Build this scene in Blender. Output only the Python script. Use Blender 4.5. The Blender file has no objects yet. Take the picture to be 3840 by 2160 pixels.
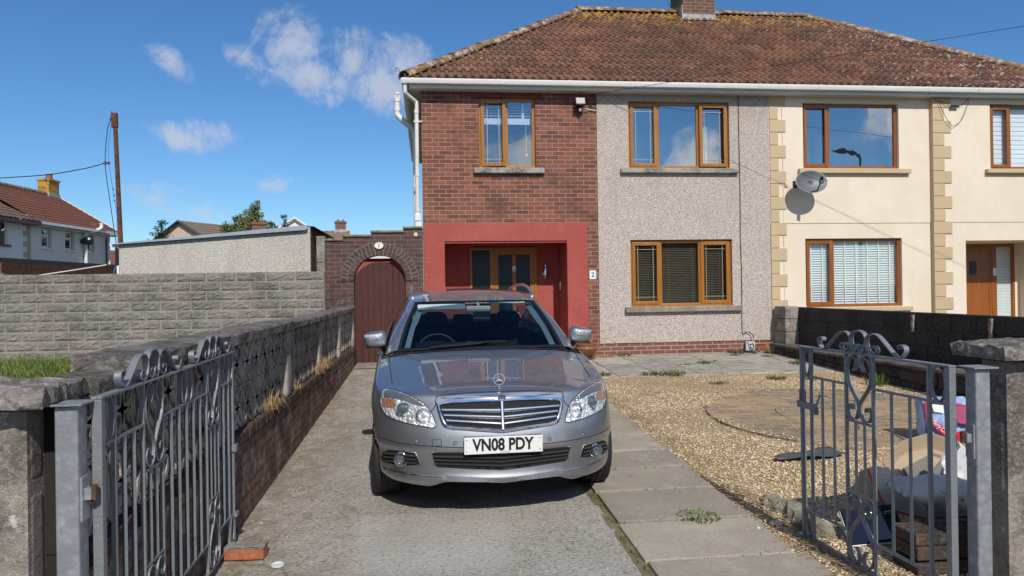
import bpy, bmesh, math, random
import numpy as np
from mathutils import Vector, Matrix, Euler
from mathutils.bvhtree import BVHTree
R = math.radians
rnd = random.Random(7)
scene = bpy.context.scene
COL = scene.collection

# ------------------------------------------------------------------ camera
PSI, ROLL, PITCH, EYE = R(6.5), 0.015, R(0.10), 1.588
cam_d = bpy.data.cameras.new('camera'); cam = bpy.data.objects.new('camera', cam_d); COL.objects.link(cam)
cam_d.sensor_width = 36; cam_d.lens = 36*2758/3840; cam_d.clip_start = .05; cam_d.clip_end = 3000
_f0 = Vector((math.sin(PSI), math.cos(PSI), 0)); _r0 = Vector((math.cos(PSI), -math.sin(PSI), 0)); _u0 = Vector((0, 0, 1))
_f = _f0*math.cos(PITCH)+_u0*math.sin(PITCH); _u1 = _u0*math.cos(PITCH)-_f0*math.sin(PITCH)
_r = _r0*math.cos(ROLL)-_u1*math.sin(ROLL); _u = _u1*math.cos(ROLL)+_r0*math.sin(ROLL)
M = Matrix.Identity(4)
for i in range(3):
    M[i][0] = _r[i]; M[i][1] = _u[i]; M[i][2] = -_f[i]
M[2][3] = EYE
cam.matrix_world = M
scene.camera = cam
scene.view_settings.view_transform = 'Standard'; scene.view_settings.look = 'None'
scene.view_settings.exposure = 0.0; scene.view_settings.gamma = 1

# ------------------------------------------------------------------ sun and sky
SUN_EL, SUN_AZ = R(40), R(6.5)           # azimuth measured from -Y (behind the camera) towards +X
sdir = Vector((math.sin(SUN_AZ)*math.cos(SUN_EL), -math.cos(SUN_AZ)*math.cos(SUN_EL), math.sin(SUN_EL)))
sl = bpy.data.lights.new('sun', 'SUN'); sl.energy = 4.0; sl.angle = R(.53); sl.color = (1, .955, .88)
so = bpy.data.objects.new('sun', sl); COL.objects.link(so)
so.rotation_euler = sdir.to_track_quat('Z', 'Y').to_euler(); so.location = (0, -20, 30)

def nd(nt, t, ins=None, **p):
    n = nt.nodes.new(t)
    for k, v in p.items(): setattr(n, k, v)
    for k, v in (ins or {}).items():
        if isinstance(v, bpy.types.NodeSocket): nt.links.new(v, n.inputs[k])
        else: n.inputs[k].default_value = v
    return n
def c4(c): return (c[0], c[1], c[2], 1) if len(c) == 3 else c
def mixc(nt, f, a, b, mode='MIX'):
    n = nt.nodes.new('ShaderNodeMix'); n.data_type = 'RGBA'; n.blend_type = mode
    for i, v in ((0, f), (6, a), (7, b)):
        if isinstance(v, bpy.types.NodeSocket): nt.links.new(v, n.inputs[i])
        else: n.inputs[i].default_value = v if i == 0 else c4(v)
    return n.outputs[2]
def mth(nt, op, a, b=0.0, c=None):
    n = nt.nodes.new('ShaderNodeMath'); n.operation = op
    for i, v in enumerate((a, b, c)):
        if v is None: continue
        if isinstance(v, bpy.types.NodeSocket): nt.links.new(v, n.inputs[i])
        else: n.inputs[i].default_value = v
    return n.outputs[0]
def vdot(nt, a, v):
    n = nt.nodes.new('ShaderNodeVectorMath'); n.operation = 'DOT_PRODUCT'
    nt.links.new(a, n.inputs[0]); n.inputs[1].default_value = v
    return n.outputs['Value']
def noise(nt, vec, scale, detail=4, rough=.55, dist=0.0):
    return nd(nt, 'ShaderNodeTexNoise', {'Vector': vec, 'Scale': scale, 'Detail': detail, 'Roughness': rough, 'Distortion': dist}).outputs['Fac']
def voro(nt, vec, scale, feature='F1', out='Distance', rand=1.0):
    return nd(nt, 'ShaderNodeTexVoronoi', {'Vector': vec, 'Scale': scale, 'Randomness': rand}, feature=feature).outputs[out]
def ramp(nt, fac, stops, interp='LINEAR'):
    n = nd(nt, 'ShaderNodeValToRGB', {'Fac': fac}); cr = n.color_ramp; cr.interpolation = interp
    while len(cr.elements) < len(stops): cr.elements.new(.5)
    for e, (p, c) in zip(cr.elements, stops):
        e.position = p; e.color = c4(c) if not isinstance(c, (int, float)) else (c, c, c, 1)
    return n.outputs['Color']
def sstep(nt, x, a, b):
    n = nd(nt, 'ShaderNodeMapRange', {'Value': x, 'From Min': a, 'From Max': b}, interpolation_type='SMOOTHSTEP')
    return n.outputs['Result']

w = bpy.data.worlds.new('World'); scene.world = w; w.use_nodes = True
wn = w.node_tree; wn.nodes.clear()
sky = nd(wn, 'ShaderNodeTexSky', sky_type='NISHITA', sun_disc=False, sun_elevation=SUN_EL, sun_rotation=math.pi-SUN_AZ,
         altitude=50, air_density=1.0, dust_density=.0, ozone_density=4.0)
wdir = nd(wn, 'ShaderNodeTexCoord').outputs['Generated']
# thin fair-weather clouds: soft patches at their own places in the sky, broken up by noise
patches = [((-.165, .938, .304), .060, .066, -.3, .95), ((-.139, .951, .272), .070, .044, -.35, 1.0), ((-.092, .949, .296), .056, .050, -.5, .80),
           ((-.055, .964, .262), .07, .055, -.2, .9), ((-.028, .956, .288), .055, .06, .9, .85), ((-.213, .935, .283), .05, .025, -.6, .7),
           ((-.303, .912, .278), .045, .022, -.6, .8), ((-.302, .934, .190), .05, .022, -.35, 1.0), ((-.257, .946, .197), .05, .028, -.4, .75),
           ((-.200, .970, .139), .055, .018, 0, .7), ((-.309, .942, .130), .06, .018, -.1, .5), ((-.265, .956, .100), .13, .024, -.12, .5),
           ((-.33, .935, .118), .09, .02, -.3, .4)]
nz = noise(wn, wdir, 11, 8, .66, .8); nz2 = noise(wn, wdir, 38, 6, .66, .5)
acc = None
for d, a, b, rot, amp in patches:
    d = Vector(d).normalized(); t1 = Vector((d.y, -d.x, 0)).normalized(); t2 = t1.cross(d) * -1
    t2 = d.cross(t1) * -1 if t2.z < 0 else t2
    e1 = t1*math.cos(rot)+t2*math.sin(rot); e2 = t2*math.cos(rot)-t1*math.sin(rot)
    uu = mth(wn, 'MULTIPLY', vdot(wn, wdir, e1), 1/a); vv = mth(wn, 'MULTIPLY', vdot(wn, wdir, e2), 1/b)
    rr = mth(wn, 'SQRT', mth(wn, 'ADD', mth(wn, 'MULTIPLY', uu, uu), mth(wn, 'MULTIPLY', vv, vv)))
    front = mth(wn, 'GREATER_THAN', vdot(wn, wdir, d), 0)
    m = mth(wn, 'MULTIPLY', mth(wn, 'MULTIPLY', mth(wn, 'MAXIMUM', mth(wn, 'SUBTRACT', 1.0, rr), 0.0), front), amp)
    acc = m if acc is None else mth(wn, 'MAXIMUM', acc, m)
nn = mth(wn, 'ADD', mth(wn, 'MULTIPLY', mth(wn, 'SUBTRACT', nz, .5), 1.9), mth(wn, 'MULTIPLY', mth(wn, 'SUBTRACT', nz2, .5), 1.1))
fr = mth(wn, 'MULTIPLY', sstep(wn, mth(wn, 'ADD', acc, mth(wn, 'MULTIPLY', nn, sstep(wn, acc, 0.0, .25))), .17, .92), .68)
# clouds over the street behind the camera (mirrored in the windows)
sep = nd(wn, 'ShaderNodeSeparateXYZ', {'Vector': wdir}).outputs
back = sstep(wn, mth(wn, 'MULTIPLY', sep['Y'], -1), .05, .35)
low = mth(wn, 'MULTIPLY', sstep(wn, sep['Z'], .02, .06), sstep(wn, mth(wn, 'MULTIPLY', sep['Z'], -1), -.34, -.2))
bk = mth(wn, 'MULTIPLY', mth(wn, 'MULTIPLY', back, low), sstep(wn, noise(wn, wdir, 5.5, 6, .6, .4), .47, .60))
# unseen broken cloud added overhead and behind as neutral fill light
ovh = mth(wn, 'MULTIPLY', mth(wn, 'MULTIPLY', sstep(wn, mth(wn, 'MULTIPLY', sep['Y'], -1), -.12, .15), sstep(wn, sep['Z'], .30, .45)), sstep(wn, noise(wn, wdir, 2.6, 6, .6, .4), .38, .55))
fac = mth(wn, 'MAXIMUM', fr, mth(wn, 'MULTIPLY', ovh, .8))
skc = nd(wn, 'ShaderNodeHueSaturation', {'Saturation': 1.12, 'Value': 1.0, 'Color': sky.outputs['Color']}).outputs['Color']
skc = mixc(wn, 1.0, skc, (.64, .815, .945), 'MULTIPLY')
wcol = mixc(wn, mth(wn, 'MULTIPLY', bk, .85), mixc(wn, fac, skc, (5.2, 5.45, 6.1)), (10.5, 10.4, 10.6))
bg = nd(wn, 'ShaderNodeBackground', {'Color': wcol, 'Strength': .115})
wo = nd(wn, 'ShaderNodeOutputWorld', {'Surface': bg.outputs[0]})

# ------------------------------------------------------------------ mesh builder
def G(x, y):                                  # the drive and garden climb gently to the house
    return .036*(min(max(y, 2.2), 13.0)-3.5)
class MB:
    def __init__(s): s.v = []; s.f = []; s.sh = 0
    def add(s, vs, fs):
        o = len(s.v); s.v.extend([tuple(q) for q in vs]); s.f.extend([tuple(i+o for i in f) for f in fs])
    def box(s, x0, x1, y0, y1, z0, z1, m=None):
        vs = [Vector((x, y, z)) for z in (z0, z1) for y in (y0, y1) for x in (x0, x1)]
        if m is not None: vs = [m @ q for q in vs]
        s.add(vs, [(0, 2, 3, 1), (4, 5, 7, 6), (0, 1, 5, 4), (2, 6, 7, 3), (0, 4, 6, 2), (1, 3, 7, 5)]); return s
    def quad(s, a, b, c, d): s.add([a, b, c, d], [(0, 1, 2, 3)]); return s
    def grid(s, P, flip=False, closed_u=False):
        n, k = len(P), len(P[0]); o = len(s.v)
        for r in P: s.v.extend([tuple(q) for q in r])
        for i in range(n-1 if not closed_u else n):
            for j in range(k-1):
                a = o+i*k+j; b = o+((i+1) % n)*k+j
                f = (a, b, b+1, a+1)
                s.f.append(f[::-1] if flip else f)
        return s
    def tube(s, pts, r, n=8, closed=False, caps=True):
        pts = [Vector(q) for q in pts]; m = len(pts); rs = r if hasattr(r, '__len__') else [r]*m
        rings = []; up = None
        for i in range(m):
            a = pts[i-1] if (i > 0 or closed) else pts[i]; b = pts[(i+1) % m] if (i < m-1 or closed) else pts[i]
            t = (b-a).normalized() if (b-a).length > 1e-9 else Vector((0, 0, 1))
            if up is None: up = Vector((0, 0, 1)) if abs(t.z) < .9 else Vector((1, 0, 0))
            e1 = (up-t*up.dot(t)).normalized(); e2 = t.cross(e1); up = e1
            rings.append([pts[i]+(e1*math.cos(2*math.pi*k/n)+e2*math.sin(2*math.pi*k/n))*rs[i] for k in range(n)])
        o = len(s.v)
        for q in rings: s.v.extend([tuple(x) for x in q])
        for i in range(m if closed else m-1):
            for k in range(n):
                s.f.append((o+i*n+k, o+i*n+(k+1) % n, o+((i+1) % m)*n+(k+1) % n, o+((i+1) % m)*n+k))
        if caps and not closed:
            s.f.append(tuple(o+k for k in range(n))[::-1]); s.f.append(tuple(o+(m-1)*n+k for k in range(n)))
        return s
    def strip(s, path, nrm, wd, th):
        """flat bar: path bent in one plane, broad side along nrm"""
        path = [Vector(q) for q in path]; nrm = Vector(nrm).normalized(); o = len(s.v); m = len(path)
        for i in range(m):
            t = (path[min(i+1, m-1)]-path[max(i-1, 0)]).normalized(); b = t.cross(nrm).normalized()
            for e, g in ((-1, -1), (1, -1), (1, 1), (-1, 1)): s.v.append(tuple(path[i]+nrm*wd/2*e+b*th/2*g))
        for i in range(m-1):
            for k in range(4): s.f.append((o+i*4+k, o+i*4+(k+1) % 4, o+i*4+4+(k+1) % 4, o+i*4+4+k))
        s.f.append((o+3, o+2, o+1, o)); s.f.append((o+m*4-4, o+m*4-3, o+m*4-2, o+m*4-1)); return s
    def lathe(s, prof, n, m=None, a0=0., a1=2*math.pi):
        full = abs(a1-a0-2*math.pi) < 1e-6; N = n if full else n+1; o = len(s.v)
        for r, z in prof:
            for k in range(N):
                a = a0+(a1-a0)*k/n; q = Vector((r*math.cos(a), r*math.sin(a), z)); s.v.append(tuple(m @ q if m is not None else q))
        for i in range(len(prof)-1):
            for k in range(n):
                k2 = (k+1) % N; s.f.append((o+i*N+k, o+i*N+k2, o+(i+1)*N+k2, o+(i+1)*N+k))
        return s
    def prism(s, poly, fn, d0, d1):
        """poly: 2D points, fn(a,b,d)->xyz"""
        n = len(poly); vs = [fn(a, b, d0) for a, b in poly]+[fn(a, b, d1) for a, b in poly]
        s.add(vs, [tuple(range(n))[::-1], tuple(range(n, 2*n))]+[(i, (i+1) % n, n+(i+1) % n, n+i) for i in range(n)]); return s
    def build(s, name, mat, parent=None, smooth=None, bevel=0, segs=2, fix=True, solid=0):
        me = bpy.data.meshes.new(name); me.from_pydata(s.v, [], s.f)
        if fix:
            bm = bmesh.new(); bm.from_mesh(me); bmesh.ops.recalc_face_normals(bm, faces=bm.faces); bm.to_mesh(me); bm.free()
        o = bpy.data.objects.new(name, me); COL.objects.link(o); me.materials.append(mat)
        if smooth:
            me.shade_smooth(); me.set_sharp_from_angle(angle=R(smooth))
        if solid:
            q = o.modifiers.new('thickness', 'SOLIDIFY'); q.thickness = solid; q.offset = 0
        if bevel:
            b = o.modifiers.new('bevel', 'BEVEL'); b.width = bevel; b.segments = segs; b.limit_method = 'ANGLE'; b.angle_limit = R(40)
        if parent is not None:
            o.parent = parent
            o.matrix_parent_inverse = WORLD(parent).inverted()
        return o
def WORLD(o):
    return (WORLD(o.parent) @ o.matrix_parent_inverse @ o.matrix_basis) if o.parent else o.matrix_basis
def tag(o, label, cat, group=None, kind=None):
    if label: o['label'] = label
    if cat: o['category'] = cat
    if group: o['group'] = group
    if kind: o['kind'] = kind
    return o
def structure(o): o['kind'] = 'structure'; return o
def thing(name, label, cat, loc=(0, 0, 0), rz=0, group=None):
    o = bpy.data.objects.new(name, None); COL.objects.link(o); o.location = loc; o.rotation_euler = (0, 0, rz); o.empty_display_size = .2
    return tag(o, label, cat, group)
def dup(root, loc=None, rz=None, label=None):
    r = root.copy(); COL.objects.link(r)
    if loc is not None: r.location = loc
    if rz is not None: r.rotation_euler = (0, 0, rz)
    if label: r['label'] = label
    for ch in list(root.children):
        c = ch.copy(); COL.objects.link(c); c.parent = r
        for g in ch.children:
            d = g.copy(); COL.objects.link(d); d.parent = c
    return r
def arc(cx, cz, r, a0, a1, n, rz=None):
    return [(cx+r*math.cos(R(a0+(a1-a0)*i/n)), cz+(rz or r)*math.sin(R(a0+(a1-a0)*i/n))) for i in range(n+1)]
def smoothpath(P, n=6):
    P = [Vector(p) for p in P]; out = []
    for i in range(len(P)-1):
        p0 = P[max(i-1, 0)]; p1 = P[i]; p2 = P[i+1]; p3 = P[min(i+2, len(P)-1)]
        for k in range(n):
            t = k/n
            out.append(.5*((2*p1)+(p2-p0)*t+(2*p0-5*p1+4*p2-p3)*t*t+(-p0+3*p1-3*p2+p3)*t**3))
    out.append(P[-1]); return out
def textmesh(body, size, name, mat, mtx, parent=None, ext=.001, offset=0.0, xs=1.0, font=None, align='CENTER', shear=0):
    cu = bpy.data.curves.new(name, 'FONT'); cu.body = body; cu.size = size; cu.extrude = ext; cu.offset = offset
    cu.align_x = align; cu.align_y = 'CENTER'; cu.shear = shear
    t = bpy.data.objects.new(name, cu); COL.objects.link(t)
    me = bpy.data.meshes.new_from_object(t.evaluated_get(bpy.context.evaluated_depsgraph_get()))
    bpy.data.objects.remove(t); bpy.data.curves.remove(cu)
    me.transform(mtx @ Matrix.Diagonal((xs, 1, 1, 1))); me.materials.clear(); me.materials.append(mat); me.name = name
    o = bpy.data.objects.new(name, me); COL.objects.link(o)
    if parent is not None: o.parent = parent; o.matrix_parent_inverse = WORLD(parent).inverted()
    return o

# ------------------------------------------------------------------ materials
def mk(name, rough=.6, metal=0., spec=.5):
    m = bpy.data.materials.new(name); m.use_nodes = True; nt = m.node_tree; b = nt.nodes['Principled BSDF']
    b.inputs['Roughness'].default_value = rough; b.inputs['Metallic'].default_value = metal; b.inputs['Specular IOR Level'].default_value = spec
    return m, nt, b
def objc(nt): return nd(nt, 'ShaderNodeTexCoord').outputs['Object']
def setc(nt, b, c):
    if isinstance(c, bpy.types.NodeSocket): nt.links.new(c, b.inputs['Base Color'])
    else: b.inputs['Base Color'].default_value = c4(c)
def bump(nt, b, h, dist=.01, strength=1.0):
    n = nd(nt, 'ShaderNodeBump', {'Height': h, 'Distance': dist, 'Strength': strength}); nt.links.new(n.outputs[0], b.inputs['Normal']); return n
def plain(name, c, rough=.5, metal=0., coat=0., var=.12, vs=8, bp=0., bs=60, spec=.5):
    m, nt, b = mk(name, rough, metal, spec); v = objc(nt)
    n = noise(nt, v, vs, 5)
    d = tuple(x*(1-var) for x in c); l = tuple(min(x*(1+var), 1) for x in c)
    setc(nt, b, ramp(nt, n, [(.3, d), (.7, l)]))
    if coat: b.inputs['Coat Weight'].default_value = coat; b.inputs['Coat Roughness'].default_value = .03
    if bp: bump(nt, b, noise(nt, v, bs, 3), bp)
    return m
def weathered(name, base, dark, light, s=3., sp=40., rough=.85, bp=.004, bs=90., spots=None, spot_scale=18., spot_amt=.1, spec=.3):
    """stone-like surface: broad stains, fine grain, optional lichen blotches"""
    m, nt, b = mk(name, rough, 0, spec); v = objc(nt)
    c = mixc(nt, sstep(nt, noise(nt, v, s, 5, .6), .38, .66), base, dark)
    c = mixc(nt, mth(nt, 'MULTIPLY', sstep(nt, noise(nt, v, sp, 4, .65), .45, .75), .7), c, light)
    c = mixc(nt, mth(nt, 'MULTIPLY', sstep(nt, noise(nt, v, sp*3.1, 2, .6), .5, .8), .45), c, dark)
    if spots:
        k = mth(nt, 'MULTIPLY', sstep(nt, noise(nt, v, spot_scale, 4, .7), 1-.30-spot_amt, 1-.26-spot_amt), sstep(nt, noise(nt, v, spot_scale*.23, 2), .42, .55))
        c = mixc(nt, mth(nt, 'MULTIPLY', k, .8), c, spots)
    setc(nt, b, c)
    h = mth(nt, 'ADD', noise(nt, v, bs, 4, .65), mth(nt, 'MULTIPLY', noise(nt, v, bs*.2, 3), 1.5))
    bump(nt, b, h, bp); return m
def brick(name, axis, c1, c2, mortar, dark, bw=.225, bh=.075, ms=.010, stain=.3, white=None, wz=(0, 0), off=.5, bd=.006, wamt=.5):
    m, nt, b = mk(name, .82, 0, .3); v = objc(nt); s = nd(nt, 'ShaderNodeSeparateXYZ', {'Vector': v}).outputs
    hv = nd(nt, 'ShaderNodeCombineXYZ', {'X': s['X' if axis == 'x' else 'Y'], 'Y': s['Z'], 'Z': 0.0}).outputs[0]
    wob = nd(nt, 'ShaderNodeVectorMath', {0: hv, 1: nd(nt, 'ShaderNodeVectorMath', {0: nd(nt, 'ShaderNodeTexNoise', {'Vector': v, 'Scale': 9., 'Detail': 2.}).outputs['Color'], 1: (.006, .006, 0)}, operation='MULTIPLY').outputs[0]}, operation='ADD').outputs[0]
    t = nd(nt, 'ShaderNodeTexBrick', {'Vector': wob, 'Color1': c4(c1), 'Color2': c4(c2), 'Mortar': c4(mortar), 'Scale': 1.0, 'Mortar Size': ms, 'Mortar Smooth': .25, 'Bias': -.1, 'Brick Width': bw, 'Row Height': bh}, offset=off)
    c = t.outputs['Color']
    fine = noise(nt, v, 55, 4, .65)
    c = mixc(nt, .55, c, mixc(nt, mth(nt, 'ADD', mth(nt, 'MULTIPLY', fine, .5), mth(nt, 'MULTIPLY', noise(nt, v, 7, 4, .6), .5)), (.25, .25, .25), (1.7, 1.65, 1.6)), 'MULTIPLY')
    c = mixc(nt, mth(nt, 'MULTIPLY', sstep(nt, noise(nt, v, 1.3, 5, .6), .5, .75), stain), c, dark)
    if white:
        zz = sstep(nt, s['Z'], wz[0], wz[1])
        k = mth(nt, 'MULTIPLY', mth(nt, 'MULTIPLY', sstep(nt, noise(nt, v, 6., 5, .75), .48, .66), zz), wamt)
        c = mixc(nt, k, c, white)
    setc(nt, b, c)
    h = mth(nt, 'ADD', mth(nt, 'MULTIPLY', mth(nt, 'SUBTRACT', 1.0, t.outputs['Fac']), 1.0), mth(nt, 'MULTIPLY', fine, .35))
    bump(nt, b, h, bd); return m
def pebbledash(name, base, pale, dark, sc=95., dark_top=None):
    m, nt, b = mk(name, .9, 0, .25); v = objc(nt)
    cell = nd(nt, 'ShaderNodeTexVoronoi', {'Vector': v, 'Scale': sc}); rnd_ = nd(nt, 'ShaderNodeSeparateColor', {'Color': cell.outputs['Color']}).outputs[0]
    c = ramp(nt, rnd_, [(0, dark), (.2, dark), (.34, base), (.7, pale), (1, tuple(min(1, x*1.15) for x in pale))])
    c = mixc(nt, sstep(nt, cell.outputs['Distance'], .35, .75), c, tuple(x*.85 for x in dark))
    vs_ = nd(nt, 'ShaderNodeVectorMath', {0: v, 1: (3.2, 3.2, .5)}, operation='MULTIPLY').outputs[0]
    c = mixc(nt, mth(nt, 'MULTIPLY', sstep(nt, noise(nt, vs_, 1.0, 6, .7), .50, .72), .35), c, tuple(x*.55 for x in base))
    big = mth(nt, 'MULTIPLY', sstep(nt, noise(nt, v, 1.1, 5, .6), .5, .8), .35)
    c = mixc(nt, big, c, tuple(x*.62 for x in base))
    if dark_top:  # wall gets darker towards the top, edge broken by noise
        s = nd(nt, 'ShaderNodeSeparateXYZ', {'Vector': v}).outputs
        k = mth(nt, 'MULTIPLY', sstep(nt, mth(nt, 'ADD', s['Z'], mth(nt, 'MULTIPLY', noise(nt, v, 3, 4), -.5)), dark_top[0], dark_top[1]), .4)
        c = mixc(nt, k, c, tuple(x*.5 for x in base))
    setc(nt, b, c)
    bump(nt, b, mth(nt, 'SUBTRACT', 1.0, cell.outputs['Distance']), .010); return m
def wood(name, c1, c2, axis='Z', rough=.35, sc=1.0, coat=0.):
    m, nt, b = mk(name, rough); v = objc(nt)
    st = {'X': (.06, 1, 1), 'Y': (1, .06, 1), 'Z': (1, 1, .06)}[axis]
    q = nd(nt, 'ShaderNodeVectorMath', {0: v, 1: st}, operation='MULTIPLY').outputs[0]
    n = noise(nt, q, 60*sc, 4, .6, 1.5); n2 = noise(nt, q, 9*sc, 3)
    setc(nt, b, mixc(nt, mth(nt, 'MULTIPLY', sstep(nt, n2, .3, .7), .5), ramp(nt, n, [(.3, c2), (.65, c1)]), c2))
    if coat: b.inputs['Coat Weight'].default_value = coat
    bump(nt, b, n, .0015); return m
def glassy(name, tint=(.85, .9, .92), refl=.16, rough=.0, wav=0.):
    """thin pane: mirrors at a shallow angle, otherwise lets you see in"""
    m = bpy.data.materials.new(name); m.use_nodes = True; nt = m.node_tree; nt.nodes.clear()
    tr = nd(nt, 'ShaderNodeBsdfTransparent', {'Color': c4(tint)}); gl = nd(nt, 'ShaderNodeBsdfGlossy', {'Color': (1, 1, 1, 1), 'Roughness': rough})
    fc_ = nd(nt, 'ShaderNodeLayerWeight', {'Blend': .5}).outputs['Facing']
    if wav:
        bn = nd(nt, 'ShaderNodeBump', {'Height': noise(nt, objc(nt), 1.6, 2), 'Distance': wav, 'Strength': 1.0})
        nt.links.new(bn.outputs[0], gl.inputs['Normal'])
    f = mth(nt, 'MINIMUM', mth(nt, 'ADD', mth(nt, 'MULTIPLY', mth(nt, 'POWER', fc_, 5.0), .96), refl+.045), 1.0)
    mx = nd(nt, 'ShaderNodeMixShader', {0: f, 1: tr.outputs[0], 2: gl.outputs[0]})
    nd(nt, 'ShaderNodeOutputMaterial', {'Surface': mx.outputs[0]}); return m
MAT = {}
MAT['white_plastic'] = plain('white_plastic', (.72, .72, .70), .35, var=.05, vs=3)
MAT['pipe_cream'] = plain('pipe_cream', (.66, .64, .58), .4, var=.1, vs=3)
MAT['black_plastic'] = plain('black_plastic', (.012, .012, .013), .35)
MAT['rubber'] = plain('rubber', (.018, .018, .019), .75, bp=.001)
MAT['chrome'] = plain('chrome', (.75, .76, .78), .08, 1., var=.02)
MAT['dark_room'] = plain('dark_room', (.03, .032, .035), .9)
MAT['blind'] = plain('blind', (.84, .85, .85), .5, var=.03)
MAT['oak'] = wood('oak', (.43, .185, .026), (.27, .098, .012), 'Z', .33, .5)
MAT['oak_red'] = wood('oak_red', (.33, .105, .018), (.20, .055, .008), 'Z', .33, .5)
MAT['glass'] = glassy('glass', (.87, .90, .92), .22, wav=.0015)
MAT['glass_dark'] = glassy('glass_dark', (.86, .88, .89), .05, wav=.002)
MAT['gold'] = plain('gold', (.62, .47, .16), .25, .8)
# ================================================================== GROUND
def sheet(name, xs, ys, dz, mat, jitter=0., seed=0):
    rg = random.Random(seed); b = MB()
    b.grid([[(x, y, G(x, y)+dz+rg.uniform(-jitter, jitter)) for y in ys] for x in xs])
    return structure(b.build(name, mat, smooth=50))
def lin(a, b, n): return [a+(b-a)*i/n for i in range(n+1)]

m, nt, b = mk('soil', .95, 0, .2); v = objc(nt)
setc(nt, b, mixc(nt, noise(nt, v, .35, 4), (.07, .085, .035), (.12, .11, .065))); bump(nt, b, noise(nt, v, 20, 4), .03); MAT['soil'] = m
sheet('ground', [-900, -300, -100, -40, -20, -10, -5, 0, 5, 10, 20, 40, 100, 300, 900], [-900, -300, -100, -40, -20, -10, 0, 2.2, 5, 8, 11, 13, 20, 40, 100, 300, 900], -.07, MAT['soil'])

# drive concrete: worn fine aggregate, a paler scrubbed rectangle, rusty and mossy stains
m, nt, b = mk('drive_concrete', .9, 0, .3); v = objc(nt); s = nd(nt, 'ShaderNodeSeparateXYZ', {'Vector': v}).outputs
c = ramp(nt, noise(nt, v, 1.1, 6, .62, .4), [(.28, (.295, .262, .218)), (.5, (.385, .352, .305)), (.72, (.455, .422, .37))])
st = nd(nt, 'ShaderNodeVectorMath', {0: v, 1: (1.2, 3.0, 1)}, operation='MULTIPLY').outputs[0]
c = mixc(nt, mth(nt, 'MULTIPLY', sstep(nt, noise(nt, st, 2.6, 6, .7), .5, .72), .45), c, (.46, .43, .385))
c = mixc(nt, mth(nt, 'MULTIPLY', sstep(nt, noise(nt, v, 38, 6, .8), .50, .62), .60), c, (.58, .55, .50))
c = mixc(nt, mth(nt, 'MULTIPLY', sstep(nt, noise(nt, v, 44, 6, .8), .51, .62), .80), c, (.085, .075, .065))
left = mth(nt, 'MULTIPLY', mth(nt, 'MULTIPLY', sstep(nt, mth(nt, 'ADD', mth(nt, 'MULTIPLY', s['X'], -1), mth(nt, 'MULTIPLY', noise(nt, v, 2.4, 6, .7), 1.5)), 1.15, 2.0), sstep(nt, noise(nt, v, 5.5, 5, .7), .36, .58)), .70)
c = mixc(nt, left, c, mixc(nt, noise(nt, v, 9, 4), (.28, .19, .11), (.15, .115, .07)))
rx = mth(nt, 'MULTIPLY', sstep(nt, s['X'], -.50, -.44), sstep(nt, mth(nt, 'MULTIPLY', s['X'], -1), -.52, -.44))
ry = mth(nt, 'MULTIPLY', sstep(nt, s['Y'], 4.05, 4.25), sstep(nt, mth(nt, 'MULTIPLY', s['Y'], -1), -5.12, -5.06))
c = mixc(nt, mth(nt, 'MULTIPLY', mth(nt, 'MULTIPLY', rx, ry), .33), c, (.50, .475, .44))
ck = nd(nt, 'ShaderNodeTexVoronoi', {'Vector': nd(nt, 'ShaderNodeVectorMath', {0: v, 1: nd(nt, 'ShaderNodeVectorMath', {0: nd(nt, 'ShaderNodeTexNoise', {'Vector': v, 'Scale': 3., 'Detail': 5.}).outputs['Color'], 1: (.35, .35, 0)}, operation='MULTIPLY').outputs[0]}, operation='ADD').outputs[0], 'Scale': .27}, feature='DISTANCE_TO_EDGE').outputs['Distance']
c = mixc(nt, mth(nt, 'MULTIPLY', sstep(nt, mth(nt, 'MULTIPLY', ck, -1), -.004, -.0015), .4), c, (.10, .085, .07))
oil = sstep(nt, noise(nt, v, 2.6, 5, .6), .60, .67)
c = mixc(nt, mth(nt, 'MULTIPLY', oil, .25), c, (.05, .045, .04))
setc(nt, b, c)
bump(nt, b, mth(nt, 'ADD', noise(nt, v, 60, 5, .75), mth(nt, 'MULTIPLY', noise(nt, st, 22, 4), .8)), .010); MAT['drive'] = m
sheet('driveway', lin(-1.60, 1.165, 26), lin(2.3, 12.60, 80), 0, MAT['drive'], .0025, 3)
MAT['path_concrete'] = weathered('path_concrete', (.33, .30, .25), (.18, .17, .15), (.40, .37, .31), 1.5, 60)
sheet('gate_threshold', lin(-1.24, .0, 3), lin(12.25, 13.3, 3), .012, MAT['path_concrete'])
# stepping slabs beside the drive
m, nt, b = mk('slab_concrete', .9, 0, .3); v = objc(nt)
c = ramp(nt, noise(nt, v, 1.6, 5, .6), [(.3, (.285, .25, .205)), (.55, (.355, .312, .255)), (.75, (.425, .375, .305))])
c = mixc(nt, mth(nt, 'MULTIPLY', sstep(nt, noise(nt, v, 80, 4, .7), .5, .68), .5), c, (.48, .445, .385))
c = mixc(nt, mth(nt, 'MULTIPLY', sstep(nt, noise(nt, v, 66, 4, .7), .52, .68), .55), c, (.15, .135, .11))
oi = nd(nt, 'ShaderNodeObjectInfo').outputs['Random']
c = mixc(nt, 1.0, c, ramp(nt, oi, [(0, (.84, .83, .81)), (1, (1.08, 1.07, 1.04))]), 'MULTIPLY')
c = mixc(nt, mth(nt, 'MULTIPLY', sstep(nt, noise(nt, v, 4.5, 5, .7), .52, .68), .4), c, (.46, .42, .34))
c = mixc(nt, mth(nt, 'MULTIPLY', sstep(nt, noise(nt, v, 2.3, 5, .7), .55, .72), .4), c, (.19, .17, .135))
setc(nt, b, c); bump(nt, b, noise(nt, v, 140, 4, .7), .004); MAT['slab'] = m
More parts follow.
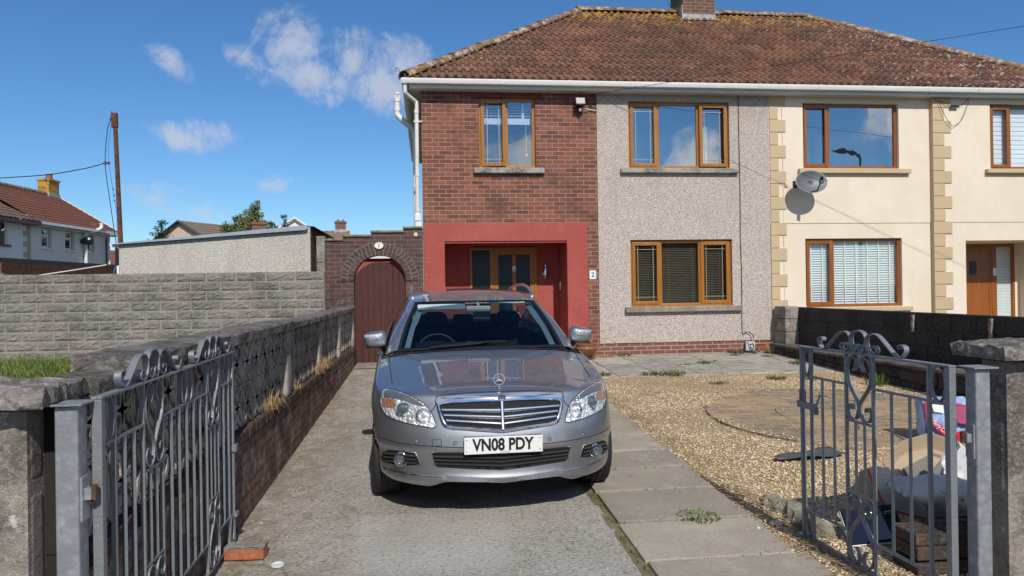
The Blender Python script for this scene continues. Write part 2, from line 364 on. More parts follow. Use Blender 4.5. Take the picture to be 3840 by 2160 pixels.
ys = [2.2, 2.80, 3.42, 4.05, 4.672, 5.306, 5.87, 6.43, 7.02, 7.62, 8.22, 8.82, 9.42, 10.02, 10.6]
for i in range(len(ys)-1):
    q = MB(); y0, y1 = ys[i]+rnd.uniform(.014, .03), ys[i+1]-rnd.uniform(.012, .02); x0, x1 = 1.205+rnd.uniform(-.012, .012), 2.11+rnd.uniform(-.02, .03)
    t = rnd.uniform(-.004, .006)
    pts = [(x0, y0), (x1, y0+rnd.uniform(-.01, .02)), (x1+rnd.uniform(-.02, .02), y1), (x0, y1)]
    q.prism(pts, lambda a, b_, d: (a, b_, G(a, b_)+d), -.03, .022+t)
    structure(q.build('paving_slab', MAT['slab'], bevel=.006))
# joint fill: dirt and moss
m, nt, b = mk('joint_dirt', .95, 0, .2); v = objc(nt)
c = mixc(nt, sstep(nt, noise(nt, v, 6, 4), .42, .6), (.20, .155, .095), (.125, .12, .055)); c = mixc(nt, sstep(nt, noise(nt, v, 70, 3), .5, .7), c, (.30, .24, .16))
setc(nt, b, c); bump(nt, b, noise(nt, v, 60, 4), .012); MAT['joint'] = m
sheet('joint_soil', lin(1.14, 2.34, 10), lin(2.3, 10.8, 50), .002, MAT['joint'], .004, 5)
# gravel bed
m, nt, b = mk('gravel_bed', .95, 0, .2); v = objc(nt)
cell = nd(nt, 'ShaderNodeTexVoronoi', {'Vector': v, 'Scale': 70.}); rv = nd(nt, 'ShaderNodeSeparateColor', {'Color': cell.outputs['Color']}).outputs[0]
c = ramp(nt, rv, [(0, (.33, .22, .115)), (.3, (.46, .33, .18)), (.6, (.55, .41, .235)), (.85, (.61, .51, .36)), (1, (.60, .55, .46))])
c = mixc(nt, sstep(nt, cell.outputs['Distance'], .5, .9), c, (.27, .195, .115))
c = mixc(nt, mth(nt, 'MULTIPLY', sstep(nt, noise(nt, v, 1.7, 5, .65), .54, .70), .5), c, (.22, .16, .10))
setc(nt, b, c); bump(nt, b, mth(nt, 'SUBTRACT', 1., cell.outputs['Distance']), .02); MAT['gravel_bed'] = m
sheet('gravel_bed', lin(2.08, 6.5, 40), lin(3.0, 11.4, 80), .012, MAT['gravel_bed'], .006, 8)
# riven patio slabs in front of the house
m, nt, b = mk('patio_stone', .9, 0, .3); v = objc(nt)
q = nd(nt, 'ShaderNodeVectorMath', {0: v, 1: (1, 3.2, 1)}, operation='MULTIPLY').outputs[0]
oi = nd(nt, 'ShaderNodeObjectInfo').outputs['Random']
c = ramp(nt, noise(nt, q, 3., 6, .7), [(.34, (.22, .205, .175)), (.5, (.38, .355, .31)), (.64, (.54, .50, .445))])
c = mixc(nt, mth(nt, 'MULTIPLY', sstep(nt, noise(nt, q, 9, 6, .78), .5, .6), .75), c, (.15, .138, .115))
c = mixc(nt, 1.0, c, ramp(nt, oi, [(0, (.78, .77, .75)), (1, (1.1, 1.08, 1.05))]), 'MULTIPLY')
c = mixc(nt, mth(nt, 'MULTIPLY', sstep(nt, noise(nt, q, 18, 4, .7), .55, .68), .6), c, (.48, .45, .40))
setc(nt, b, c); bump(nt, b, noise(nt, q, 12, 5, .65), .012); MAT['patio'] = m
rg = random.Random(4); gx = [2.18, 2.78, 3.40, 4.02, 4.64, 5.26, 5.88, 6.42]
for i in range(len(gx)-1):
    y = 10.55+rg.choice([0, .02, -.04])
    while y < 12.95:
        L = rg.choice([.6, .6, .75]); y1 = min(y+L, 12.98)
        q = MB(); q.prism([(gx[i]+.006, y+.006), (gx[i+1]-.006, y+.006), (gx[i+1]-.006, y1-.006), (gx[i]+.006, y1-.006)], lambda a, b_, d: (a, b_, G(a, b_)+d), -.02, .026+rg.uniform(-.004, .004))
        structure(q.build('patio_slab', MAT['patio'], bevel=.008)); y = y1
q = MB()
for (x0, x1, y0, y1) in [(1.17, 2.17, 10.75, 12.98)]:
    for i in range(2):
        for j in range(3):
            q.prism([(x0+i*.5+.006, y0+j*.743+.006), (x0+i*.5+.494, y0+j*.743+.006), (x0+i*.5+.494, y0+j*.743+.737), (x0+i*.5+.006, y0+j*.743+.737)], lambda a, b_, d: (a, b_, G(a, b_)+d), -.02, .024)
structure(q.build('porch_paving', MAT['path_concrete'], bevel=.006))
sheet('patio_bedding', lin(1.16, 6.45, 10), lin(10.6, 13.0, 8), .004, MAT['joint'], .003, 2)
# old round paved circle in the gravel
m, nt, b = mk('circle_paving', .92, 0, .2); v = objc(nt)
q = nd(nt, 'ShaderNodeVectorMath', {0: v, 1: (1, 2.6, 1)}, operation='MULTIPLY').outputs[0]
oi = nd(nt, 'ShaderNodeObjectInfo').outputs['Random']
c = ramp(nt, mth(nt, 'ADD', noise(nt, q, 3.4, 6, .72, .5), mth(nt, 'MULTIPLY', mth(nt, 'SUBTRACT', oi, .5), .10)), [(.36, (.15, .128, .10)), (.47, (.26, .205, .145)), (.57, (.40, .265, .14)), (.70, (.41, .335, .245))])
c = mixc(nt, sstep(nt, noise(nt, v, 45, 4, .7), .52, .68), c, (.50, .42, .31)); c = mixc(nt, mth(nt, 'MULTIPLY', sstep(nt, noise(nt, q, 26, 4, .7), .55, .66), .7), c, (.10, .085, .065)); setc(nt, b, c); bump(nt, b, noise(nt, q, 9, 5), .015); MAT['circle'] = m
CXY, CR = (4.62, 7.55), 1.62
def cz(x, y): return G(x, y)+.034
def piece(a0, a1, r0, r1, dz):
    n = 14; poly = [(CXY[0]+r1*math.cos(a0+(a1-a0)*i/n), CXY[1]+r1*math.sin(a0+(a1-a0)*i/n)) for i in range(n+1)]
    inner = [(CXY[0]+r0*math.cos(a1+(a0-a1)*i/n), CXY[1]+r0*math.sin(a1+(a0-a1)*i/n)) for i in range(n+1)] if r0 > .01 else [CXY]
    return poly+inner
for k in range(10):
    q = MB(); a = k*math.pi/5+.1
    q.prism(piece(a+.006, a+math.pi/5-.006, .84, CR+rnd.uniform(-.03, .02), 0), lambda x, y, d: (x, y, G(x, y)+d), -.02, .034+rnd.uniform(-.004, .006)); structure(q.build('circle_paver', MAT['circle'], bevel=.005))
for k in range(6):
    q = MB(); a = k*math.pi/3
    q.prism(piece(a+.008, a+math.pi/3-.008, .02, .83, 0), lambda x, y, d: (x, y, G(x, y)+d), -.02, .032+rnd.uniform(-.003, .006)); structure(q.build('circle_paver', MAT['circle'], bevel=.005))
# loose stones
def stones(name, n, region, size, mat, lift, seed):
    g = np.random.default_rng(seed)
    t = (1+5**.5)/2
    base = np.array([(-1, t, 0), (1, t, 0), (-1, -t, 0), (1, -t, 0), (0, -1, t), (0, 1, t), (0, -1, -t), (0, 1, -t), (t, 0, -1), (t, 0, 1), (-t, 0, -1), (-t, 0, 1)])/2**.5/1.345
    fa = np.array([(0, 11, 5), (0, 5, 1), (0, 1, 7), (0, 7, 10), (0, 10, 11), (1, 5, 9), (5, 11, 4), (11, 10, 2), (10, 7, 6), (7, 1, 8), (3, 9, 4), (3, 4, 2), (3, 2, 6), (3, 6, 8), (3, 8, 9), (4, 9, 5), (2, 4, 11), (6, 2, 10), (8, 6, 7), (9, 8, 1)])
    P = region(g, n); n = len(P)
    sz = size[0]+(size[1]-size[0])*g.random(n)**2
    sc = np.stack([sz*g.uniform(.7, 1.3, n), sz*g.uniform(.6, 1., n), sz*g.uniform(.3, .6, n)], 1)
    a = g.uniform(0, 2*np.pi, n); tl = g.normal(0, .25, n)
    V = base[None]*sc[:, None]*(1+g.normal(0, .13, (n, 12, 1)))
    x, y, z = V[..., 0], V[..., 1], V[..., 2]
    y, z = y*np.cos(tl)[:, None]-z*np.sin(tl)[:, None], y*np.sin(tl)[:, None]+z*np.cos(tl)[:, None]
    x, y = x*np.cos(a)[:, None]-y*np.sin(a)[:, None], x*np.sin(a)[:, None]+y*np.cos(a)[:, None]
    gz = .036*(np.clip(P[:, 1], 2.2, 13)-3.5)
    gz = gz+np.where(((P[:, 0]-CXY[0])**2+(P[:, 1]-CXY[1])**2 < CR**2), .022, 0)
    V = np.stack([x+P[:, 0, None], y+P[:, 1, None], z+gz[:, None]+lift+sc[:, 2, None]*.4], -1).reshape(-1, 3)
    F = (fa[None]+12*np.arange(n)[:, None, None]).reshape(-1, 3)
    me = bpy.data.meshes.new(name); me.vertices.add(len(V)); me.vertices.foreach_set('co', V.ravel().astype(np.float32))
    me.loops.add(F.size); me.loops.foreach_set('vertex_index', F.ravel().astype(np.int32))
    me.polygons.add(len(F)); me.polygons.foreach_set('loop_start', np.arange(0, F.size, 3, dtype=np.int32))
    me.update(); me.shade_smooth(); me.materials.append(mat)
    at = me.attributes.new('tone', 'FLOAT', 'POINT'); at.data.foreach_set('value', np.repeat(g.random(n), 12).astype(np.float32))
    o = bpy.data.objects.new(name, me); COL.objects.link(o); return o
m, nt, b = mk('pebbles', .8, 0, .3)
at = nd(nt, 'ShaderNodeAttribute', attribute_name='tone').outputs['Fac']
c = ramp(nt, at, [(0, (.33, .22, .11)), (.2, (.50, .35, .18)), (.45, (.62, .465, .265)), (.7, (.68, .55, .36)), (.9, (.73, .65, .51)), (.96, (.48, .44, .38)), (1, (.72, .68, .61))])
_s = nd(nt, 'ShaderNodeSeparateXYZ', {'Vector': objc(nt)}).outputs
_f = mth(nt, 'ADD', noise(nt, objc(nt), 1.5, 5, .65), mth(nt, 'MULTIPLY', sstep(nt, _s['Y'], 8.2, 10.4), .10))
c = mixc(nt, mth(nt, 'MULTIPLY', sstep(nt, _f, .54, .70), .42), c, (.24, .175, .11))
setc(nt, b, c); MAT['pebbles'] = m
def rg_gravel(g, n):
    x = g.uniform(2.15, 6.4, n); u = g.random(n); y = 3.1+7.5*u**1.7
    edge = 2.13+.09*np.sin(y*3.1)+.05*np.sin(y*9.7)
    rr_ = np.sqrt((x-CXY[0])**2+(y-CXY[1])**2); wob = .10*np.sin(np.arctan2(y-CXY[1], x-CXY[0])*5)+.07*np.sin(np.arctan2(y-CXY[1], x-CXY[0])*11+1)
    inside = rr_ < CR-.06+wob
    thin = g.random(n) < .015+.4*np.clip((rr_-CR+.28)/.28, 0, 1)**2
    k = (x > edge) & (~inside | thin) & (y < 10.62+.08*np.sin(x*5)) & ((np.sin(x*2.3+1.7*np.sin(y*1.9))+np.sin(y*2.7+1.3*np.sin(x*2.1)) < .75) | (g.random(n) < .35)); return np.stack([x, y], 1)[k]
tag(stones('gravel', 90000, rg_gravel, (.005, .0145), MAT['pebbles'], .014, 1), 'buff and cream loose gravel covering the front garden', 'gravel', kind='stuff')
def rg_spill(g, n):
    y = g.uniform(3.2, 10, n); x = 2.12+np.abs(g.normal(0, .09, n)); x = np.where(g.random(n) < .12, x-g.random(n)*.4, x); return np.stack([x, y], 1)
tag(stones('spilled_gravel', 500, rg_spill, (.006, .018), MAT['pebbles'], .016, 2), 'loose pebbles spilling over the edge of the stepping slabs', 'gravel', kind='stuff')
def rg_drive(g, n): return np.stack([np.where(g.random(n) < .6, -1.2+np.abs(g.normal(0, .3, n)), g.uniform(-1.2, 1.1, n)), g.uniform(3.6, 9, n)], 1)
tag(stones('drive_grit', 330, rg_drive, (.003, .009), MAT['pebbles'], .002, 3), 'scattered grit and tiny stones on the concrete drive', 'gravel', kind='stuff')
# street behind the camera
MAT['tarmac'] = weathered('tarmac', (.055, .055, .056), (.035, .035, .036), (.12, .12, .12), .8, 90, bp=.003)
q = MB(); q.grid([[(x, y, -.10) for y in (-7.6, -1.2)] for x in (-120, 0, 120)]); structure(q.build('road', MAT['tarmac'], fix=True))
MAT['pavement'] = weathered('pavement', (.24, .23, .21), (.16, .15, .14), (.34, .33, .30), 1.2, 70)
q = MB(); q.box(-120, 120, -1.2, 2.25, -.15, -.05); structure(q.build('pavement', MAT['pavement']))
q = MB(); q.box(-120, 120, -9.6, -7.6, -.15, .02); structure(q.build('far_pavement', MAT['pavement']))
# ================================================================== HOUSE
FY = 13.0
house = thing('semi_detached_house', 'red brick, grey pebbledash and cream semi-detached pair under one brown hipped tile roof', 'house', (6.2, 16.6, .34))
MAT['brick_house'] = brick('brick_house', 'x', (.262, .094, .062), (.118, .045, .037), (.32, .245, .185), (.075, .040, .033), stain=.75, ms=.0072)
MAT['brick_plinth'] = brick('brick_plinth', 'x', (.235, .085, .066), (.175, .060, .050), (.38, .31, .25), (.07, .04, .03), stain=.3, ms=.009)
MAT['dash'] = pebbledash('dash', (.64, .56, .505), (.74, .66, .60), (.40, .325, .28), 84, dark_top=(4.2, 5.0))
m, nt, b = mk('cream', .75, 0, .3); v = objc(nt); q_ = nd(nt, 'ShaderNodeVectorMath', {0: v, 1: (7, 7, .35)}, operation='MULTIPLY').outputs[0]
c = mixc(nt, sstep(nt, noise(nt, v, 1.2, 6, .65), .35, .65), (.70, .60, .475), (.755, .655, .53)); c = mixc(nt, mth(nt, 'MULTIPLY', sstep(nt, noise(nt, q_, 1.0, 5, .7), .52, .75), .22), c, (.56, .47, .36)); setc(nt, b, c); bump(nt, b, noise(nt, v, 55, 5, .7), .004); MAT['cream'] = m
MAT['beige'] = plain('beige', (.50, .385, .235), .75, var=.05, vs=2, bp=.0012, bs=160)
m, nt, b = mk('red_render', .62, 0, .4); v = objc(nt)
c = mixc(nt, sstep(nt, noise(nt, v, 2.2, 5, .6), .4, .7), (.335, .058, .046), (.375, .078, .062)); c = mixc(nt, mth(nt, 'MULTIPLY', sstep(nt, noise(nt, v, 9, 6, .8), .54, .72), .45), c, (.45, .16, .125))
setc(nt, b, c); bump(nt, b, noise(nt, v, 45, 5, .7), .008); MAT['red_render'] = m
MAT['sill_stone'] = weathered('sill_stone', (.33, .31, .28), (.12, .11, .10), (.48, .46, .42), 5, 30, bp=.006)
MAT['sill_brown'] = weathered('sill_brown', (.30, .25, .20), (.18, .15, .12), (.38, .34, .28), 4, 40, bp=.004)
def wall_holes(b, x0, x1, z0, z1, y, holes, depth, top=None):
    """front sheet with openings plus the reveals running back"""
    xs = sorted({x0, x1, *[h[0] for h in holes], *[h[1] for h in holes]}); zs = sorted({z0, z1, *[h[2] for h in holes], *[h[3] for h in holes]})
    for i in range(len(xs)-1):
        for j in range(len(zs)-1):
            cx, cz_ = (xs[i]+xs[i+1])/2, (zs[j]+zs[j+1])/2
            if any(h[0] < cx < h[1] and h[2] < cz_ < h[3] for h in holes): continue
            b.quad((xs[i], y, zs[j]), (xs[i+1], y, zs[j]), (xs[i+1], y, zs[j+1]), (xs[i], y, zs[j+1]))
    for h in holes:
        a, c_, d, e = h[:4]; dp = h[4] if len(h) > 4 else depth
        b.quad((a, y, d), (a, y, e), (a, y+dp, e), (a, y+dp, d)); b.quad((c_, y, d), (c_, y+dp, d), (c_, y+dp, e), (c_, y, e))
        b.quad((a, y, e), (c_, y, e), (c_, y+dp, e), (a, y+dp, e)); b.quad((a, y, d), (a, y+dp, d), (c_, y+dp, d), (c_, y, d))
    return b
W1 = (.933, 1.945, 3.745, 5.00); W2 = (3.644, 5.544, 3.745, 4.965); W5 = (3.649, 5.564, 1.235, 2.449)
W3 = (6.975, 8.883, 3.755, 4.98); W6 = (6.993, 8.92, 1.165, 2.449); W4 = (10.70, 12.30, 3.745, 4.99)
PORCH = (.298, 2.486, .30, 2.45); DOOR2 = (10.17, 12.45, .30, 2.385)
b = MB(); wall_holes(b, -.077, 3.06, .28, 5.2, FY, [(*W1, .12), (-.06+.02, 2.84, .28, 2.76, .05)], .1); b.build('brick_wall', MAT['brick_house'], house)
b = MB(); b.quad((-.077, FY, .28), (-.077, FY, 5.2), (-.077, 20.2, 5.2), (-.077, 20.2, .28)); b.quad((-.077, 20.2, .28), (12.64, 20.2, .28), (12.64, 20.2, 5.2), (-.077, 20.2, 5.2)); b.quad((12.64, 20.2, .28), (12.64, 12.92, .28), (12.64, 12.92, 5.2), (12.64, 20.2, 5.2))
MAT['brick_side'] = brick('brick_side', 'y', (.27, .088, .050), (.17, .05, .038), (.36, .28, .21), (.08, .035, .027)); b.build('side_wall', MAT['brick_side'], house)
# red painted porch surround, standing 4 mm proud of the brick
b = MB(); wall_holes(b, -.06, 2.855, .28, 2.77, FY-.004, [(*PORCH, .93)], .93)
b.quad((-.06, FY-.004, 2.77), (2.855, FY-.004, 2.77), (2.855, FY+.04, 2.77), (-.06, FY+.04, 2.77)); b.quad((2.855, FY-.004, .28), (2.855, FY+.04, .28), (2.855, FY+.04, 2.77), (2.855, FY-.004, 2.77))
b.quad((-.06, FY-.004, .28), (-.06, FY-.004, 2.77), (-.06, FY+.04, 2.77), (-.06, FY+.04, .28))
BY = FY+.93
wall_holes(b, .298, 2.486, .30, 2.45, BY-.004, [(.78, 2.07, .32, 2.385, .05)], .05)
b.build('porch_surround', MAT['red_render'], house)
b = MB(); b.box(.30, 2.484, FY+.02, FY+.10, 2.415, 2.448); b.build('porch_lintel', MAT['red_render'], house)
b = MB()                                                            # soldier course over the window
for k in range(19): b.box(.60+k*.0775, .60+k*.0775+.067, FY-.006, FY+.02, 5.005, 5.20)
MAT['soldier'] = weathered('soldier_brick', (.21, .066, .042), (.14, .044, .034), (.27, .10, .07), 14, 70, bp=.003)
b.build('soldier_course', MAT['soldier'], house, bevel=.003)
# pebbledash bay, bell-cast at the foot, over a brick plinth
b = MB(); wall_holes(b, 3.06, 6.31, .585, 5.2, FY-.018, [(*W2, .13), (*W5, .13)], .13)
b.quad((3.06, FY-.018, .585), (3.06, FY-.018, 5.2), (3.06, FY, 5.2), (3.06, FY, .585)); b.quad((3.06, FY-.018, .585), (3.06, FY+.02, .60), (6.31, FY+.02, .60), (6.31, FY-.018, .585))
b.build('pebbledash_wall', MAT['dash'], house)
b = MB(); b.box(3.06, 6.31, FY-.002, FY+.06, .26, .60); b.build('brick_plinth', MAT['brick_plinth'], house)
MAT['terracotta'] = plain('terracotta', (.30, .075, .05), .7, var=.2)
b = MB()
for k in range(4): b.box(5.99, 6.20, FY-.012, FY, .505-k*.024, .517-k*.024)
b.build('air_brick', MAT['terracotta'], house)
# cream rendered half
b = MB(); wall_holes(b, 6.31, 9.52, 2.735, 5.2, FY-.016, [(*W3, .13)], .13); wall_holes(b, 6.31, 9.52, .28, 2.735, FY-.004, [(*W6, .13)], .13)
b.quad((6.31, FY-.016, 2.735), (9.52, FY-.016, 2.735), (9.52, FY-.004, 2.735), (6.31, FY-.004, 2.735))
wall_holes(b, 9.52, 12.64, 2.735, 5.2, FY-.092, [(*W4, .13)], .13); wall_holes(b, 9.52, 12.64, .28, 2.735, FY-.08, [(*DOOR2, .95)], .95)
b.quad((9.52, FY-.092, 2.735), (12.64, FY-.092, 2.735), (12.64, FY-.08, 2.735), (9.52, FY-.08, 2.735))
b.quad((9.52, FY-.092, .28), (9.52, FY-.092, 5.2), (9.52, FY, 5.2), (9.52, FY, .28)); b.quad((12.64, FY-.092, .28), (12.64, FY, .28), (12.64, FY, 5.2), (12.64, FY-.092, 5.2))
wall_holes(b, 10.17, 12.45, .30, 2.385, FY+.87, [(10.72, 12.00, .32, 2.37, .05)], .05)
b.box(12.10, 12.45, FY+.45, FY+.868, .30, 2.384)
b.build('cream_wall', MAT['cream'], house)
b = MB(); b2_ = MB()
for k in range(21):
    z1 = 5.135-k*.2385; z0 = z1-.230
    if z0 < .3: break
    wv = .31 if k % 2 == 0 else .165
    b.box(6.318, 6.318+wv, FY-.034 if z0 > 2.7 else FY-.026, FY, z0, z1)
    wv = .375 if k % 2 == 0 else .232
    b2_.box(9.512, 9.512+wv, FY-.110 if z0 > 2.7 else FY-.102, FY-.01, z0, z1)
b.build('quoins', MAT['beige'], house, bevel=.005); b2_.build('quoins', MAT['beige'], house, bevel=.005)
# sills
def sill(x0, x1, z0, z1, y, mat, name='sill'):
    b = MB(); b.box(x0, x1, y-.085, y+.02, z0, z1); return b.build(name, mat, house, bevel=.012)
sill(.83, 2.09, 3.645, 3.742, FY-.002, MAT['sill_stone']); sill(3.48, 5.69, 3.655, 3.742, FY-.018, MAT['sill_stone']); sill(3.53, 5.72, 1.135, 1.232, FY-.018, MAT['sill_brown'])
sill(6.86, 9.08, 3.66, 3.75, FY-.016, MAT['beige']); sill(6.88, 9.08, 1.075, 1.16, FY-.004, MAT['beige']); sill(10.58, 12.42, 3.66, 3.742, FY-.092, MAT['beige'])
# windows
def rectframe(b, x0, x1, z0, z1, t, y0, y1):
    b.box(x0, x0+t, y0, y1, z0, z1); b.box(x1-t, x1, y0, y1, z0, z1); b.box(x0+t, x1-t, y0, y1, z0, z0+t); b.box(x0+t, x1-t, y0, y1, z1-t, z1)
MAT['lead'] = plain('lead_strip', (.55, .47, .28), .35, .5, var=.03)
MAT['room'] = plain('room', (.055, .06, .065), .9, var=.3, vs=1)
def window(hole, y, sashes, oak, glass, blind=None, bars=(), name='window', lead=False):
    """frame with mullions > sashes, panes; a shallow dim room behind"""
    x0, x1, z0, z1 = hole; f = MB(); yb = y+.06
    rectframe(f, x0, x1, z0, z1, .058, yb, yb+.07)
    for xm in bars: f.box(xm-.03, xm+.03, yb+.001, yb+.069, z0+.058, z1-.058)
    f.box(x0, x1, yb-.012, yb, z0, z0+.038)
    fr = f.build(name, oak, house, bevel=.006)
    edges = [x0+.058, *[q for xm in bars for q in (xm-.03, xm+.03)], x1-.058]
    for i in range(len(edges)//2):
        a, c_ = edges[2*i], edges[2*i+1]; zb, zt = z0+.058, z1-.058
        if sashes[i]:
            s_ = MB(); o_ = .02; rectframe(s_, a-o_, c_+o_, zb-o_, zt+o_, .062, yb-.022, yb-.001)
            mtx = None
            if sashes[i] == 2:
                px = a-o_; an = R(-5); s_.v = [(px+(q[0]-px)*math.cos(an)-(q[1]-yb)*math.sin(an), yb+(q[0]-px)*math.sin(an)+(q[1]-yb)*math.cos(an), q[2]) for q in s_.v]
            if sashes[i] == 3:
                s_.v = [(q[0], q[1]-.06*(zt-q[2])/(zt-zb)*.0-.03, q[2]-.0) for q in s_.v]
            so_ = s_.build('sash', oak, fr, bevel=.006)
            a2, c2, zb2, zt2 = a+.042, c_-.042, zb+.042, zt-.042
        else: a2, c2, zb2, zt2 = a, c_, zb, zt
        p_ = MB(); p_.box(a2-.01, c2+.01, yb+.026, yb+.034, zb2-.01, zt2+.01); po = p_.build('pane', glass, fr)
        if lead and sashes[i]:
            l_ = MB()
            for xx in (a2+.055, c2-.055): l_.box(xx-.004, xx+.004, yb+.018, yb+.0255, zb2, zt2)
            for zz in (zb2+.07, zt2-.07): l_.box(a2, c2, yb+.017, yb+.0245, zz-.004, zz+.004)
            l_.build('lead_strip', MAT['lead'], fr)
    if blind: blind(fr, edges, z0+.058, z1-.058, yb)
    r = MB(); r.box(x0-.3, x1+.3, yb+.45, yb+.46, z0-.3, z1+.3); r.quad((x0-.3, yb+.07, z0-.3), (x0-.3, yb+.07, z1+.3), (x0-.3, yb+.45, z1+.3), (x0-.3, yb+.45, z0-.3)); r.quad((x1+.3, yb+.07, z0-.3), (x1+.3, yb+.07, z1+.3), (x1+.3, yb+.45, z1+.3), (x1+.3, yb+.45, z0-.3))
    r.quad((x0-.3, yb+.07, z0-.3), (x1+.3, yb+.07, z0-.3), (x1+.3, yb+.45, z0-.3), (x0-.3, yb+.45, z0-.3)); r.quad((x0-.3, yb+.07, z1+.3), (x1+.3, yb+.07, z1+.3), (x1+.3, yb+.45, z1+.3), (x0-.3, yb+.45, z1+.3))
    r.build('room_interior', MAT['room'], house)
    return fr
MAT['blind_gold'] = plain('blind_gold', (.50, .41, .24), .4, var=.08)
MAT['curtain'] = plain('curtain', (.70, .70, .66), .8, var=.06)
def blind_half(fr, e, zb, zt, yb):
    b = MB()
    for k in range(5): b.box(e[0]+.03, e[-1]-.02, yb+.09, yb+.115, zt-.09-k*.05, zt-.08-k*.05)
    b.box(e[0]+.03, e[-1]-.02, yb+.085, yb+.115, zt-.39, zt-.28); b.box(1.72, 1.76, yb+.08, yb+.10, zt-.30, zt-.02)
    b.tube([(1.79, yb+.09, zt-.3), (1.80, yb+.09, zb+.22)], .004, 5); b.lathe([(0, 0), (.018, .01), (.018, .05), (0, .06)], 8, Matrix.Translation((1.80, yb+.09, zb+.17)))
    b.build('roller_blind', MAT['blind'], fr)
def blind_gold(fr, e, zb, zt, yb):
    b = MB(); z = zb+.03
    while z < zt: b.box(e[0]+.01, e[-1]-.01, yb+.10, yb+.116, z, z+.006); z += .031
    for xx in (e[0]+.12, (e[0]+e[-1])/2-.2, (e[0]+e[-1])/2+.25, e[-1]-.12): b.tube([(xx, yb+.098, zb), (xx, yb+.098, zt)], .002, 4)
    b.build('venetian_blind', MAT['blind_gold'], fr)
def shutters(fr, e, zb, zt, yb):
    b = MB(); n = 26; h = (zt-zb)/n
    for k in range(n):
        z = zb+k*h
        b.add([(e[0], yb+.075, z), (e[-1], yb+.075, z), (e[-1], yb+.115, z+h*.86), (e[0], yb+.115, z+h*.86), (e[0], yb+.08, z), (e[-1], yb+.08, z), (e[-1], yb+.12, z+h*.86), (e[0], yb+.12, z+h*.86)], [(0, 1, 2, 3), (7, 6, 5, 4), (0, 4, 5, 1), (2, 6, 7, 3)])
    L = e[-1]-e[0]
    for k in range(8): xx = e[0]+L*(k+.5)/8; b.box(xx-.009, xx+.009, yb+.062, yb+.072, zb, zt)
    b.build('window_shutter', MAT['blind'], fr)
    b = MB(); b.box(e[0], e[-1], yb+.13, yb+.135, zb, zt); b.build('blackout', plain('shade_grey', (.42, .45, .46), .9, var=.03), fr)
def dayblind(fr, e, zb, zt, yb):
    b = MB(); z = zb
    while z < zt: b.box(e[0], e[-1], yb+.09, yb+.094, z, z+.062); z += .088
    b.box(e[0], e[-1], yb+.10, yb+.104, zb, zt)
    b.build('roller_blind', MAT['blind'], fr)
def curtain(fr, e, zb, zt, yb):
    b = MB(); b.grid([[(5.00+.018*k, yb+.14+.012*math.sin(k*1.9), zb+.0+(zt-zb-.35)*j/4) for j in range(5)] for k in range(12)])
    b.build('curtain', MAT['curtain'], fr, smooth=60)
MAT['glass_soft'] = glassy('glass_soft', (.90, .93, .95), .13, wav=.002)
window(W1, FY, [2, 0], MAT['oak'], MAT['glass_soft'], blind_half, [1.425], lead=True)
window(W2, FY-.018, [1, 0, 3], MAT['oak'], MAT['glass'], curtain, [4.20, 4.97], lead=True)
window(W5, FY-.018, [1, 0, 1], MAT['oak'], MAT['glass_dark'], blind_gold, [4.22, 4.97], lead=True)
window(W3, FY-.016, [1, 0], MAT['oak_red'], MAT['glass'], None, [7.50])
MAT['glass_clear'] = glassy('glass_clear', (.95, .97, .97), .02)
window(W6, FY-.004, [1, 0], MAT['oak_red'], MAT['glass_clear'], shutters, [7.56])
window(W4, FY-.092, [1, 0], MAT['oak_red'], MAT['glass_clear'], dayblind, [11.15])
# front door of the brick half
d = MB(); rectframe(d, .78, 2.07, .32, 2.385, .05, BY-.03, BY+.03); d.box(1.17, 1.245, BY-.03, BY+.03, .37, 2.335); d.box(.83, 1.17, BY-.025, BY+.025, .37, .60)
door = d.build('front_door', MAT['oak'], house, bevel=.005)
d = MB(); rectframe(d, 1.245, 2.02, .37, 2.335, .085, BY-.022, BY+.022); d.box(1.595, 1.665, BY-.02, BY+.02, .455, 2.25); d.box(1.33, 1.935, BY-.018, BY+.018, .455, 1.15); d.build('door_leaf', MAT['oak'], door, bevel=.005)
m, nt, b_ = mk('obscure_glass', .12, 0, .5); setc(nt, b_, (.012, .015, .018)); bump(nt, b_, noise(nt, objc(nt), 120, 2), .004); MAT['obscure'] = m
for x0, x1, z0 in ((.83, 1.17, .60), (1.33, 1.595, 1.15), (1.665, 1.935, 1.15)):
    d = MB(); d.box(x0, x1, BY-.008, BY+.008, z0, 2.25 if x0 > 1 else 2.335); d.build('door_pane', MAT['obscure'], door)
d = MB(); d.strip([(1.63+.028*math.sin(a), BY-.035, 1.965+.045*math.cos(a)*-1) for a in [R(q) for q in range(-110, 111, 20)]], (0, 1, 0), .012, .010); d.box(1.605, 1.655, BY-.045, BY-.02, 1.97, 2.03); d.lathe([(0, .06), (.008, .03), (.02, 0), (0, -.01)], 8, Matrix.Translation((1.63, BY-.03, 2.03))); d.build('door_knocker', MAT['chrome'], door)
d = MB(); d.box(1.955, 1.99, BY-.03, BY-.02, 1.30, 1.52); d.tube([(1.972, BY-.03, 1.44), (1.972, BY-.07, 1.44), (1.87, BY-.07, 1.44)], .009, 6); d.build('door_handle', MAT['chrome'], door)
b = MB(); b.box(2.455, 2.484, 13.60, 13.66, 1.56, 1.72); b.build('doorbell', MAT['chrome'], house, bevel=.006)
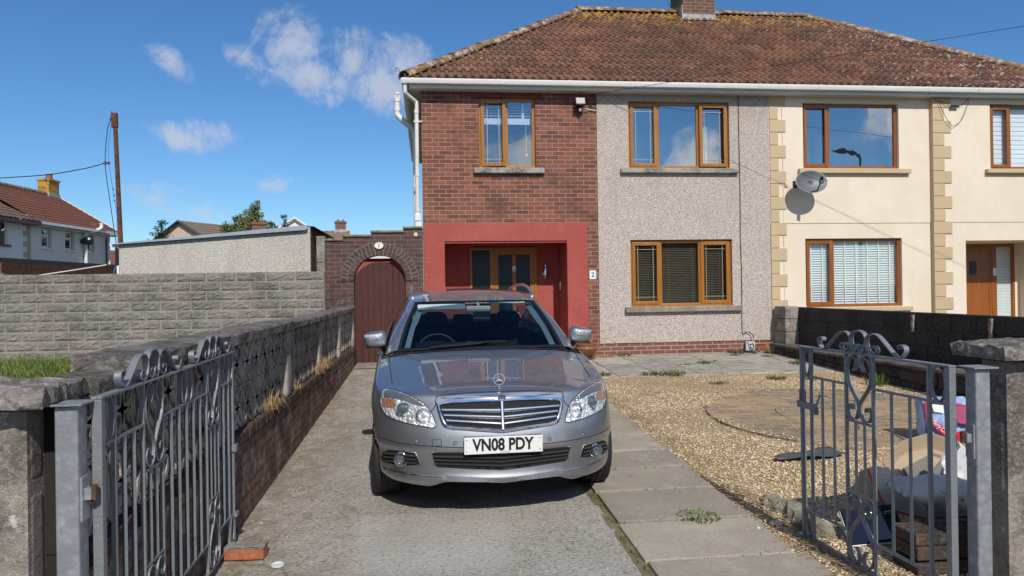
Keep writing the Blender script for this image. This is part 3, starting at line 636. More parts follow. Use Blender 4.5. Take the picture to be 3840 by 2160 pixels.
# front door of the cream half
BY2 = FY+.90
d = MB(); rectframe(d, 10.72, 12.00, .32, 2.37, .06, BY2-.03, BY2+.03); d.box(11.49, 11.60, BY2-.028, BY2+.028, .38, 2.31); door2 = d.build('front_door', MAT['oak_red'], house, bevel=.005)
d = MB(); d.box(10.78, 11.49, BY2-.02, BY2+.02, .38, 2.31); rectframe(d, 10.83, 11.44, .43, 2.24, .014, BY2-.028, BY2-.02); lf = d.build('door_leaf', MAT['oak_red'], door2, bevel=.003)
d = MB(); d.box(11.0, 11.15, BY2-.029, BY2-.02, 1.75, 2.02); d.build('door_pane', MAT['obscure'], door2)
d = MB(); d.box(11.60, 11.94, BY2-.006, BY2, .46, 2.31); d.build('door_pane', MAT['glass_clear'], door2)
d = MB(); z = .46
while z < 2.3: d.box(11.59, 11.945, BY2+.012, BY2+.03, z, z+.026); z += .031
d.build('venetian_blind', MAT['blind'], door2)
d = MB(); d.box(11.51, 11.58, BY2-.045, BY2-.029, 1.72, 1.88); d.build('doorbell', MAT['white_plastic'], door2, bevel=.005)
# ---- roof
EZ, EYF, RY, RZ = 5.235, 12.70, 16.60, 7.95
EXL, EXR = -.385, 12.94; AXL, AXR = 3.515, 9.04
m, nt, b_ = mk('roof_tile', .85, 0, .25); v = objc(nt); s = nd(nt, 'ShaderNodeSeparateXYZ', {'Vector': v}).outputs
tx = nd(nt, 'ShaderNodeMath', {0: mth(nt, 'DIVIDE', s['X'], .30)}, operation='FLOOR').outputs[0]; ty = nd(nt, 'ShaderNodeMath', {0: mth(nt, 'DIVIDE', mth(nt, 'SUBTRACT', s['Y'], EYF), .2725)}, operation='FLOOR').outputs[0]
wnz = nd(nt, 'ShaderNodeTexWhiteNoise', {'Vector': nd(nt, 'ShaderNodeCombineXYZ', {'X': tx, 'Y': ty, 'Z': 0.}).outputs[0]}).outputs['Value']
c = ramp(nt, wnz, [(0, (.112, .056, .037)), (.35, (.158, .078, .050)), (.7, (.198, .096, .060)), (1, (.24, .118, .074))])
c = mixc(nt, mth(nt, 'MULTIPLY', sstep(nt, noise(nt, v, 1.1, 5, .65), .42, .70), .6), c, (.080, .058, .045))
c = mixc(nt, mth(nt, 'MULTIPLY', sstep(nt, noise(nt, v, 40, 4, .7), .52, .72), .5), c, (.27, .19, .14))
topf = sstep(nt, s['Z'], 7.0, 7.9)
k = sstep(nt, mth(nt, 'ADD', noise(nt, v, 6.5, 6, .75), mth(nt, 'MULTIPLY', topf, .135)), .615, .69)
c = mixc(nt, mth(nt, 'MULTIPLY', k, .85), c, mixc(nt, noise(nt, v, 23, 3), (.60, .34, .03), (.44, .26, .08)))
rgt = mth(nt, 'ADD', mth(nt, 'MULTIPLY', sstep(nt, s['X'], 6.5, 10.5), .07), noise(nt, v, 11, 4, .7))
c = mixc(nt, mth(nt, 'MULTIPLY', sstep(nt, rgt, .652, .685), .8), c, (.56, .51, .47))
setc(nt, b_, c); bump(nt, b_, noise(nt, v, 60, 4, .7), .006); MAT['roof_tile'] = m
roof = MB(); NC = 14; sl_len = RY-EYF
def roll(x):
    u = (x/.15) % 1.0
    return .040*math.sqrt(max(0, 1-((u-.5)/.24)**2)) if abs(u-.5) < .24 else .004*math.cos((u-.5)*6.28)
def roofpt(x, y, h):    # h lifts square to the slope
    t = (y-EYF)/sl_len; n = Vector((0, -.571, .821)); return Vector((x, y, EZ+(RZ-EZ)*t))+n*h
rr_ = random.Random(12)
for r_ in range(NC):
    y0 = EYF+sl_len*r_/NC; y1 = EYF+sl_len*(r_+1)/NC+.03
    def hipx(y, sgn):
        t = min(max((y-EYF)/sl_len, 0), 1); return EXL+(AXL-EXL)*t if sgn < 0 else EXR+(AXR-EXR)*t
    xa, xb = hipx(y0, -1)+.02, hipx(y0, 1)-.02; n0 = math.floor(xa/.30); n1 = math.ceil(xb/.30)
    for t_ in range(n0, n1):
        ta, tb = t_*.30, t_*.30+.30; dh = rr_.uniform(-.004, .005); tw = rr_.uniform(-.004, .004); sk = rr_.uniform(-.006, .006)
        if tb < xa-.15 or ta > xb+.15: continue
        cols = []
        for k in range(19):
            x = ta+.30*k/18
            lo = min(max(x, xa), xb); lo2 = min(max(x, hipx(y1, -1)), hipx(y1, 1))
            h = roll(x)+dh
            cols.append([roofpt(lo, y0+sk, h-.016), roofpt(lo, y0+sk, h+.028), roofpt(lo2, y1, h*.96+tw*.3)])
        roof.grid(cols)
roof_o = roof.build('roof', MAT['roof_tile'], house, smooth=35, fix=False)
b = MB()  # underlay planes and the three unseen slopes
def slope(pts): b.add(pts, [tuple(range(len(pts)))])
u_ = -.03
slope([(EXL, EYF, EZ+u_), (EXR, EYF, EZ+u_), (AXR, RY, RZ+u_), (AXL, RY, RZ+u_)])
slope([(EXL, EYF, EZ+u_), (AXL, RY, RZ+u_), (EXL, 20.5, EZ+u_)]); slope([(EXR, EYF, EZ+u_), (AXR, RY, RZ+u_), (EXR, 20.5, EZ+u_)])
slope([(EXL, 20.5, EZ+u_), (EXR, 20.5, EZ+u_), (AXR, RY, RZ+u_), (AXL, RY, RZ+u_)])
b.build('roof_slope', MAT['roof_tile'], house)
m, nt, b_ = mk('ridge_tile', .9, 0, .25); v = objc(nt)
c = mixc(nt, noise(nt, v, 3, 4), (.17, .085, .05), (.27, .17, .11)); c = mixc(nt, mth(nt, 'MULTIPLY', sstep(nt, noise(nt, v, 8, 5, .75), .5, .6), .8), c, (.50, .45, .38)); c = mixc(nt, mth(nt, 'MULTIPLY', sstep(nt, noise(nt, v, 6, 5, .75), .56, .64), .85), c, (.46, .24, .04))
c = mixc(nt, mth(nt, 'MULTIPLY', sstep(nt, noise(nt, v, 14, 4), .56, .68), .7), c, (.07, .05, .035)); setc(nt, b_, c); bump(nt, b_, noise(nt, v, 40, 4), .008); MAT['ridge_tile'] = m
b = MB()
def ridge_run(p0, p1, seg=.42, r=.125):
    p0, p1 = Vector(p0), Vector(p1); L = (p1-p0).length; n = max(1, int(L/seg)); t = (p1-p0)/L; side = t.cross(Vector((0, 0, 1))).normalized(); up = side.cross(t)
    for i in range(n):
        a = p0+t*(L*i/n); c_ = p0+t*(L*(i+1)/n+.02); q = rr_.uniform(-.008, .008)
        rows = [[a_+side*math.cos(th)*(r+d)+up*(math.sin(th)*(r+d)*.8-.035+q) for a_, d in ((a, .012), (a, .012), (c_, 0))] for th in [math.pi*k/8 for k in range(9)]]
        b.grid(rows)
ridge_run((EXL+.02, EYF+.02, EZ+.05), (AXL, RY, RZ+.02)); ridge_run((AXL-.05, RY, RZ+.03), (AXR+.05, RY, RZ+.03)); ridge_run((AXR, RY, RZ+.02), (EXR-.02, EYF+.02, EZ+.05))
b.build('ridge_tiles', MAT['ridge_tile'], house, smooth=50, solid=.015)
b = MB(); hp = [(EXL-.05, EYF-.02, EZ-.04), (EXL-.05, EYF-.02, EZ+.10), (EXL-.075, EYF-.03, EZ+.15), (EXL-.11, EYF-.04, EZ+.15), (EXL-.115, EYF-.04, EZ+.11), (EXL-.09, EYF-.04, EZ+.10)]
b.strip(smoothpath(hp, 4), (0, 1, 0), .025, .008)
MAT['rust'] = weathered('rust', (.14, .055, .030), (.055, .03, .02), (.24, .10, .05), 9, 40, bp=.002); b.build('hip_iron', MAT['rust'], house)
# chimney
MAT['brick_chim'] = brick('brick_chim', 'x', (.16, .075, .045), (.095, .05, .035), (.22, .19, .15), (.06, .045, .03), white=(.30, .22, .06), wz=(7.5, 8.4), stain=.6, wamt=.45)
b = MB(); b.box(5.88, 6.64, 16.25, 17.10, 7.3, 9.4); b.box(5.83, 6.69, 16.2, 17.15, 9.4, 9.55); ch = b.build('chimney', MAT['brick_chim'], house)
MAT['lead_sheet'] = weathered('lead_sheet', (.40, .40, .40), (.22, .22, .23), (.55, .55, .54), 6, 30, bp=.002)
b = MB(); b.box(5.862, 6.658, 16.234, 16.256, 7.62, 7.83); b.box(5.862, 5.884, 16.256, 17.0, 7.70, 8.05)
b.add([(5.80, 16.05, 7.625), (6.74, 16.05, 7.625), (6.70, 16.24, 7.70), (5.84, 16.24, 7.70)], [(0, 1, 2, 3)]); b.build('flashing', MAT['lead_sheet'], ch)
for x in (6.05, 6.45):
    b = MB(); b.lathe([(.12, 9.5), (.14, 9.55), (.11, 9.6), (.10, 9.95), (.12, 10.0), (.09, 10.0)], 14, Matrix.Translation((x, 16.7, 0))); b.build('chimney_pot', MAT['terracotta'], ch, smooth=40)
b = MB(); b.tube([(5.86, 16.5, 8.0), (5.70, 16.45, 8.02), (5.58, 16.4, 8.12), (5.54, 16.4, 8.35), (5.58, 16.4, 8.6)], .006, 5); b.box(5.80, 5.87, 16.45, 16.5, 7.97, 8.05); b.build('aerial_wire', MAT['black_plastic'], ch)
# gutters, fascia and soffit
MAT['soffit'] = plain('soffit', (.52, .50, .45), .6, var=.08, vs=4)
prof = [(0, 0), (-.012, -.052), (-.048, -.072), (-.088, -.066), (-.108, -.022), (-.108, .002), (-.116, .006), (-.116, -.004), (-.115, -.028), (-.094, -.074), (-.048, -.081), (-.006, -.060), (.006, 0)]
def gutter(p0, p1, out):
    p0, p1, out = Vector(p0), Vector(p1), Vector(out); b = MB(); d = (p1-p0).normalized()
    b.prism(prof, lambda a, c_, t: p0+(p1-p0)*t-out*a+Vector((0, 0, c_)), 0, 1); return b
GZ = 5.222
gfr = gutter((EXL-.02, 12.775, GZ), (EXR, 12.775, GZ), (0, -1, 0))
for x in (-.22, .17, 1.27, 2.5, 3.72, 4.9, 6.0, 7.15, 8.2, 9.3, 10.3, 11.4, 12.3):
    gfr.prism([(a*1.06, c_*1.06+.003) for a, c_ in prof], lambda a, c_, t, x=x: Vector((x+t, 12.775+a, GZ+c_)), -.014, .014)
gfr.build('gutter', MAT['white_plastic'], house, smooth=35)
gutter((EXL-.02+.11, 12.68, GZ), (EXL-.02+.11, 20.5, GZ), (-1, 0, 0)).build('gutter', MAT['white_plastic'], house, smooth=35)
MAT['fascia'] = plain('fascia', (.62, .62, .60), .4, var=.06, vs=2)
b = MB(); b.box(-.28, 12.9, 12.776, 12.80, 5.085, 5.23); b.box(-.282, -.262, 12.80, 20.45, 5.085, 5.23); b.build('fascia', MAT['fascia'], house)
b = MB(); b.box(-.262, 12.9, 12.80, 13.05, 5.09, 5.10); b.box(-.262, -.07, 13.05, 20.4, 5.09, 5.10); b.build('soffit', MAT['soffit'], house)
# pipes on the corner
b = MB(); b.tube(smoothpath([(-.345, 12.74, 5.17), (-.345, 12.75, 5.02), (-.33, 12.78, 4.985), (-.18, 12.95, 4.90), (-.155, 12.965, 4.86), (-.158, 12.97, 4.7)], 5), .034, 10); b.tube([(-.158, 12.97, 4.72), (-.166, 12.97, 2.85)], .036, 12)
for z in (4.72, 4.55, 3.62, 3.0): b.tube([(-.16, 12.97, z-.03), (-.16, 12.97, z+.03)], .044, 12)
b.box(-.21, -.06, 12.955, 13.02, 4.54, 4.56); b.build('downpipe', MAT['pipe_cream'], house, smooth=40)
b = MB(); b.box(-.215, -.105, 12.90, 13.04, 2.80, 2.93); b.box(-.20, -.10, 12.915, 13.02, 2.62, 2.80); b.build('hopper', MAT['white_plastic'], house, bevel=.015)
b = MB(); b.tube(smoothpath([(-.535, 14.3, 5.28), (-.54, 14.3, 5.02), (-.50, 14.3, 4.93), (-.25, 14.3, 4.70), (-.20, 14.3, 4.60), (-.20, 14.3, 4.4)], 5), .055, 12); b.tube([(-.20, 14.3, 4.45), (-.20, 14.3, 2.6)], .055, 12)
for p in ((-.538, 5.08), (-.535, 5.26), (-.20, 4.55), (-.20, 3.6)): b.tube([(p[0], 14.3, p[1]-.035), (p[0], 14.3, p[1]+.035)], .064, 12)
for k in range(10): a = k*.628; b.box(-.535+.05*math.cos(a)-.006, -.535+.05*math.cos(a)+.006, 14.3+.05*math.sin(a)-.006, 14.3+.05*math.sin(a)+.006, 5.29, 5.38)
b.lathe([(.058, 5.37), (.058, 5.40), (0, 5.405)], 12, Matrix.Translation((-.535, 14.3, 0))); b.build('soil_pipe', MAT['white_plastic'], house, smooth=40)
# cables clipped to the front
b = MB(); b.tube(smoothpath([(5.72, 12.97, 5.10), (5.724, 12.972, 4.2), (5.73, 12.972, 3.3), (5.722, 12.972, 2.4), (5.735, 12.972, 1.8), (5.728, 12.972, .9), (5.74, 12.972, .70), (5.80, 12.95, .74), (5.90, 12.93, .70), (5.92, 12.92, .6)], 6), .007, 6)
b.tube(smoothpath([(2.86, 12.98, 5.00), (2.95, 12.97, 4.86), (3.04, 12.96, 4.84), (3.05, 12.96, 4.98), (2.97, 12.97, 5.03), (2.90, 12.97, 4.98), (2.98, 12.97, 4.85), (3.07, 12.96, 4.80)], 5), .006, 6)
b.build('wall_cable', MAT['black_plastic'], house)
b = MB(); b.tube(smoothpath([(6.56, 12.97, 5.07), (6.57, 12.972, 3.6), (6.57, 12.982, 2.6), (6.57, 12.99, 1.0)], 4), .005, 5); b.build('wall_cable', MAT['cream'], house)
b = MB(); b.tube(smoothpath([(2.84, 12.92, 4.80), (2.95, 12.97, 4.80), (3.06, 12.96, 4.775)], 5), .007, 5); b.build('wall_cable', MAT['white_plastic'], house)
b = MB(); b.tube(smoothpath([(9.45, 12.86, 5.08), (9.9, 12.86, 4.93), (10.0, 12.86, 4.92), (10.15, 12.86, 5.0), (10.22, 12.86, 5.10)], 5), .005, 5); b.tube(smoothpath([(9.62, 12.86, 4.98), (9.75, 12.84, 4.70), (9.9, 12.86, 4.55), (10.1, 12.86, 4.7), (10.25, 12.86, 5.08)], 5), .005, 5); b.box(9.86, 10.02, 12.84, 12.87, 4.90, 4.94); b.build('wall_cable', MAT['black_plastic'], house)
# ================================================================== WALLS, GATES
MAT['split'] = weathered('split_block', (.225, .203, .18), (.135, .122, .11), (.34, .315, .28), 2.5, 30, bp=.012, bs=45, spots=(.42, .41, .39), spot_scale=26, spot_amt=.04)
MAT['mortar_pale'] = weathered('mortar_pale', (.40, .325, .235), (.30, .25, .19), (.48, .41, .32), 3, 50)
MAT['old_concrete'] = weathered('old_concrete', (.30, .26, .22), (.12, .105, .092), (.46, .41, .355), 4.5, 55, bp=.008, bs=120, spots=(.62, .61, .58), spot_scale=14, spot_amt=.06)
MAT['cap_concrete'] = weathered('cap_concrete', (.27, .24, .215), (.09, .08, .07), (.46, .41, .365), 5, 30, bp=.012, bs=55, spots=(.55, .53, .50), spot_scale=22, spot_amt=.03)
MAT['screen'] = weathered('screen_block', (.42, .36, .30), (.18, .155, .13), (.60, .54, .48), 5, 40, bp=.006, bs=70)
MAT['brick_base'] = brick('brick_base', 'y', (.215, .105, .070), (.120, .066, .048), (.085, .074, .063), (.040, .033, .028), stain=.8, ms=.011, white=(.42, .40, .37), wz=(0, .2), wamt=.55, bd=.016)
MAT['black_block'] = weathered('black_block', (.040, .037, .035), (.018, .017, .017), (.10, .093, .086), 2, 26, bp=.006, bs=50, spots=(.25, .24, .23), spot_scale=24, spot_amt=.0)
def rough_block(b, x0, x1, z0, z1, y, dp, rg, nx=9, nz=5, bulge=.019):
    """one split-faced block: rock-faced front, flat margins"""
    rows = []
    for i in range(nx+1):
        r_ = []
        for j in range(nz+1):
            e = 0 if i in (0, nx) or j in (0, nz) else 1
            r_.append((x0+(x1-x0)*i/nx+(rg.uniform(-.008, .008) if e else 0), y-(rg.uniform(.004, bulge) if e else 0), z0+(z1-z0)*j/nz+(rg.uniform(-.008, .008) if e else 0)))
        rows.append(r_)
    b.grid(rows); b.quad((x0, y, z1), (x1, y, z1), (x1, y+dp, z1), (x0, y+dp, z1)); b.quad((x0, y, z0), (x0, y+dp, z0), (x1, y+dp, z0), (x1, y, z0))
    b.quad((x0, y, z0), (x0, y, z1), (x0, y+dp, z1), (x0, y+dp, z0)); b.quad((x1, y, z0), (x1, y+dp, z0), (x1, y+dp, z1), (x1, y, z1))
rg = random.Random(21)
bw = thing('block_wall', 'long grey split-faced block wall with pale mortar joints behind the lawn', 'wall', (-5, 12.7, .5))
b = MB(); YB = 12.60; zt = 1.935; bh, bl = .1545, .475
for k in range(10):
    z1 = zt-k*bh; z0 = z1-bh+.013; off = (0 if k % 2 == 0 else bl*.52)+rg.uniform(-.03, .03)
    x = -1.735
    first = True
    while x > -11:
        L = bl-.014 if not first else (bl-.014 if k % 2 == 0 else bl*.5); x0 = x-L
        rough_block(b, x0, x, z0, z1, YB, .02, rg); x = x0-.014; first = False
b.build('blocks', MAT['split'], bw, fix=True)
b = MB(); b.box(-11, -1.73, YB+.006, YB+.20, .30, zt-.003); b.build('mortar', MAT['mortar_pale'], bw)
# pier block between garage and arch
b = MB()
for k in range(5): b.box(-1.885, -1.745, 12.84, 13.02, .3+k*.45, .3+k*.45+.444)
t = b.build('block_pier', MAT['old_concrete'], None, bevel=.008); tag(t, 'narrow grey concrete block pier beside the arched brick wall', 'wall')
# arched brick wall
aw = thing('arched_brick_wall', 'dark weathered brick wall with stepped concrete copings and a round arched gateway', 'wall', (-.9, 12.95, .3))
MAT['brick_arch'] = brick('brick_arch', 'x', (.115, .056, .048), (.062, .038, .036), (.155, .135, .118), (.032, .026, .026), stain=.6, ms=.008, white=(.42, .39, .36), wz=(1.9, .7), wamt=.75, bd=.008)
AY, AC, AZ, AR = 12.85, -.826, 1.765, .442
outline = [(-1.740, .28), (-1.740, 2.465), (-1.443, 2.465), (-1.443, 2.53), (-.965, 2.53), (-.965, 2.598), (-.415, 2.598), (-.415, 2.665), (-.080, 2.665), (-.080, .28)]
ring = [(AC+AR, .28)]+arc(AC, AZ, AR, 0, 180, 28)+[(AC-AR, .28)]
bm = bmesh.new()
loop = [(x, z) for x, z in outline]+ring
vs = [bm.verts.new((x, AY, z)) for x, z in loop]; f = bm.faces.new(vs)
r_ = bmesh.ops.extrude_face_region(bm, geom=[f]); bmesh.ops.translate(bm, verts=[e for e in r_['geom'] if isinstance(e, bmesh.types.BMVert)], vec=(0, .225, 0))
bmesh.ops.triangulate(bm, faces=[f_ for f_ in bm.faces if len(f_.verts) > 4]); bmesh.ops.recalc_face_normals(bm, faces=bm.faces)
me = bpy.data.meshes.new('brickwork'); bm.to_mesh(me); bm.free(); o = bpy.data.objects.new('brickwork', me); COL.objects.link(o); me.materials.append(MAT['brick_arch']); o.parent = aw; o.matrix_parent_inverse = WORLD(aw).inverted()
MAT['arch_brick'] = weathered('arch_brick', (.098, .052, .046), (.048, .034, .034), (.19, .13, .11), 7, 40, bp=.005, spots=(.40, .37, .34), spot_scale=16, spot_amt=.03)
b = MB(); b2 = MB()
for r0, n in ((AR+.002, 22), (AR+.114, 27)):
    for k in range(n):
        a0 = math.pi*k/n; a1 = math.pi*(k+1)/n; g = .012
        pts = [(AC+r0*math.cos(a0+g), AZ+r0*math.sin(a0+g)), (AC+(r0+.103)*math.cos(a0+g), AZ+(r0+.103)*math.sin(a0+g)), (AC+(r0+.103)*math.cos(a1-g), AZ+(r0+.103)*math.sin(a1-g)), (AC+r0*math.cos(a1-g), AZ+r0*math.sin(a1-g))]
        b.prism(pts, lambda a, c_, d: (a, AY+d, c_), -.016+rg.uniform(-.004, .004), .02)
b.build('arch_ring', MAT['arch_brick'], aw, bevel=.004)
m_ = arc(AC, AZ, AR+.001, 0, 180, 40)+arc(AC, AZ, AR+.222, 180, 0, 40); b2.prism(m_, lambda a, c_, d: (a, AY+d, c_), -.008, .01); 
bb = b2.build('arch_mortar', plain('arch_mortar', (.20, .18, .155), .9, var=.3, vs=20, bp=.003), aw)
b = MB()
for x0, x1, z in ((-1.75, -1.435, 2.465), (-1.45, -.955, 2.531), (-.975, -.405, 2.599), (-.425, -.078, 2.666)): b.box(x0, x1-.004, AY-.03, AY+.255, z, z+.036)
MAT['coping_moss'] = weathered('coping_moss', (.25, .215, .15), (.12, .11, .075), (.36, .33, .26), 5, 30, bp=.006, spots=(.40, .30, .08), spot_scale=15, spot_amt=.03); b.build('coping', MAT['coping_moss'], aw, bevel=.006)
# wooden gate
gt = thing('arched_wooden_gate', 'brown painted boarded gate with a rounded top in the brick archway', 'gate', (AC, 13.0, .3))
m, nt, b_ = mk('gate_paint', .6, 0, .35); v = objc(nt); q_ = nd(nt, 'ShaderNodeVectorMath', {0: v, 1: (1, 1, .12)}, operation='MULTIPLY').outputs[0]
c = mixc(nt, noise(nt, q_, 22, 5, .65), (.046, .015, .012), (.082, .027, .020)); c = mixc(nt, mth(nt, 'MULTIPLY', sstep(nt, noise(nt, v, 16, 5, .8), .64, .72), .5), c, (.24, .17, .14)); setc(nt, b_, c); bump(nt, b_, noise(nt, q_, 50, 4), .003); MAT['gate_paint'] = m
b = MB(); nb = 8; GW = .86
for k in range(nb):
    xa = AC-GW/2+GW*k/nb+.0014; xb = AC-GW/2+GW*(k+1)/nb-.0014
    top = lambda x: 1.66+.44*math.sqrt(max(0, 1-((x-AC)/.47)**2))
    poly = [(xa, .335), (xb, .335), (xb, top(xb)), ((xa+xb)/2, top((xa+xb)/2)), (xa, top(xa))]
    b.prism(poly, lambda a, c_, d: (a, 12.965+d, c_), rg.uniform(-.002, .002), .025)
b.build('boards', MAT['gate_paint'], gt, bevel=.008)
b = MB()
for z in (.6, 1.2, 1.6): b.box(AC-.40, AC+.40, 12.99, 13.02, z, z+.09)
b.build('ledge', MAT['gate_paint'], gt)
# painted shed seen through the gap over the gate
sh = thing('garden_shed', 'red painted lean-to with a white edge seen through the archway', 'shed', (AC, 16.6, .34))
b = MB(); b.box(-1.9, -.12, 16.5, 18.4, .3, 2.30); b.build('wall', MAT['red_render'], sh); b = MB(); b.box(-1.95, -.12, 16.42, 18.5, 2.31, 2.42); b.build('roof', MAT['white_plastic'], sh)
# oval and square number plaques
def plaque_oval():
    t = thing('number_plaque', 'white oval number 2 plaque with a beaded gilt rim above the brick arch', 'house number', (AC-.005, AY-.02, 2.375))
    b = MB(); b.prism([(.075*math.cos(a)*1.0, .056*math.sin(a)) for a in [k*math.pi/16 for k in range(32)]], lambda a, c_, d: (AC-.005+a, AY-.035+d, 2.375+c_), 0, .018); b.build('plate', plain('enamel', (.78, .78, .72), .2, var=.02), t, bevel=.003)
    b = MB()
    for k in range(26): a = k*2*math.pi/26; b.lathe([(0, -.008), (.007, -.004), (.007, .004), (0, .008)], 6, Matrix.Translation((AC-.005+.078*math.cos(a), AY-.034, 2.375+.059*math.sin(a))))
    b.build('beaded_rim', MAT['gold'], t, smooth=60)
    textmesh('2', .085, 'numeral', MAT['black_plastic'], Matrix.Translation((AC-.005, AY-.037, 2.375)) @ Matrix.Rotation(R(90), 4, 'X'), t)
plaque_oval()
t = thing('number_plaque', 'white square ceramic tile with a blue number 2 on the brick beside the porch', 'house number', (2.948, FY-.01, 1.83))
b = MB(); b.box(2.885, 3.01, FY-.014, FY-.001, 1.745, 1.91); b.build('tile', plain('glaze', (.78, .79, .78), .15, var=.02), t, bevel=.003)
MAT['blue_ink'] = plain('blue_ink', (.02, .06, .22), .3); textmesh('2', .115, 'numeral', MAT['blue_ink'], Matrix.Translation((2.948, FY-.0155, 1.825)) @ Matrix.Rotation(R(90), 4, 'X'), t, offset=.003)
b = MB()
for k in range(40):
    e = k/40*4; s_ = int(e); f_ = e-s_; px, pz = [(2.893+f_*.109, 1.753), (3.002, 1.753+f_*.149), (3.002-f_*.109, 1.902), (2.893, 1.902-f_*.149)][s_]; b.box(px-.003, px+.003, FY-.0155, FY-.0135, pz-.003, pz+.003)
b.build('border_pattern', MAT['blue_ink'], t)
b = MB(); b.lathe([(0, 0), (.035, .004), (.04, .012), (.035, .03), (0, .035)], 16, Matrix.Translation((-.20, AY, 2.56)) @ Matrix.Rotation(R(90), 4, 'X')); tag(b.build('bulkhead_light', plain('opal', (.55, .50, .40), .3), None, smooth=40), 'small round cream light fitting near the top of the arched wall', 'light')
# ---- left boundary wall: brick base, pierced screen blocks, piers, coping
lw = thing('screen_block_wall', 'long low garden wall of pierced leaf-pattern blocks on a dark brick base beside the drive', 'wall', (-1.35, 7.5, .1))
XW = -1.24
b = MB(); b.box(XW-.22, XW, 2.83, 12.62, -.2, .655); b.build('brick_base', MAT['brick_base'], lw)
b = MB(); y = 2.84
while y < 12.6: b.box(XW-.235, XW+.012+rg.uniform(-.006, .006), y, y+.102, .600, .668+rg.uniform(-.004, .004)); y += .1125
MAT['brick_cap'] = weathered('brick_cap', (.085, .05, .038), (.035, .028, .024), (.16, .11, .085), 6, 40, bp=.006, spots=(.34, .32, .29), spot_scale=15, spot_amt=.03); b.build('brick_capping', MAT['brick_cap'], lw, bevel=.006)
MAT['pier'] = weathered('pier_concrete', (.40, .35, .295), (.20, .175, .15), (.52, .47, .41), 4, 34, bp=.010, bs=60, spots=(.62, .60, .56), spot_scale=20, spot_amt=.06)
PIERS = [4.58, 6.76, 8.69, 10.58, 12.50]; SX = -1.335
for y in PIERS:
    b = MB(); b.box(SX-.10, SX+.095, y-.095, y+.095, .66, 1.262); b.build('pier', MAT['pier'], lw, bevel=.03)
def screen_panel(y0, y1):
    b = MB(); n = max(1, round((y1-y0)/.293)); L = (y1-y0)/n; z0 = .672; hh = .292
    for i in range(n):
        for j in range(2):
            cy, cz_ = y0+L*(i+.5), z0+hh*(j+.5)
            W_, H_ = L/2-.004, hh/2-.003
            fr = [(-W_, -H_), (W_, -H_), (W_, H_), (-W_, H_)]; t_ = .020
            for (a, c_), (d, e) in zip(fr, fr[1:]+fr[:1]):
                if a == d: b.box(SX-.045, SX+.045, min(cy+a, cy+a-math.copysign(t_, a)), max(cy+a, cy+a-math.copysign(t_, a)), cz_-H_, cz_+H_)
                else: b.box(SX-.044, SX+.044, cy-W_+t_, cy+W_-t_, min(cz_+c_, cz_+c_-math.copysign(t_, c_)), max(cz_+c_, cz_+c_-math.copysign(t_, c_)))
            # four pointed leaves and the arcs between them
            for q in range(4):
                sx_, sz_ = (1, 1, -1, -1)[q], (1, -1, 1, -1)[q]
                for bow in (1, -1):
                    pts = [(SX+.024, cy+sx_*(W_-t_*.6)*u-sz_*sx_*sz_*bow*.030*math.sin(math.pi*u)*1.0, cz_+sz_*(H_-t_*.6)*u+sz_*bow*.030*math.sin(math.pi*u)) for u in [k/8 for k in range(9)]]
                    b.strip(pts, (1, 0, 0), .060, .028)
            for q in range(4):
                a = q*math.pi/2; pts = [(SX, cy+math.cos(a)*(W_-.01)-math.cos(a)*.055*math.cos(p), cz_+math.sin(a)*(H_-.01)-math.sin(a)*.055*math.cos(p)) if False else (SX+.022, cy+math.cos(a)*(W_)+.075*math.cos(a+p), cz_+math.sin(a)*(H_)+.075*math.sin(a+p)) for p in [R(t) for t in range(110, 251, 14)]]
                b.strip(pts, (1, 0, 0), .055, .022)
    b.build('screen_panel', MAT['screen'], lw)
ends = [2.84]+[q for y in PIERS for q in (y-.10, y+.10)]
for i in range(0, len(ends)-1, 2): screen_panel(ends[i], ends[i+1])
b = MB(); b.box(SX-.075, SX-.058, 2.86, 12.4, .67, 1.26); b.box(-1.462, -1.236, 2.80, 2.826, -.1, .66); b.box(-1.40, -1.28, 2.80, 2.836, .665, 1.20); b.build('shade_board', plain('shade_black', (.018, .016, .014), .9, var=.3), lw)  # black boards added to darken the block holes and the sunlit wall end
b = MB()
def coping(y0, y1, z0, z1, xa, xb):
    n = max(2, int((y1-y0)/.12)); rows = []
    for k in range(n+1):
        y = y0+(y1-y0)*k/n; j = lambda s=.006: rg.uniform(-s, s)
        rows.append([(xa+j(), y, z0+j()), (xb+j(), y, z0+j()), (xb+j(), y, z1-.012+j()), (xb-.015+j(), y, z1+j()), ((xa+xb)/2+j(), y, z1+j()), (xa+.015+j(), y, z1+j()), (xa+j(), y, z1-.012+j()), (xa, y, z0)])
    b.grid(rows); b.add(rows[0], [tuple(range(8))]); b.add(rows[-1], [tuple(range(8))])
coping(3.27, 6.90, 1.262, 1.335, SX-.16, SX+.125); coping(6.915, 8.9, 1.265, 1.32, SX-.15, SX+.12); coping(8.91, 10.8, 1.265, 1.325, SX-.15, SX+.115); coping(10.81, 12.60, 1.265, 1.33, SX-.15, SX+.12)
coping(2.91, 3.26, 1.205, 1.272, SX-.16, SX+.11)
b.build('coping', weathered('wall_coping', (.17, .15, .13), (.07, .06, .052), (.34, .305, .27), 5, 30, bp=.012, bs=55), lw)
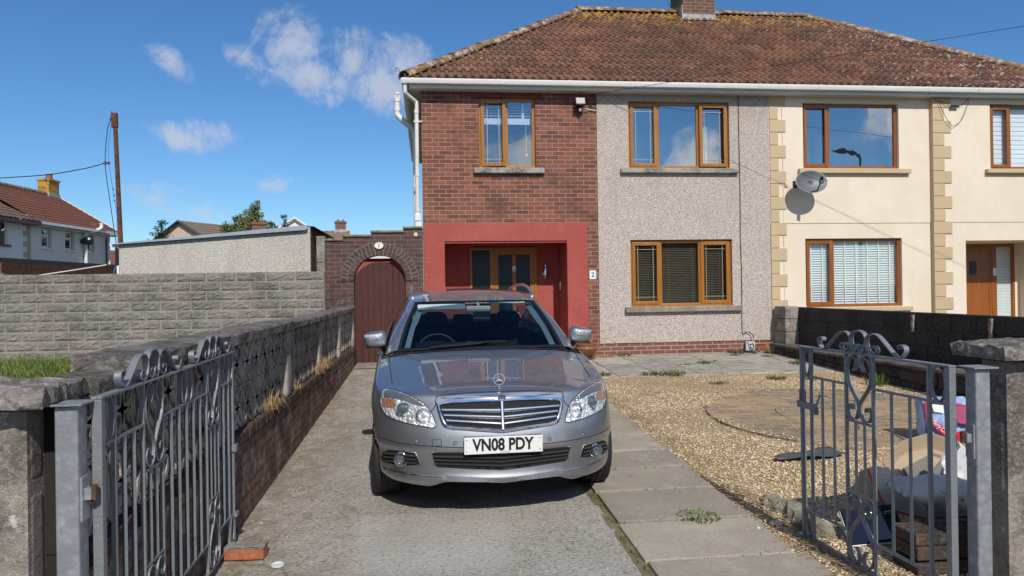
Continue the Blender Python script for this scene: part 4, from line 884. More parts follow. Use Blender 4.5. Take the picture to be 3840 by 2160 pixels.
# tufts of dead grass on the brick capping
m, nt, b_ = mk('dry_grass', .8); at = noise(nt, objc(nt), 30, 2); setc(nt, b_, ramp(nt, at, [(.3, (.28, .17, .07)), (.7, (.50, .36, .18))])); MAT['dry_grass'] = m
def blades(b, cx, cy, cz_, n, r, h, rg_, lean=.6, wd=.003, droop=.5):
    for _ in range(n):
        a = rg_.uniform(0, 6.283); d = r*math.sqrt(rg_.random()); x, y = cx+d*math.cos(a), cy+d*math.sin(a); hh = h*rg_.uniform(.5, 1.1); l = rg_.uniform(0, lean)*hh; a2 = a+rg_.uniform(-.8, .8)
        dx, dy = math.cos(a2)*l, math.sin(a2)*l; wx, wy = -math.sin(a2)*wd, math.cos(a2)*wd
        zs = hh*.6, hh*(1-droop*rg_.random()*l/hh)
        b.add([(x-wx, y-wy, cz_), (x+wx, y+wy, cz_), (x+dx*.4+wx*.8, y+dy*.4+wy*.8, cz_+zs[0]), (x+dx*.4-wx*.8, y+dy*.4-wy*.8, cz_+zs[0]), (x+dx, y+dy, cz_+zs[1])], [(0, 1, 2, 3), (3, 2, 4)])
for cy, n, h, lb in ((6.02, 190, .17, 'large straw-coloured tuft of dead grass on the wall base nearest the gate'), (8.55, 150, .17, 'straw tuft of dead grass on the wall base in the middle of the wall'), (9.05, 150, .20, 'farther straw tuft of dead grass, tallest on the wall base near the arched gate'), (7.2, 40, .10, 'thin wisp of dead grass at the foot of the second wall pier')):
    b = MB(); blades(b, XW-.03, cy, .665, n, .075, h, rg, 1.2, .0028, 1.2); tag(b.build('grass_tuft', MAT['dry_grass'], None, fix=False), lb, 'grass tuft', 'dead grass tufts on the low wall')
# ---- street pillars
def pillar(x0, x1, y0, y1, label, capd, seed):
    rg_ = random.Random(seed); t = thing('gate_pillar', label, 'pillar', ((x0+x1)/2, (y0+y1)/2, -.08))
    b = MB(); z = -.25; hts = [.39, .39, .40, .285]
    for h in hts:
        b.box(x0+rg_.uniform(0, .004), x1-rg_.uniform(0, .004), y0+rg_.uniform(0, .005), y1, z, z+h-.006); z += h
    b.build('blocks', MAT['old_concrete'], t, bevel=.035, segs=3)
    b = MB(); b.box(x0+.006, x1-.006, y0+.008, y1-.006, -.25, z-.02); b.build('mortar', MAT['old_concrete'], t)
    b = MB(); n = 10; ov = .095; cz0, cz1 = z+.0, z+capd
    X = [x0-ov+(x1-x0+2*ov)*i/n for i in range(n+1)]; Y_ = [y0-ov+(y1-y0+2*ov)*i/n for i in range(n+1)]; j = lambda: rg_.uniform(-.011, .011)
    topv = [[(x+j(), y+j(), cz1+.03*(1-max(abs(2*i/n-1), abs(2*k/n-1)))+j()) for k, y in enumerate(Y_)] for i, x in enumerate(X)]
    b.grid(topv)
    peri = [(i, 0) for i in range(n)]+[(n, k) for k in range(n)]+[(i, n) for i in range(n, 0, -1)]+[(0, k) for k in range(n, 0, -1)]
    rows = []
    for i, k in peri:
        p = topv[i][k]; rows.append([p, (p[0]+j(), p[1]+j(), cz0+.02+j()), (p[0]*.97+.03*(x0+x1)/2, p[1]*.97+.03*(y0+y1)/2, cz0)])
    b.grid(rows, closed_u=True); b.add([r_[2] for r_ in rows], [tuple(range(len(rows)))])
    b.build('cap_stone', MAT['cap_concrete'], t)
pillar(-1.78, -1.365, 2.68, 2.81, 'lichen-spotted concrete block pillar with a slab cap beside the longer iron gate', .066, 3)
pillar(2.785, 3.21, 3.28, 3.45, 'lichen-spotted concrete block pillar with a slab cap beside the shorter iron gate', .066, 5)
# ---- iron gates, flat bar scrolls
m, nt, b_ = mk('galvanised', .48, .38, .5); v = objc(nt)
c = mixc(nt, sstep(nt, nd(nt, 'ShaderNodeTexVoronoi', {'Vector': v, 'Scale': 26., 'Randomness': 1.}).outputs['Distance'], .1, .7), (.34, .355, .37), (.26, .275, .29))
c = mixc(nt, mth(nt, 'MULTIPLY', sstep(nt, noise(nt, v, 5, 5, .7), .5, .68), .7), c, (.44, .445, .45)); c = mixc(nt, mth(nt, 'MULTIPLY', sstep(nt, noise(nt, v, 11, 5, .75), .64, .74), .6), c, (.17, .12, .09))
setc(nt, b_, c); bump(nt, b_, noise(nt, v, 60, 3), .002); MAT['galv'] = m
m, nt, b_ = mk('gate_metal', .5, .35, .5); v = objc(nt)
c = mixc(nt, noise(nt, v, 12, 5, .7), (.16, .172, .188), (.30, .315, .33)); c = mixc(nt, mth(nt, 'MULTIPLY', sstep(nt, noise(nt, v, 5, 6, .8), .60, .70), .7), c, (.13, .075, .045)); c = mixc(nt, mth(nt, 'MULTIPLY', sstep(nt, noise(nt, v, 26, 4, .8), .60, .70), .6), c, (.42, .43, .44))
setc(nt, b_, c); bump(nt, b_, noise(nt, v, 70, 4), .003); MAT['gate_metal'] = m
def gate(name, label, p0, p1, z0, z1, motifs, bars_gap, post_w):
    p0, p1 = Vector((*p0, 0)), Vector((*p1, 0)); L = (p1-p0).length; t_ = (p1-p0)/L; nrm = Vector((t_.y, -t_.x, 0))
    root = thing(name, label, 'gate', (p0.x, p0.y, z0)); P = lambda s, z: p0+t_*s+Vector((0, 0, z))
    mt = Matrix.Identity(4)
    for i in range(3): mt[i][0] = t_[i]; mt[i][1] = nrm[i]
    mt[0][3], mt[1][3] = p0.x, p0.y
    def bx(b, s0, s1, n0, n1, za, zb): b.box(s0, s1, n0, n1, za, zb, mt)
    H = z1-z0; zr = z1-.175; zq = z0+.165
    b = MB(); bx(b, 0, .034, -.017, .017, z0, z1-.001); bx(b, L-.022, L, -.013, .013, z0, z1-.001); bx(b, .0, L, -.019, .019, z1, z1+.010); bx(b, .042, L-.022, -.010, .010, z0, z0+.014)
    b.build('gate_frame', MAT['gate_metal'], root, bevel=.002)
    b = MB(); edges = []
    for c_ in motifs: edges += [c_-.115, c_+.115]
    for e in edges: bx(b, e-.007, e+.007, -.009, .009, z0+.014, z1)
    spans = []; cur = .034
    for c_ in motifs: spans.append((cur, c_-.122)); cur = c_+.122
    spans.append((cur, L-.022))
    for s0, s1 in spans:
        bx(b, s0, s1, -.008, .008, zr, zr+.012); bx(b, s0, s1, -.008, .008, zq, zq+.012)
    for c_ in motifs: bx(b, c_-.108, c_+.108, -.008, .008, z0+.74*H-.012-.06, z0+.74*H-.06); bx(b, c_-.108, c_+.108, -.008, .008, z0+.335*H, z0+.335*H+.012)
    b.build('rails', MAT['gate_metal'], root, bevel=.0015)
    ends_ = (.042+.105, L-.022-.085)
    for e in ends_:
        b = MB(); bx(b, e-.007, e+.007, -.009, .009, z0+.014, z1); b.build('bar', MAT['gate_metal'], root)
    for (s0, s1) in spans:
        a0 = s0 if s0 > .05 else ends_[0]; a1 = s1 if s1 < L-.03 else ends_[1]; n = max(1, round((a1-a0)/bars_gap))
        for k in range(1, n):
            s = a0+(a1-a0)*k/n; b = MB(); b.tube([P(s, zq+.006), P(s, zq+.2), P(s, zr-.2), P(s, zr+.004)], [.0096]*4, 4); b.build('bar', MAT['gate_metal'], root)
    for c_ in motifs:
        for s in (c_-.038, c_+.038): b = MB(); b.tube([P(s, z0+.335*H+.006), P(s, z0+.74*H-.066)], .009, 4); b.build('bar', MAT['gate_metal'], root)
    # rings in the corners
    def single(path, wd, th, nm): q_ = MB(); q_.strip(path, nrm, wd, th); q_.build(nm, MAT['gate_metal'], root, smooth=50)
    for sc, w_ in ((.034+.053, .048), (L-.022-.040, .036)):
        for zc, hh in (((zr+.012+z1)/2, (z1-zr-.012)/2), ((z0+.014+zq)/2, (zq-z0-.014)/2)):
            single([P(sc+w_*math.cos(a), zc+hh*math.sin(a)) for a in [k*math.pi/14 for k in range(29)]], .020, .005, 'corner_ring')
    if len(motifs) > 1:
        mid = sum(motifs)/2
        b = MB(); bx(b, mid-.006, mid+.006, -.008, .008, zr+.012, z1); b.build('bar', MAT['gate_metal'], root)
        for sg in (-1, 1): single([P(mid+sg*.044+.038*math.cos(a), (zr+.012+z1)/2+(z1-zr-.012)/2*math.sin(a)) for a in [k*math.pi/14 for k in range(29)]], .020, .005, 'corner_ring')
    zt_ = z1+.012
    A = [(.300, .075), (.295, .095), (.310, .108), (.335, .098), (.340, .060), (.315, .010), (.285, .004), (.255, .035), (.190, .125), (.150, .170), (.110, .182), (.075, .160), (.062, .115), (.070, .050), (.098, .008), (.130, .012), (.142, .045), (.128, .075), (.105, .070), (.104, .050)]
    Bp = [(.0, .200), (.035, .188), (.058, .150), (.060, .100), (.052, .040), (.035, .006), (.012, .012), (.006, .045), (.020, .072), (.036, .062), (.030, .045)]
    Y1 = [(.045, -.100), (.030, -.085), (.018, -.060), (.024, -.020), (.055, -.006), (.090, -.035), (.106, -.090), (.095, -.170), (.045, -.245), (.012, -.290), (.004, -.33), (.020, -.385), (.050, -.405), (.085, -.395), (.104, -.355), (.090, -.318), (.062, -.320), (.058, -.345)]
    for c_ in motifs:
        for sg in (-1, 1):
            S = lambda x, z: P(c_+sg*x*1.08, zt_+z*.60)
            single(smoothpath([S(x, z) for x, z in A], 5), .027, .0055, 'scroll'); single(smoothpath([S(x, z) for x, z in Bp], 5), .027, .0055, 'scroll')
            k_ = (z1-(z0+.74*H-.06))/.412; single(smoothpath([P(c_+sg*x, z1+z*k_) for x, z in Y1], 5), .026, .006, 'lyre_scroll')
            k_ = (z0+.335*H-z0-.014)/.412; single(smoothpath([P(c_+sg*x, z0+.014-z*k_) for x, z in Y1], 5), .026, .006, 'lyre_scroll')
    return root, P, mt
gl, PL, mL = gate('iron_gate', 'longer galvanised iron gate with two scrolled crests swung open along the leaf-pattern wall', (-1.165, 2.735), (-1.212, 4.70), .072, 1.222, [.56, 1.50], .108, .04)
gr, PR, mR = gate('iron_gate', 'shorter galvanised iron gate with one scrolled crest swung open by the gravel', (2.335, 3.06), (2.268, 4.285), .055, 1.206, [.665], .118, .04)
b = MB(); b.box(1.04, 1.225, -.035, -.022, .845, .885, mR); b.box(1.14, 1.15, -.034, -.024, .885, .955, mR); b.box(1.19, 1.2, -.034, -.024, .885, .955, mR); b.box(1.02, 1.045, -.045, -.02, .825, .87, mR)
b.tube([mR @ Vector((1.03, -.04, .86)), mR @ Vector((.99, -.045, .90)), mR @ Vector((.95, -.05, .96))], .007, 5); b.build('latch', MAT['gate_metal'], gr)
for za_, zb2_ in ((.62, .66), (.22, .245)): b = MB(); b.box(1.93, 1.985, -.02, .03, za_, zb2_, mL); b.build('latch_plate', MAT['gate_metal'], gl)
def post(x0, x1, y0, y1, zt_, label, hx):
    t = thing('gate_post', label, 'post', ((x0+x1)/2, (y0+y1)/2, -.08)); b = MB(); b.box(x0, x1, y0, y1, -.2, zt_); b.build('shaft', MAT['galv'], t, bevel=.008, segs=3)
    b = MB(); b.box(x0-.022, x1+.022, y0-.022, y1+.022, zt_, zt_+.006); b.build('cap_plate', MAT['galv'], t)
    b = MB(); xx = x1 if hx > 0 else x0; b.box(min(xx, xx+hx*.03), max(xx, xx+hx*.03), (y0+y1)/2-.015, (y0+y1)/2+.03, zt_-.33, zt_-.29); b.box(min(xx, xx+hx*.008), max(xx, xx+hx*.008), y0+.01, y1-.01, zt_-.40, zt_-.25); b.build('hinge', MAT['galv'], t)
    b = MB(); b.tube([(xx+hx*.028, (y0+y1)/2+.012, zt_-.335), (xx+hx*.028, (y0+y1)/2+.012, zt_-.285)], .014, 8); b.build('hinge_pin', MAT['rust'], t)
post(-1.268, -1.192, 2.655, 2.731, 1.216, 'square galvanised post carrying the longer iron gate', 1)
post(2.392, 2.462, 2.99, 3.06, 1.208, 'square galvanised post carrying the shorter iron gate', -1)
# ---- black party wall on the right with its low ledge
pw = thing('boundary_wall', 'soot-black concrete block boundary wall between the two front gardens', 'wall', (6.7, 8, .2))
b = MB(); y = 12.55; bh = .225
for k in range(5):
    z1 = 1.19-k*bh; y = 12.70; first = True
    while y > 3.4:
        L = .45 if not (first and k % 2) else .225; y0 = y-L
        b.box(6.58+rg.uniform(-.004, .004), 6.72, y0+.004, y-.004, z1-bh+.006+(rg.uniform(-.003, .003)), z1); y = y0; first = False
b.build('blocks', MAT['black_block'], pw, bevel=.006)
b = MB(); b.box(6.59, 6.715, 3.42, 12.68, -.1, 1.184); b.build('mortar', MAT['black_block'], pw)
b = MB()
for k in range(4): b.box(6.33, 6.585, 12.50, 12.92, .30+k*.228, .30+k*.228+.222)
b.build('end_pier', MAT['old_concrete'], pw, bevel=.012)
for i, yb in enumerate((9.35, 7.95, 6.75)):
    t = thing('wall_bracket', ['rusty vertical strap on the black wall, farthest from the street', 'rusty vertical strap in the middle of the black wall', 'rusty vertical strap on the black wall, nearest the street'][i], 'bracket', (6.56, yb, 1.06), group='rusty straps on the black wall')
    b = MB(); b.box(6.545, 6.574, yb-.022, yb+.022, .93, 1.16); b.build('strap', plain('rusty_zinc', (.30, .25, .21), .7, .2, var=.4, vs=14), t)
    b = MB()
    for z in (.975, 1.115): b.lathe([(0, .012), (.013, .008), (.013, 0)], 8, Matrix.Translation((6.545, yb, z)) @ Matrix.Rotation(R(-90), 4, 'Y'))
    b.build('bolt', MAT['rust'], t)
MAT['ledge_stone'] = weathered('ledge_stone', (.062, .055, .05), (.03, .027, .025), (.15, .14, .125), 3, 30, bp=.01, bs=40, spots=(.3, .29, .27), spot_scale=22, spot_amt=.02)
le = thing('raised_border', 'low dark stone border with flat coping running along the foot of the black wall', 'wall', (6.4, 9.5, .2))
b = MB(); y = 12.7
while y > 6.4:
    L = rg.uniform(.28, .5); zb = G(0, y)-.05
    for z0_, z1_ in ((zb, zb+.15), (zb+.155, .478)): b.box(6.22+rg.uniform(-.02, .02), 6.56, y-L+.006, y-.006, z0_, z1_)
    y -= L
b.build('stonework', MAT['ledge_stone'], le, bevel=.015)
b = MB(); y = 12.75
while y > 6.4: L = rg.uniform(.55, .8); b.box(6.16+rg.uniform(-.015, .015), 6.575, y-L+.004, y-.004, .482, .530+rg.uniform(-.006, .006)); y -= L
b.build('coping', weathered('coping_dark', (.13, .115, .10), (.05, .045, .042), (.24, .22, .19), 4, 30, bp=.008), le, bevel=.012)
# low front wall on the right, mostly in shade behind the gate
fw = thing('front_wall', 'low broken brick street wall behind the shorter gate', 'wall', (4.2, 3.8, .1))
b = MB(); x = 2.57
while x < 7:
    L = .225
    for z0_, z1_ in ((-.1, .022), (.028, .094), (.103, .169), (.178, .244)): b.box(x+.004, x+L-.004, 3.66+rg.uniform(-.01, .01), 3.88, z0_, z1_+rg.uniform(-.01, .01))
    x += L
b.build('blocks', weathered('dark_brick', (.105, .062, .048), (.04, .034, .030), (.20, .16, .13), 5, 40, bp=.008), fw, bevel=.008)
sw_ = thing('street_wall', 'concrete block street wall running on from the pillar beside the shorter gate', 'wall', (5.4, 3.36, -.05))
b = MB(); x = 3.22; k = 0
while x < 8.6:
    for j in range(5): b.box(x+(.22 if j % 2 else 0), x+.444+(.22 if j % 2 else 0), 3.29, 3.43, -.15+j*.226, -.15+j*.226+.220)
    x += .45
b.build('blocks', MAT['old_concrete'], sw_, bevel=.01); b = MB(); b.box(3.2, 9, 3.26, 3.46, .985, 1.05); b.build('coping', MAT['cap_concrete'], sw_, bevel=.01)
# broken kerb of concrete beside the slabs
b = MB(); rows = []
for k in range(17):
    y = 4.25+.75*k/16; x = 2.325-.02*math.sin(k*.6); j = lambda s=.018: rg.uniform(-s, s); h = .085+.02*math.sin(k*.9)-.06*(k > 14)
    rows.append([(x-.03+j(), y, G(0, y)-.02), (x-.02+j(), y, G(0, y)+h*.6+j(.01)), (x+.01+j(), y+j(), G(0, y)+h+j(.008)), (x+.10+j(), y+j(), G(0, y)+h+j(.008)), (x+.15, y, G(0, y)-.01)])
b.grid(rows); b.add(rows[0], [(0, 1, 2, 3, 4)]); b.add(rows[-1], [(0, 1, 2, 3, 4)])
tag(b.build('broken_kerb', weathered('kerb', (.27, .24, .18), (.13, .115, .09), (.36, .33, .26), 6, 30, bp=.02, bs=30), None), 'broken rough concrete edging between the stepping slabs and the gravel', 'kerb')
# ---- lawn behind the left wall
m, nt, b_ = mk('turf', .95, 0, .2); setc(nt, b_, (.05, .07, .018)); MAT['turf'] = m
def LZ(y): return .036*(y-3.5)+.235
q = MB(); q.grid([[(x, y, LZ(y)) for y in (3.4, 8, 12.6)] for x in (-11, -1.46)]); structure(q.build('lawn_soil', MAT['turf']))
m, nt, b_ = mk('grass_blade', .6, 0, .3); at = noise(nt, objc(nt), 2.2, 3); c = ramp(nt, at, [(.3, (.075, .13, .018)), (.55, (.13, .19, .03)), (.75, (.24, .23, .07))]); c = mixc(nt, mth(nt, 'MULTIPLY', noise(nt, objc(nt), 40, 2), .5), c, (.22, .26, .06)); setc(nt, b_, c); MAT['grass'] = m
b = MB(); rg2 = random.Random(5)
for _ in range(11000):
    y = 12.55-9.0*rg2.random()**1.25; x = rg2.uniform(-8.2, -1.5)
    if x < -1.6-(y+1)*.48: continue
    h = rg2.uniform(.05, .13)*(1.5 if (y < 9.5 and x > -2.2) else 1); a = rg2.uniform(0, 6.28); l = h*rg2.uniform(.1, .6); wd = .0045
    dx, dy = math.cos(a)*l, math.sin(a)*l; wx, wy = math.sin(a)*wd, math.cos(a)*wd; z = LZ(y)
    b.add([(x-wx, y-wy, z), (x+wx, y+wy, z), (x+dx*.4, y+dy*.4, z+h*.65), (x+dx, y+dy, z+h)], [(0, 1, 2), (0, 2, 3)] if False else [(0, 1, 2), (1, 3, 2)])
tag(b.build('lawn_grass', MAT['grass'], None, fix=False), 'strip of long green grass in front of the grey block wall', 'grass', kind='stuff')
b = MB(); rg3 = random.Random(8); blades(b, -1.60, 6.2, LZ(6.2)+.35, 120, .22, .50, rg3, .5, .005, .3)
tag(b.build('tall_grass', MAT['grass'], None, fix=False), 'tall clump of grass growing against the back of the low leaf-pattern wall', 'grass clump')
# ================================================================== GARAGE
ga = thing('garage', 'pebbledashed flat-roofed garage with a grey metal roof edge behind the block wall', 'garage', (-3.8, 16, .5))
MAT['dash_pale'] = pebbledash('dash_pale', (.60, .56, .50), (.67, .63, .575), (.49, .45, .395), 80)
MAT['dash_brown'] = pebbledash('dash_brown', (.20, .13, .08), (.34, .24, .15), (.03, .022, .016), 62)
gxl, gxr, gy, gy2 = -5.54, -2.165, 14.0, 19.0
def gz(x): return 2.49+(x-gxl)/(gxr-gxl)*.315
b = MB(); b.prism([(gxl, .3), (gxr, .3), (gxr, gz(gxr)), (gxl, gz(gxl))], lambda a, c_, d: (a, d, c_), gy, gy2); b.build('wall', MAT['dash_pale'], ga)
b = MB(); b.prism([(gy+.003, .3), (gy2, .3), (gy2, gz(gxr)-.03), (gy+.003, gz(gxr)-.01)], lambda a, c_, d: (d, a, c_), gxr, gxr+.012); b.build('side_wall', MAT['dash_brown'], ga)
MAT['zinc'] = plain('zinc', (.40, .44, .48), .35, .5, var=.1, vs=3); MAT['roof_felt'] = plain('roof_felt', (.035, .038, .042), .7)
b = MB(); 
rows = []
for k in range(90):
    x = gxl-.10+(gxr-.075-gxl+.10)*k/89; z = gz(x)+.012
    rows.append([(x, gy-.075, z-.005), (x, gy-.07, z+.012), (x, gy2, z+.03+.012*math.sin(k*1.1)), (x, gy2, z)])
b.grid(rows); b.build('roof', MAT['roof_felt'], ga)
b = MB()
b.add([(gxl-.02, gy-.085, gz(gxl)+.008), (gxr-.055, gy-.085, gz(gxr)-.062), (gxr-.035, gy-.09, gz(gxr)-.035), (gxr-.03, gy-.085, gz(gxr)+.028), (gxl-.02, gy-.085, gz(gxl)+.032), (gxl-.02, gy-.06, gz(gxl)+.032), (gxr-.03, gy-.06, gz(gxr)+.028)], [(0, 1, 2, 3, 4), (4, 3, 6, 5)])
b.build('metal_trim', MAT['zinc'], ga)
b = MB(); rows = []
for k in range(140):
    y = gy+.02+(gy2-gy)*k/139; rows.append([(gxr-.12, y, gz(gxr)+.02+.012*math.sin(k*1.6)), (gxr+.075, y, gz(gxr)+.012*math.sin(k*1.6)), (gxr+.075, y, gz(gxr)-.012+.012*math.sin(k*1.6))])
b.grid(rows); b.build('corrugated_edge', MAT['roof_felt'], ga)
b = MB(); b.prism([(-.155, 0), (-.13, -.06), (-.09, -.085), (.0, -.085), (.0, .0)], lambda a, c_, d: (gxl+a, d, 2.515+c_), gy-.03, gy2); b.build('gutter', MAT['white_plastic'], ga)
b = MB(); b.tube([(gxl-.03, gy-.01, 2.46), (gxl-.03, gy-.01, .5)], .032, 8); b.build('downpipe', MAT['black_plastic'], ga); b = MB(); b.box(gxl-.035, gxl+.012, gy-.04, gy-.005, .6, 2.12); b.build('corner_trim', MAT['white_plastic'], ga)
# washing-line pole with its lines
po = thing('washing_line_pole', 'tall leaning rusty steel clothes-line pole standing behind the garage', 'pole', (-5.83, 15, .3))
b = MB(); b.tube([(-5.83, 15, .3), (-5.975, 15, 5.06)], [.050, .038], 12); b.build('post', MAT['rust'], po, smooth=40)
b = MB(); b.tube([(-5.977, 15, 4.84), (-5.985, 15, 5.11)], .062, 12); b.box(-6.06, -6.0, 14.97, 15.03, 4.98, 5.02); b.tube([(-6.03, 15, 5.06), (-6.035, 15, 5.15)], .008, 5); b.build('pulley_head', MAT['rust'], po, smooth=40)
b = MB(); b.tube(smoothpath([(-6.03, 14.98, 5.02), (-6.11, 14.98, 4.75), (-6.155, 14.98, 4.14), (-6.09, 14.98, 3.5), (-5.98, 14.98, 2.6), (-5.93, 14.98, 2.0)], 6), .007, 5); b.tube(smoothpath([(-6.16, 14.98, 4.14), (-6.6, 14.98, 4.02), (-7.5, 14.9, 3.87), (-9.5, 14.5, 3.72), (-12, 14, 3.8)], 6), .009, 5); b.build('clothes_line', MAT['black_plastic'], po)
MAT['blue_rope'] = plain('blue_rope', (.05, .25, .62), .6)
b = MB(); b.tube(smoothpath([(-6.02, 14.99, 5.0), (-6.10, 14.99, 4.4), (-6.05, 14.99, 3.8), (-5.98, 14.99, 3.3), (-5.93, 14.99, 2.8), (-5.92, 14.99, 1.9)], 6), .006, 5)
b.tube(smoothpath([(-6.01, 14.99, 4.98), (-5.97, 14.99, 3.6), (-5.95, 14.99, 2.0)], 5), .005, 5)
for z, x in ((3.64, -6.02), (3.52, -6.01), (3.42, -6.0)): b.lathe([(0, -.035), (.022, 0), (0, .035)], 6, Matrix.Translation((x, 14.99, z)))
b.tube(smoothpath([(-5.98, 14.98, 2.2), (-6.04, 14.98, 1.9), (-5.98, 14.98, 1.5)], 5), .008, 5); b.build('blue_rope', MAT['blue_rope'], po)
b = MB(); b.tube(arc3 if False else [( -6.155+.03*math.cos(a), 14.98, 4.14+.03*math.sin(a)) for a in [k*.6 for k in range(11)]], .008, 5); b.lathe([(0, -.05), (.03, 0), (0, .05)], 6, Matrix.Translation((-6.10, 14.98, 4.145)) @ Matrix.Rotation(R(90), 4, 'Y')); b.build('line_tensioner', MAT['rust'], po)
b = MB(); b.tube(smoothpath([(-6.0, 14.6, 2.16), (-7.2, 14.6, 1.98), (-8.6, 14.6, 1.82), (-10.5, 14.6, 1.70)], 5), .012, 6); tag(b.build('washing_line', MAT['pipe_cream'], None), 'pale sagging line stretched low across the back garden', 'line')
# ================================================================== FAR HOUSES AND TREES
ANG = R(5.25); FD = Vector((math.sin(ANG), math.cos(ANG), 0)); FN = Vector((math.cos(ANG), -math.sin(ANG), 0)); FP = Vector((-17.1, 37.8, 0))
FM = Matrix.Identity(4)                         # local: x along the facade (away), y outward normal, z up
for i in range(3): FM[i][0] = FD[i]; FM[i][1] = FN[i]; FM[i][3] = FP[i]
MAT['far_render'] = plain('far_render', (.74, .69, .60), .85, var=.08, vs=.6); MAT['far_render_pale'] = plain('far_render_pale', (.80, .76, .68), .85, var=.06, vs=.6)
m, nt, b_ = mk('far_tile', .8, 0, .25); v = objc(nt)
c = mixc(nt, noise(nt, v, 14, 4, .7), (.135, .052, .036), (.205, .085, .060)); c = mixc(nt, mth(nt, 'MULTIPLY', sstep(nt, noise(nt, v, 1.2, 5, .7), .56, .7), .6), c, (.33, .19, .07)); setc(nt, b_, c); MAT['far_tile'] = m
m, nt, b_ = mk('far_tile_grey', .8, 0, .25); v = objc(nt); setc(nt, b_, mixc(nt, noise(nt, v, 9, 4, .7), (.105, .075, .058), (.19, .14, .105))); MAT['far_tile_grey'] = m
MAT['brown_frame'] = plain('brown_frame', (.09, .03, .02), .4)
MAT['far_glass'] = glassy('far_glass', (.25, .3, .35), .30)
def tiled(b, p00, p10, p11, p01, rows, cols, amp=.03, step=.03):
    """tile courses between four corners (eave left, eave right, ridge right, ridge left)"""
    p00, p10, p11, p01 = [Vector(p) for p in (p00, p10, p11, p01)]; n = (p10-p00).cross(p01-p00).normalized()
    if n.z < 0: n = -n
    for r_ in range(rows):
        t0, t1 = r_/rows, (r_+1)/rows+.015
        g = []
        for k in range(cols*4+1):
            u = k/(cols*4); w = amp*(.5+.5*math.cos(2*math.pi*u*cols))
            a = (p00.lerp(p10, u)).lerp(p01.lerp(p11, u), t0); c_ = (p00.lerp(p10, u)).lerp(p01.lerp(p11, u), min(t1, 1))
            g.append([a+n*(w-.005), a+n*(w+step), c_+n*w])
        b.grid(g)
def fwin(parent, s0, s1, z0, z1, frame, split=.65, name='window'):
    f = MB(); d = -.10
    f.box(s0, s0+.07, d-.02, d+.03, z0, z1, FM); f.box(s1-.07, s1, d-.02, d+.03, z0, z1, FM); f.box(s0, s1, d-.02, d+.03, z0, z0+.07, FM); f.box(s0, s1, d-.02, d+.03, z1-.07, z1, FM); f.box(s0, s1, d-.019, d+.029, z0+(z1-z0)*split-.04, z0+(z1-z0)*split+.04, FM)
    fr = f.build(name, frame, parent)
    p_ = MB(); p_.box(s0+.05, s1-.05, d-.012, d+.0, z0+.05, z1-.05, FM); p_.build('pane', MAT['far_glass'], fr)
    c_ = MB(); c_.box(s0+.05, s1-.05, d-.25, d-.24, z0-.2, z1+.2, FM); c_.build('net_curtain', plain('net', (.25, .28, .32), .9, var=.1, vs=6), fr)
fh = thing('far_house', 'rendered house with a red-brown tiled gable roof and lichen-yellow chimney beyond the block wall', 'house', FP+FD*.2-FN*2.8)
def far_wall(b, s0, s1, z0, z1, holes):
    t = MB(); wall_holes(t, s0, s1, z0, z1, 0.0, holes, -.12)
    # wall_holes works in x/z at y; turn y outward
    b.add([FM @ Vector((q[0], q[1], q[2])) for q in t.v], t.f)
WS = [(-2.40, -1.60), (-.585, .23), (1.17, 1.96)]
b = MB(); far_wall(b, -3.45, 3.45, 0, 5.0, [(a, c_, 3.80, 4.69) for a, c_ in WS])
b.add([FM @ Vector(q) for q in ((3.45, 0, 0), (3.45, 0, 5.0), (3.45, -2.9, 6.7), (3.45, -5.8, 5.0), (3.45, -5.8, 0))], [(0, 1, 2, 3, 4)])
b.add([FM @ Vector(q) for q in ((-3.45, -5.8, 0), (3.45, -5.8, 0), (3.45, -5.8, 5.0), (-3.45, -5.8, 5.0))], [(0, 1, 2, 3)]); b.build('wall', MAT['far_render'], fh)
for a, c_ in WS:
    fwin(fh, a+.02, a+.62, 3.80, 4.66, MAT['white_plastic'])
b = MB()
for a, c_ in WS: b.box(a-.05, c_+.05, -.02, .08, 3.72, 3.79, FM)
b.build('sill', MAT['white_plastic'], fh)
b = MB(); b.box(-3.46, -3.20, -.02, .015, 0, 5.0, FM)
for k in range(9): b.box(-3.70, -3.46, -.02, .02, 1.0+k*.46, 1.0+k*.46+.23, FM)
b.build('quoins', MAT['beige'], fh)
F = lambda *q: FM @ Vector(q)
b = MB(); tiled(b, F(-3.45, .34, 4.93), F(3.72, .34, 4.93), F(3.72, -2.9, 6.88), F(-3.45, -2.9, 6.88), 12, 24); tiled(b, F(-3.45, -6.1, 4.93), F(3.72, -6.1, 4.93), F(3.72, -2.9, 6.88), F(-3.45, -2.9, 6.88), 6, 24); b.build('roof', MAT['far_tile'], fh, smooth=40)
b = MB(); b.tube([F(-8, -2.9, 6.92), F(3.72, -2.9, 6.92)], .13, 8); b.build('ridge_tiles', MAT['ridge_tile'], fh, smooth=50)
b = MB(); b.add([F(3.72, .36, 4.90), F(3.72, -2.9, 6.86), F(3.72, -2.9, 6.97), F(3.72, .36, 5.02), F(3.80, .36, 4.90), F(3.80, -2.9, 6.86), F(3.80, -2.9, 6.97), F(3.80, .36, 5.02)], [(0, 1, 2, 3), (4, 7, 6, 5), (3, 2, 6, 7), (0, 4, 5, 1), (0, 3, 7, 4)]); b.build('bargeboard', MAT['white_plastic'], fh)
b = MB(); b.box(-3.1, 3.75, .26, .42, 4.80, 4.93, FM); b.build('gutter', MAT['white_plastic'], fh); b = MB(); b.box(-3.1, 3.7, .02, .26, 4.70, 4.78, FM); b.build('soffit', MAT['soffit'], fh)
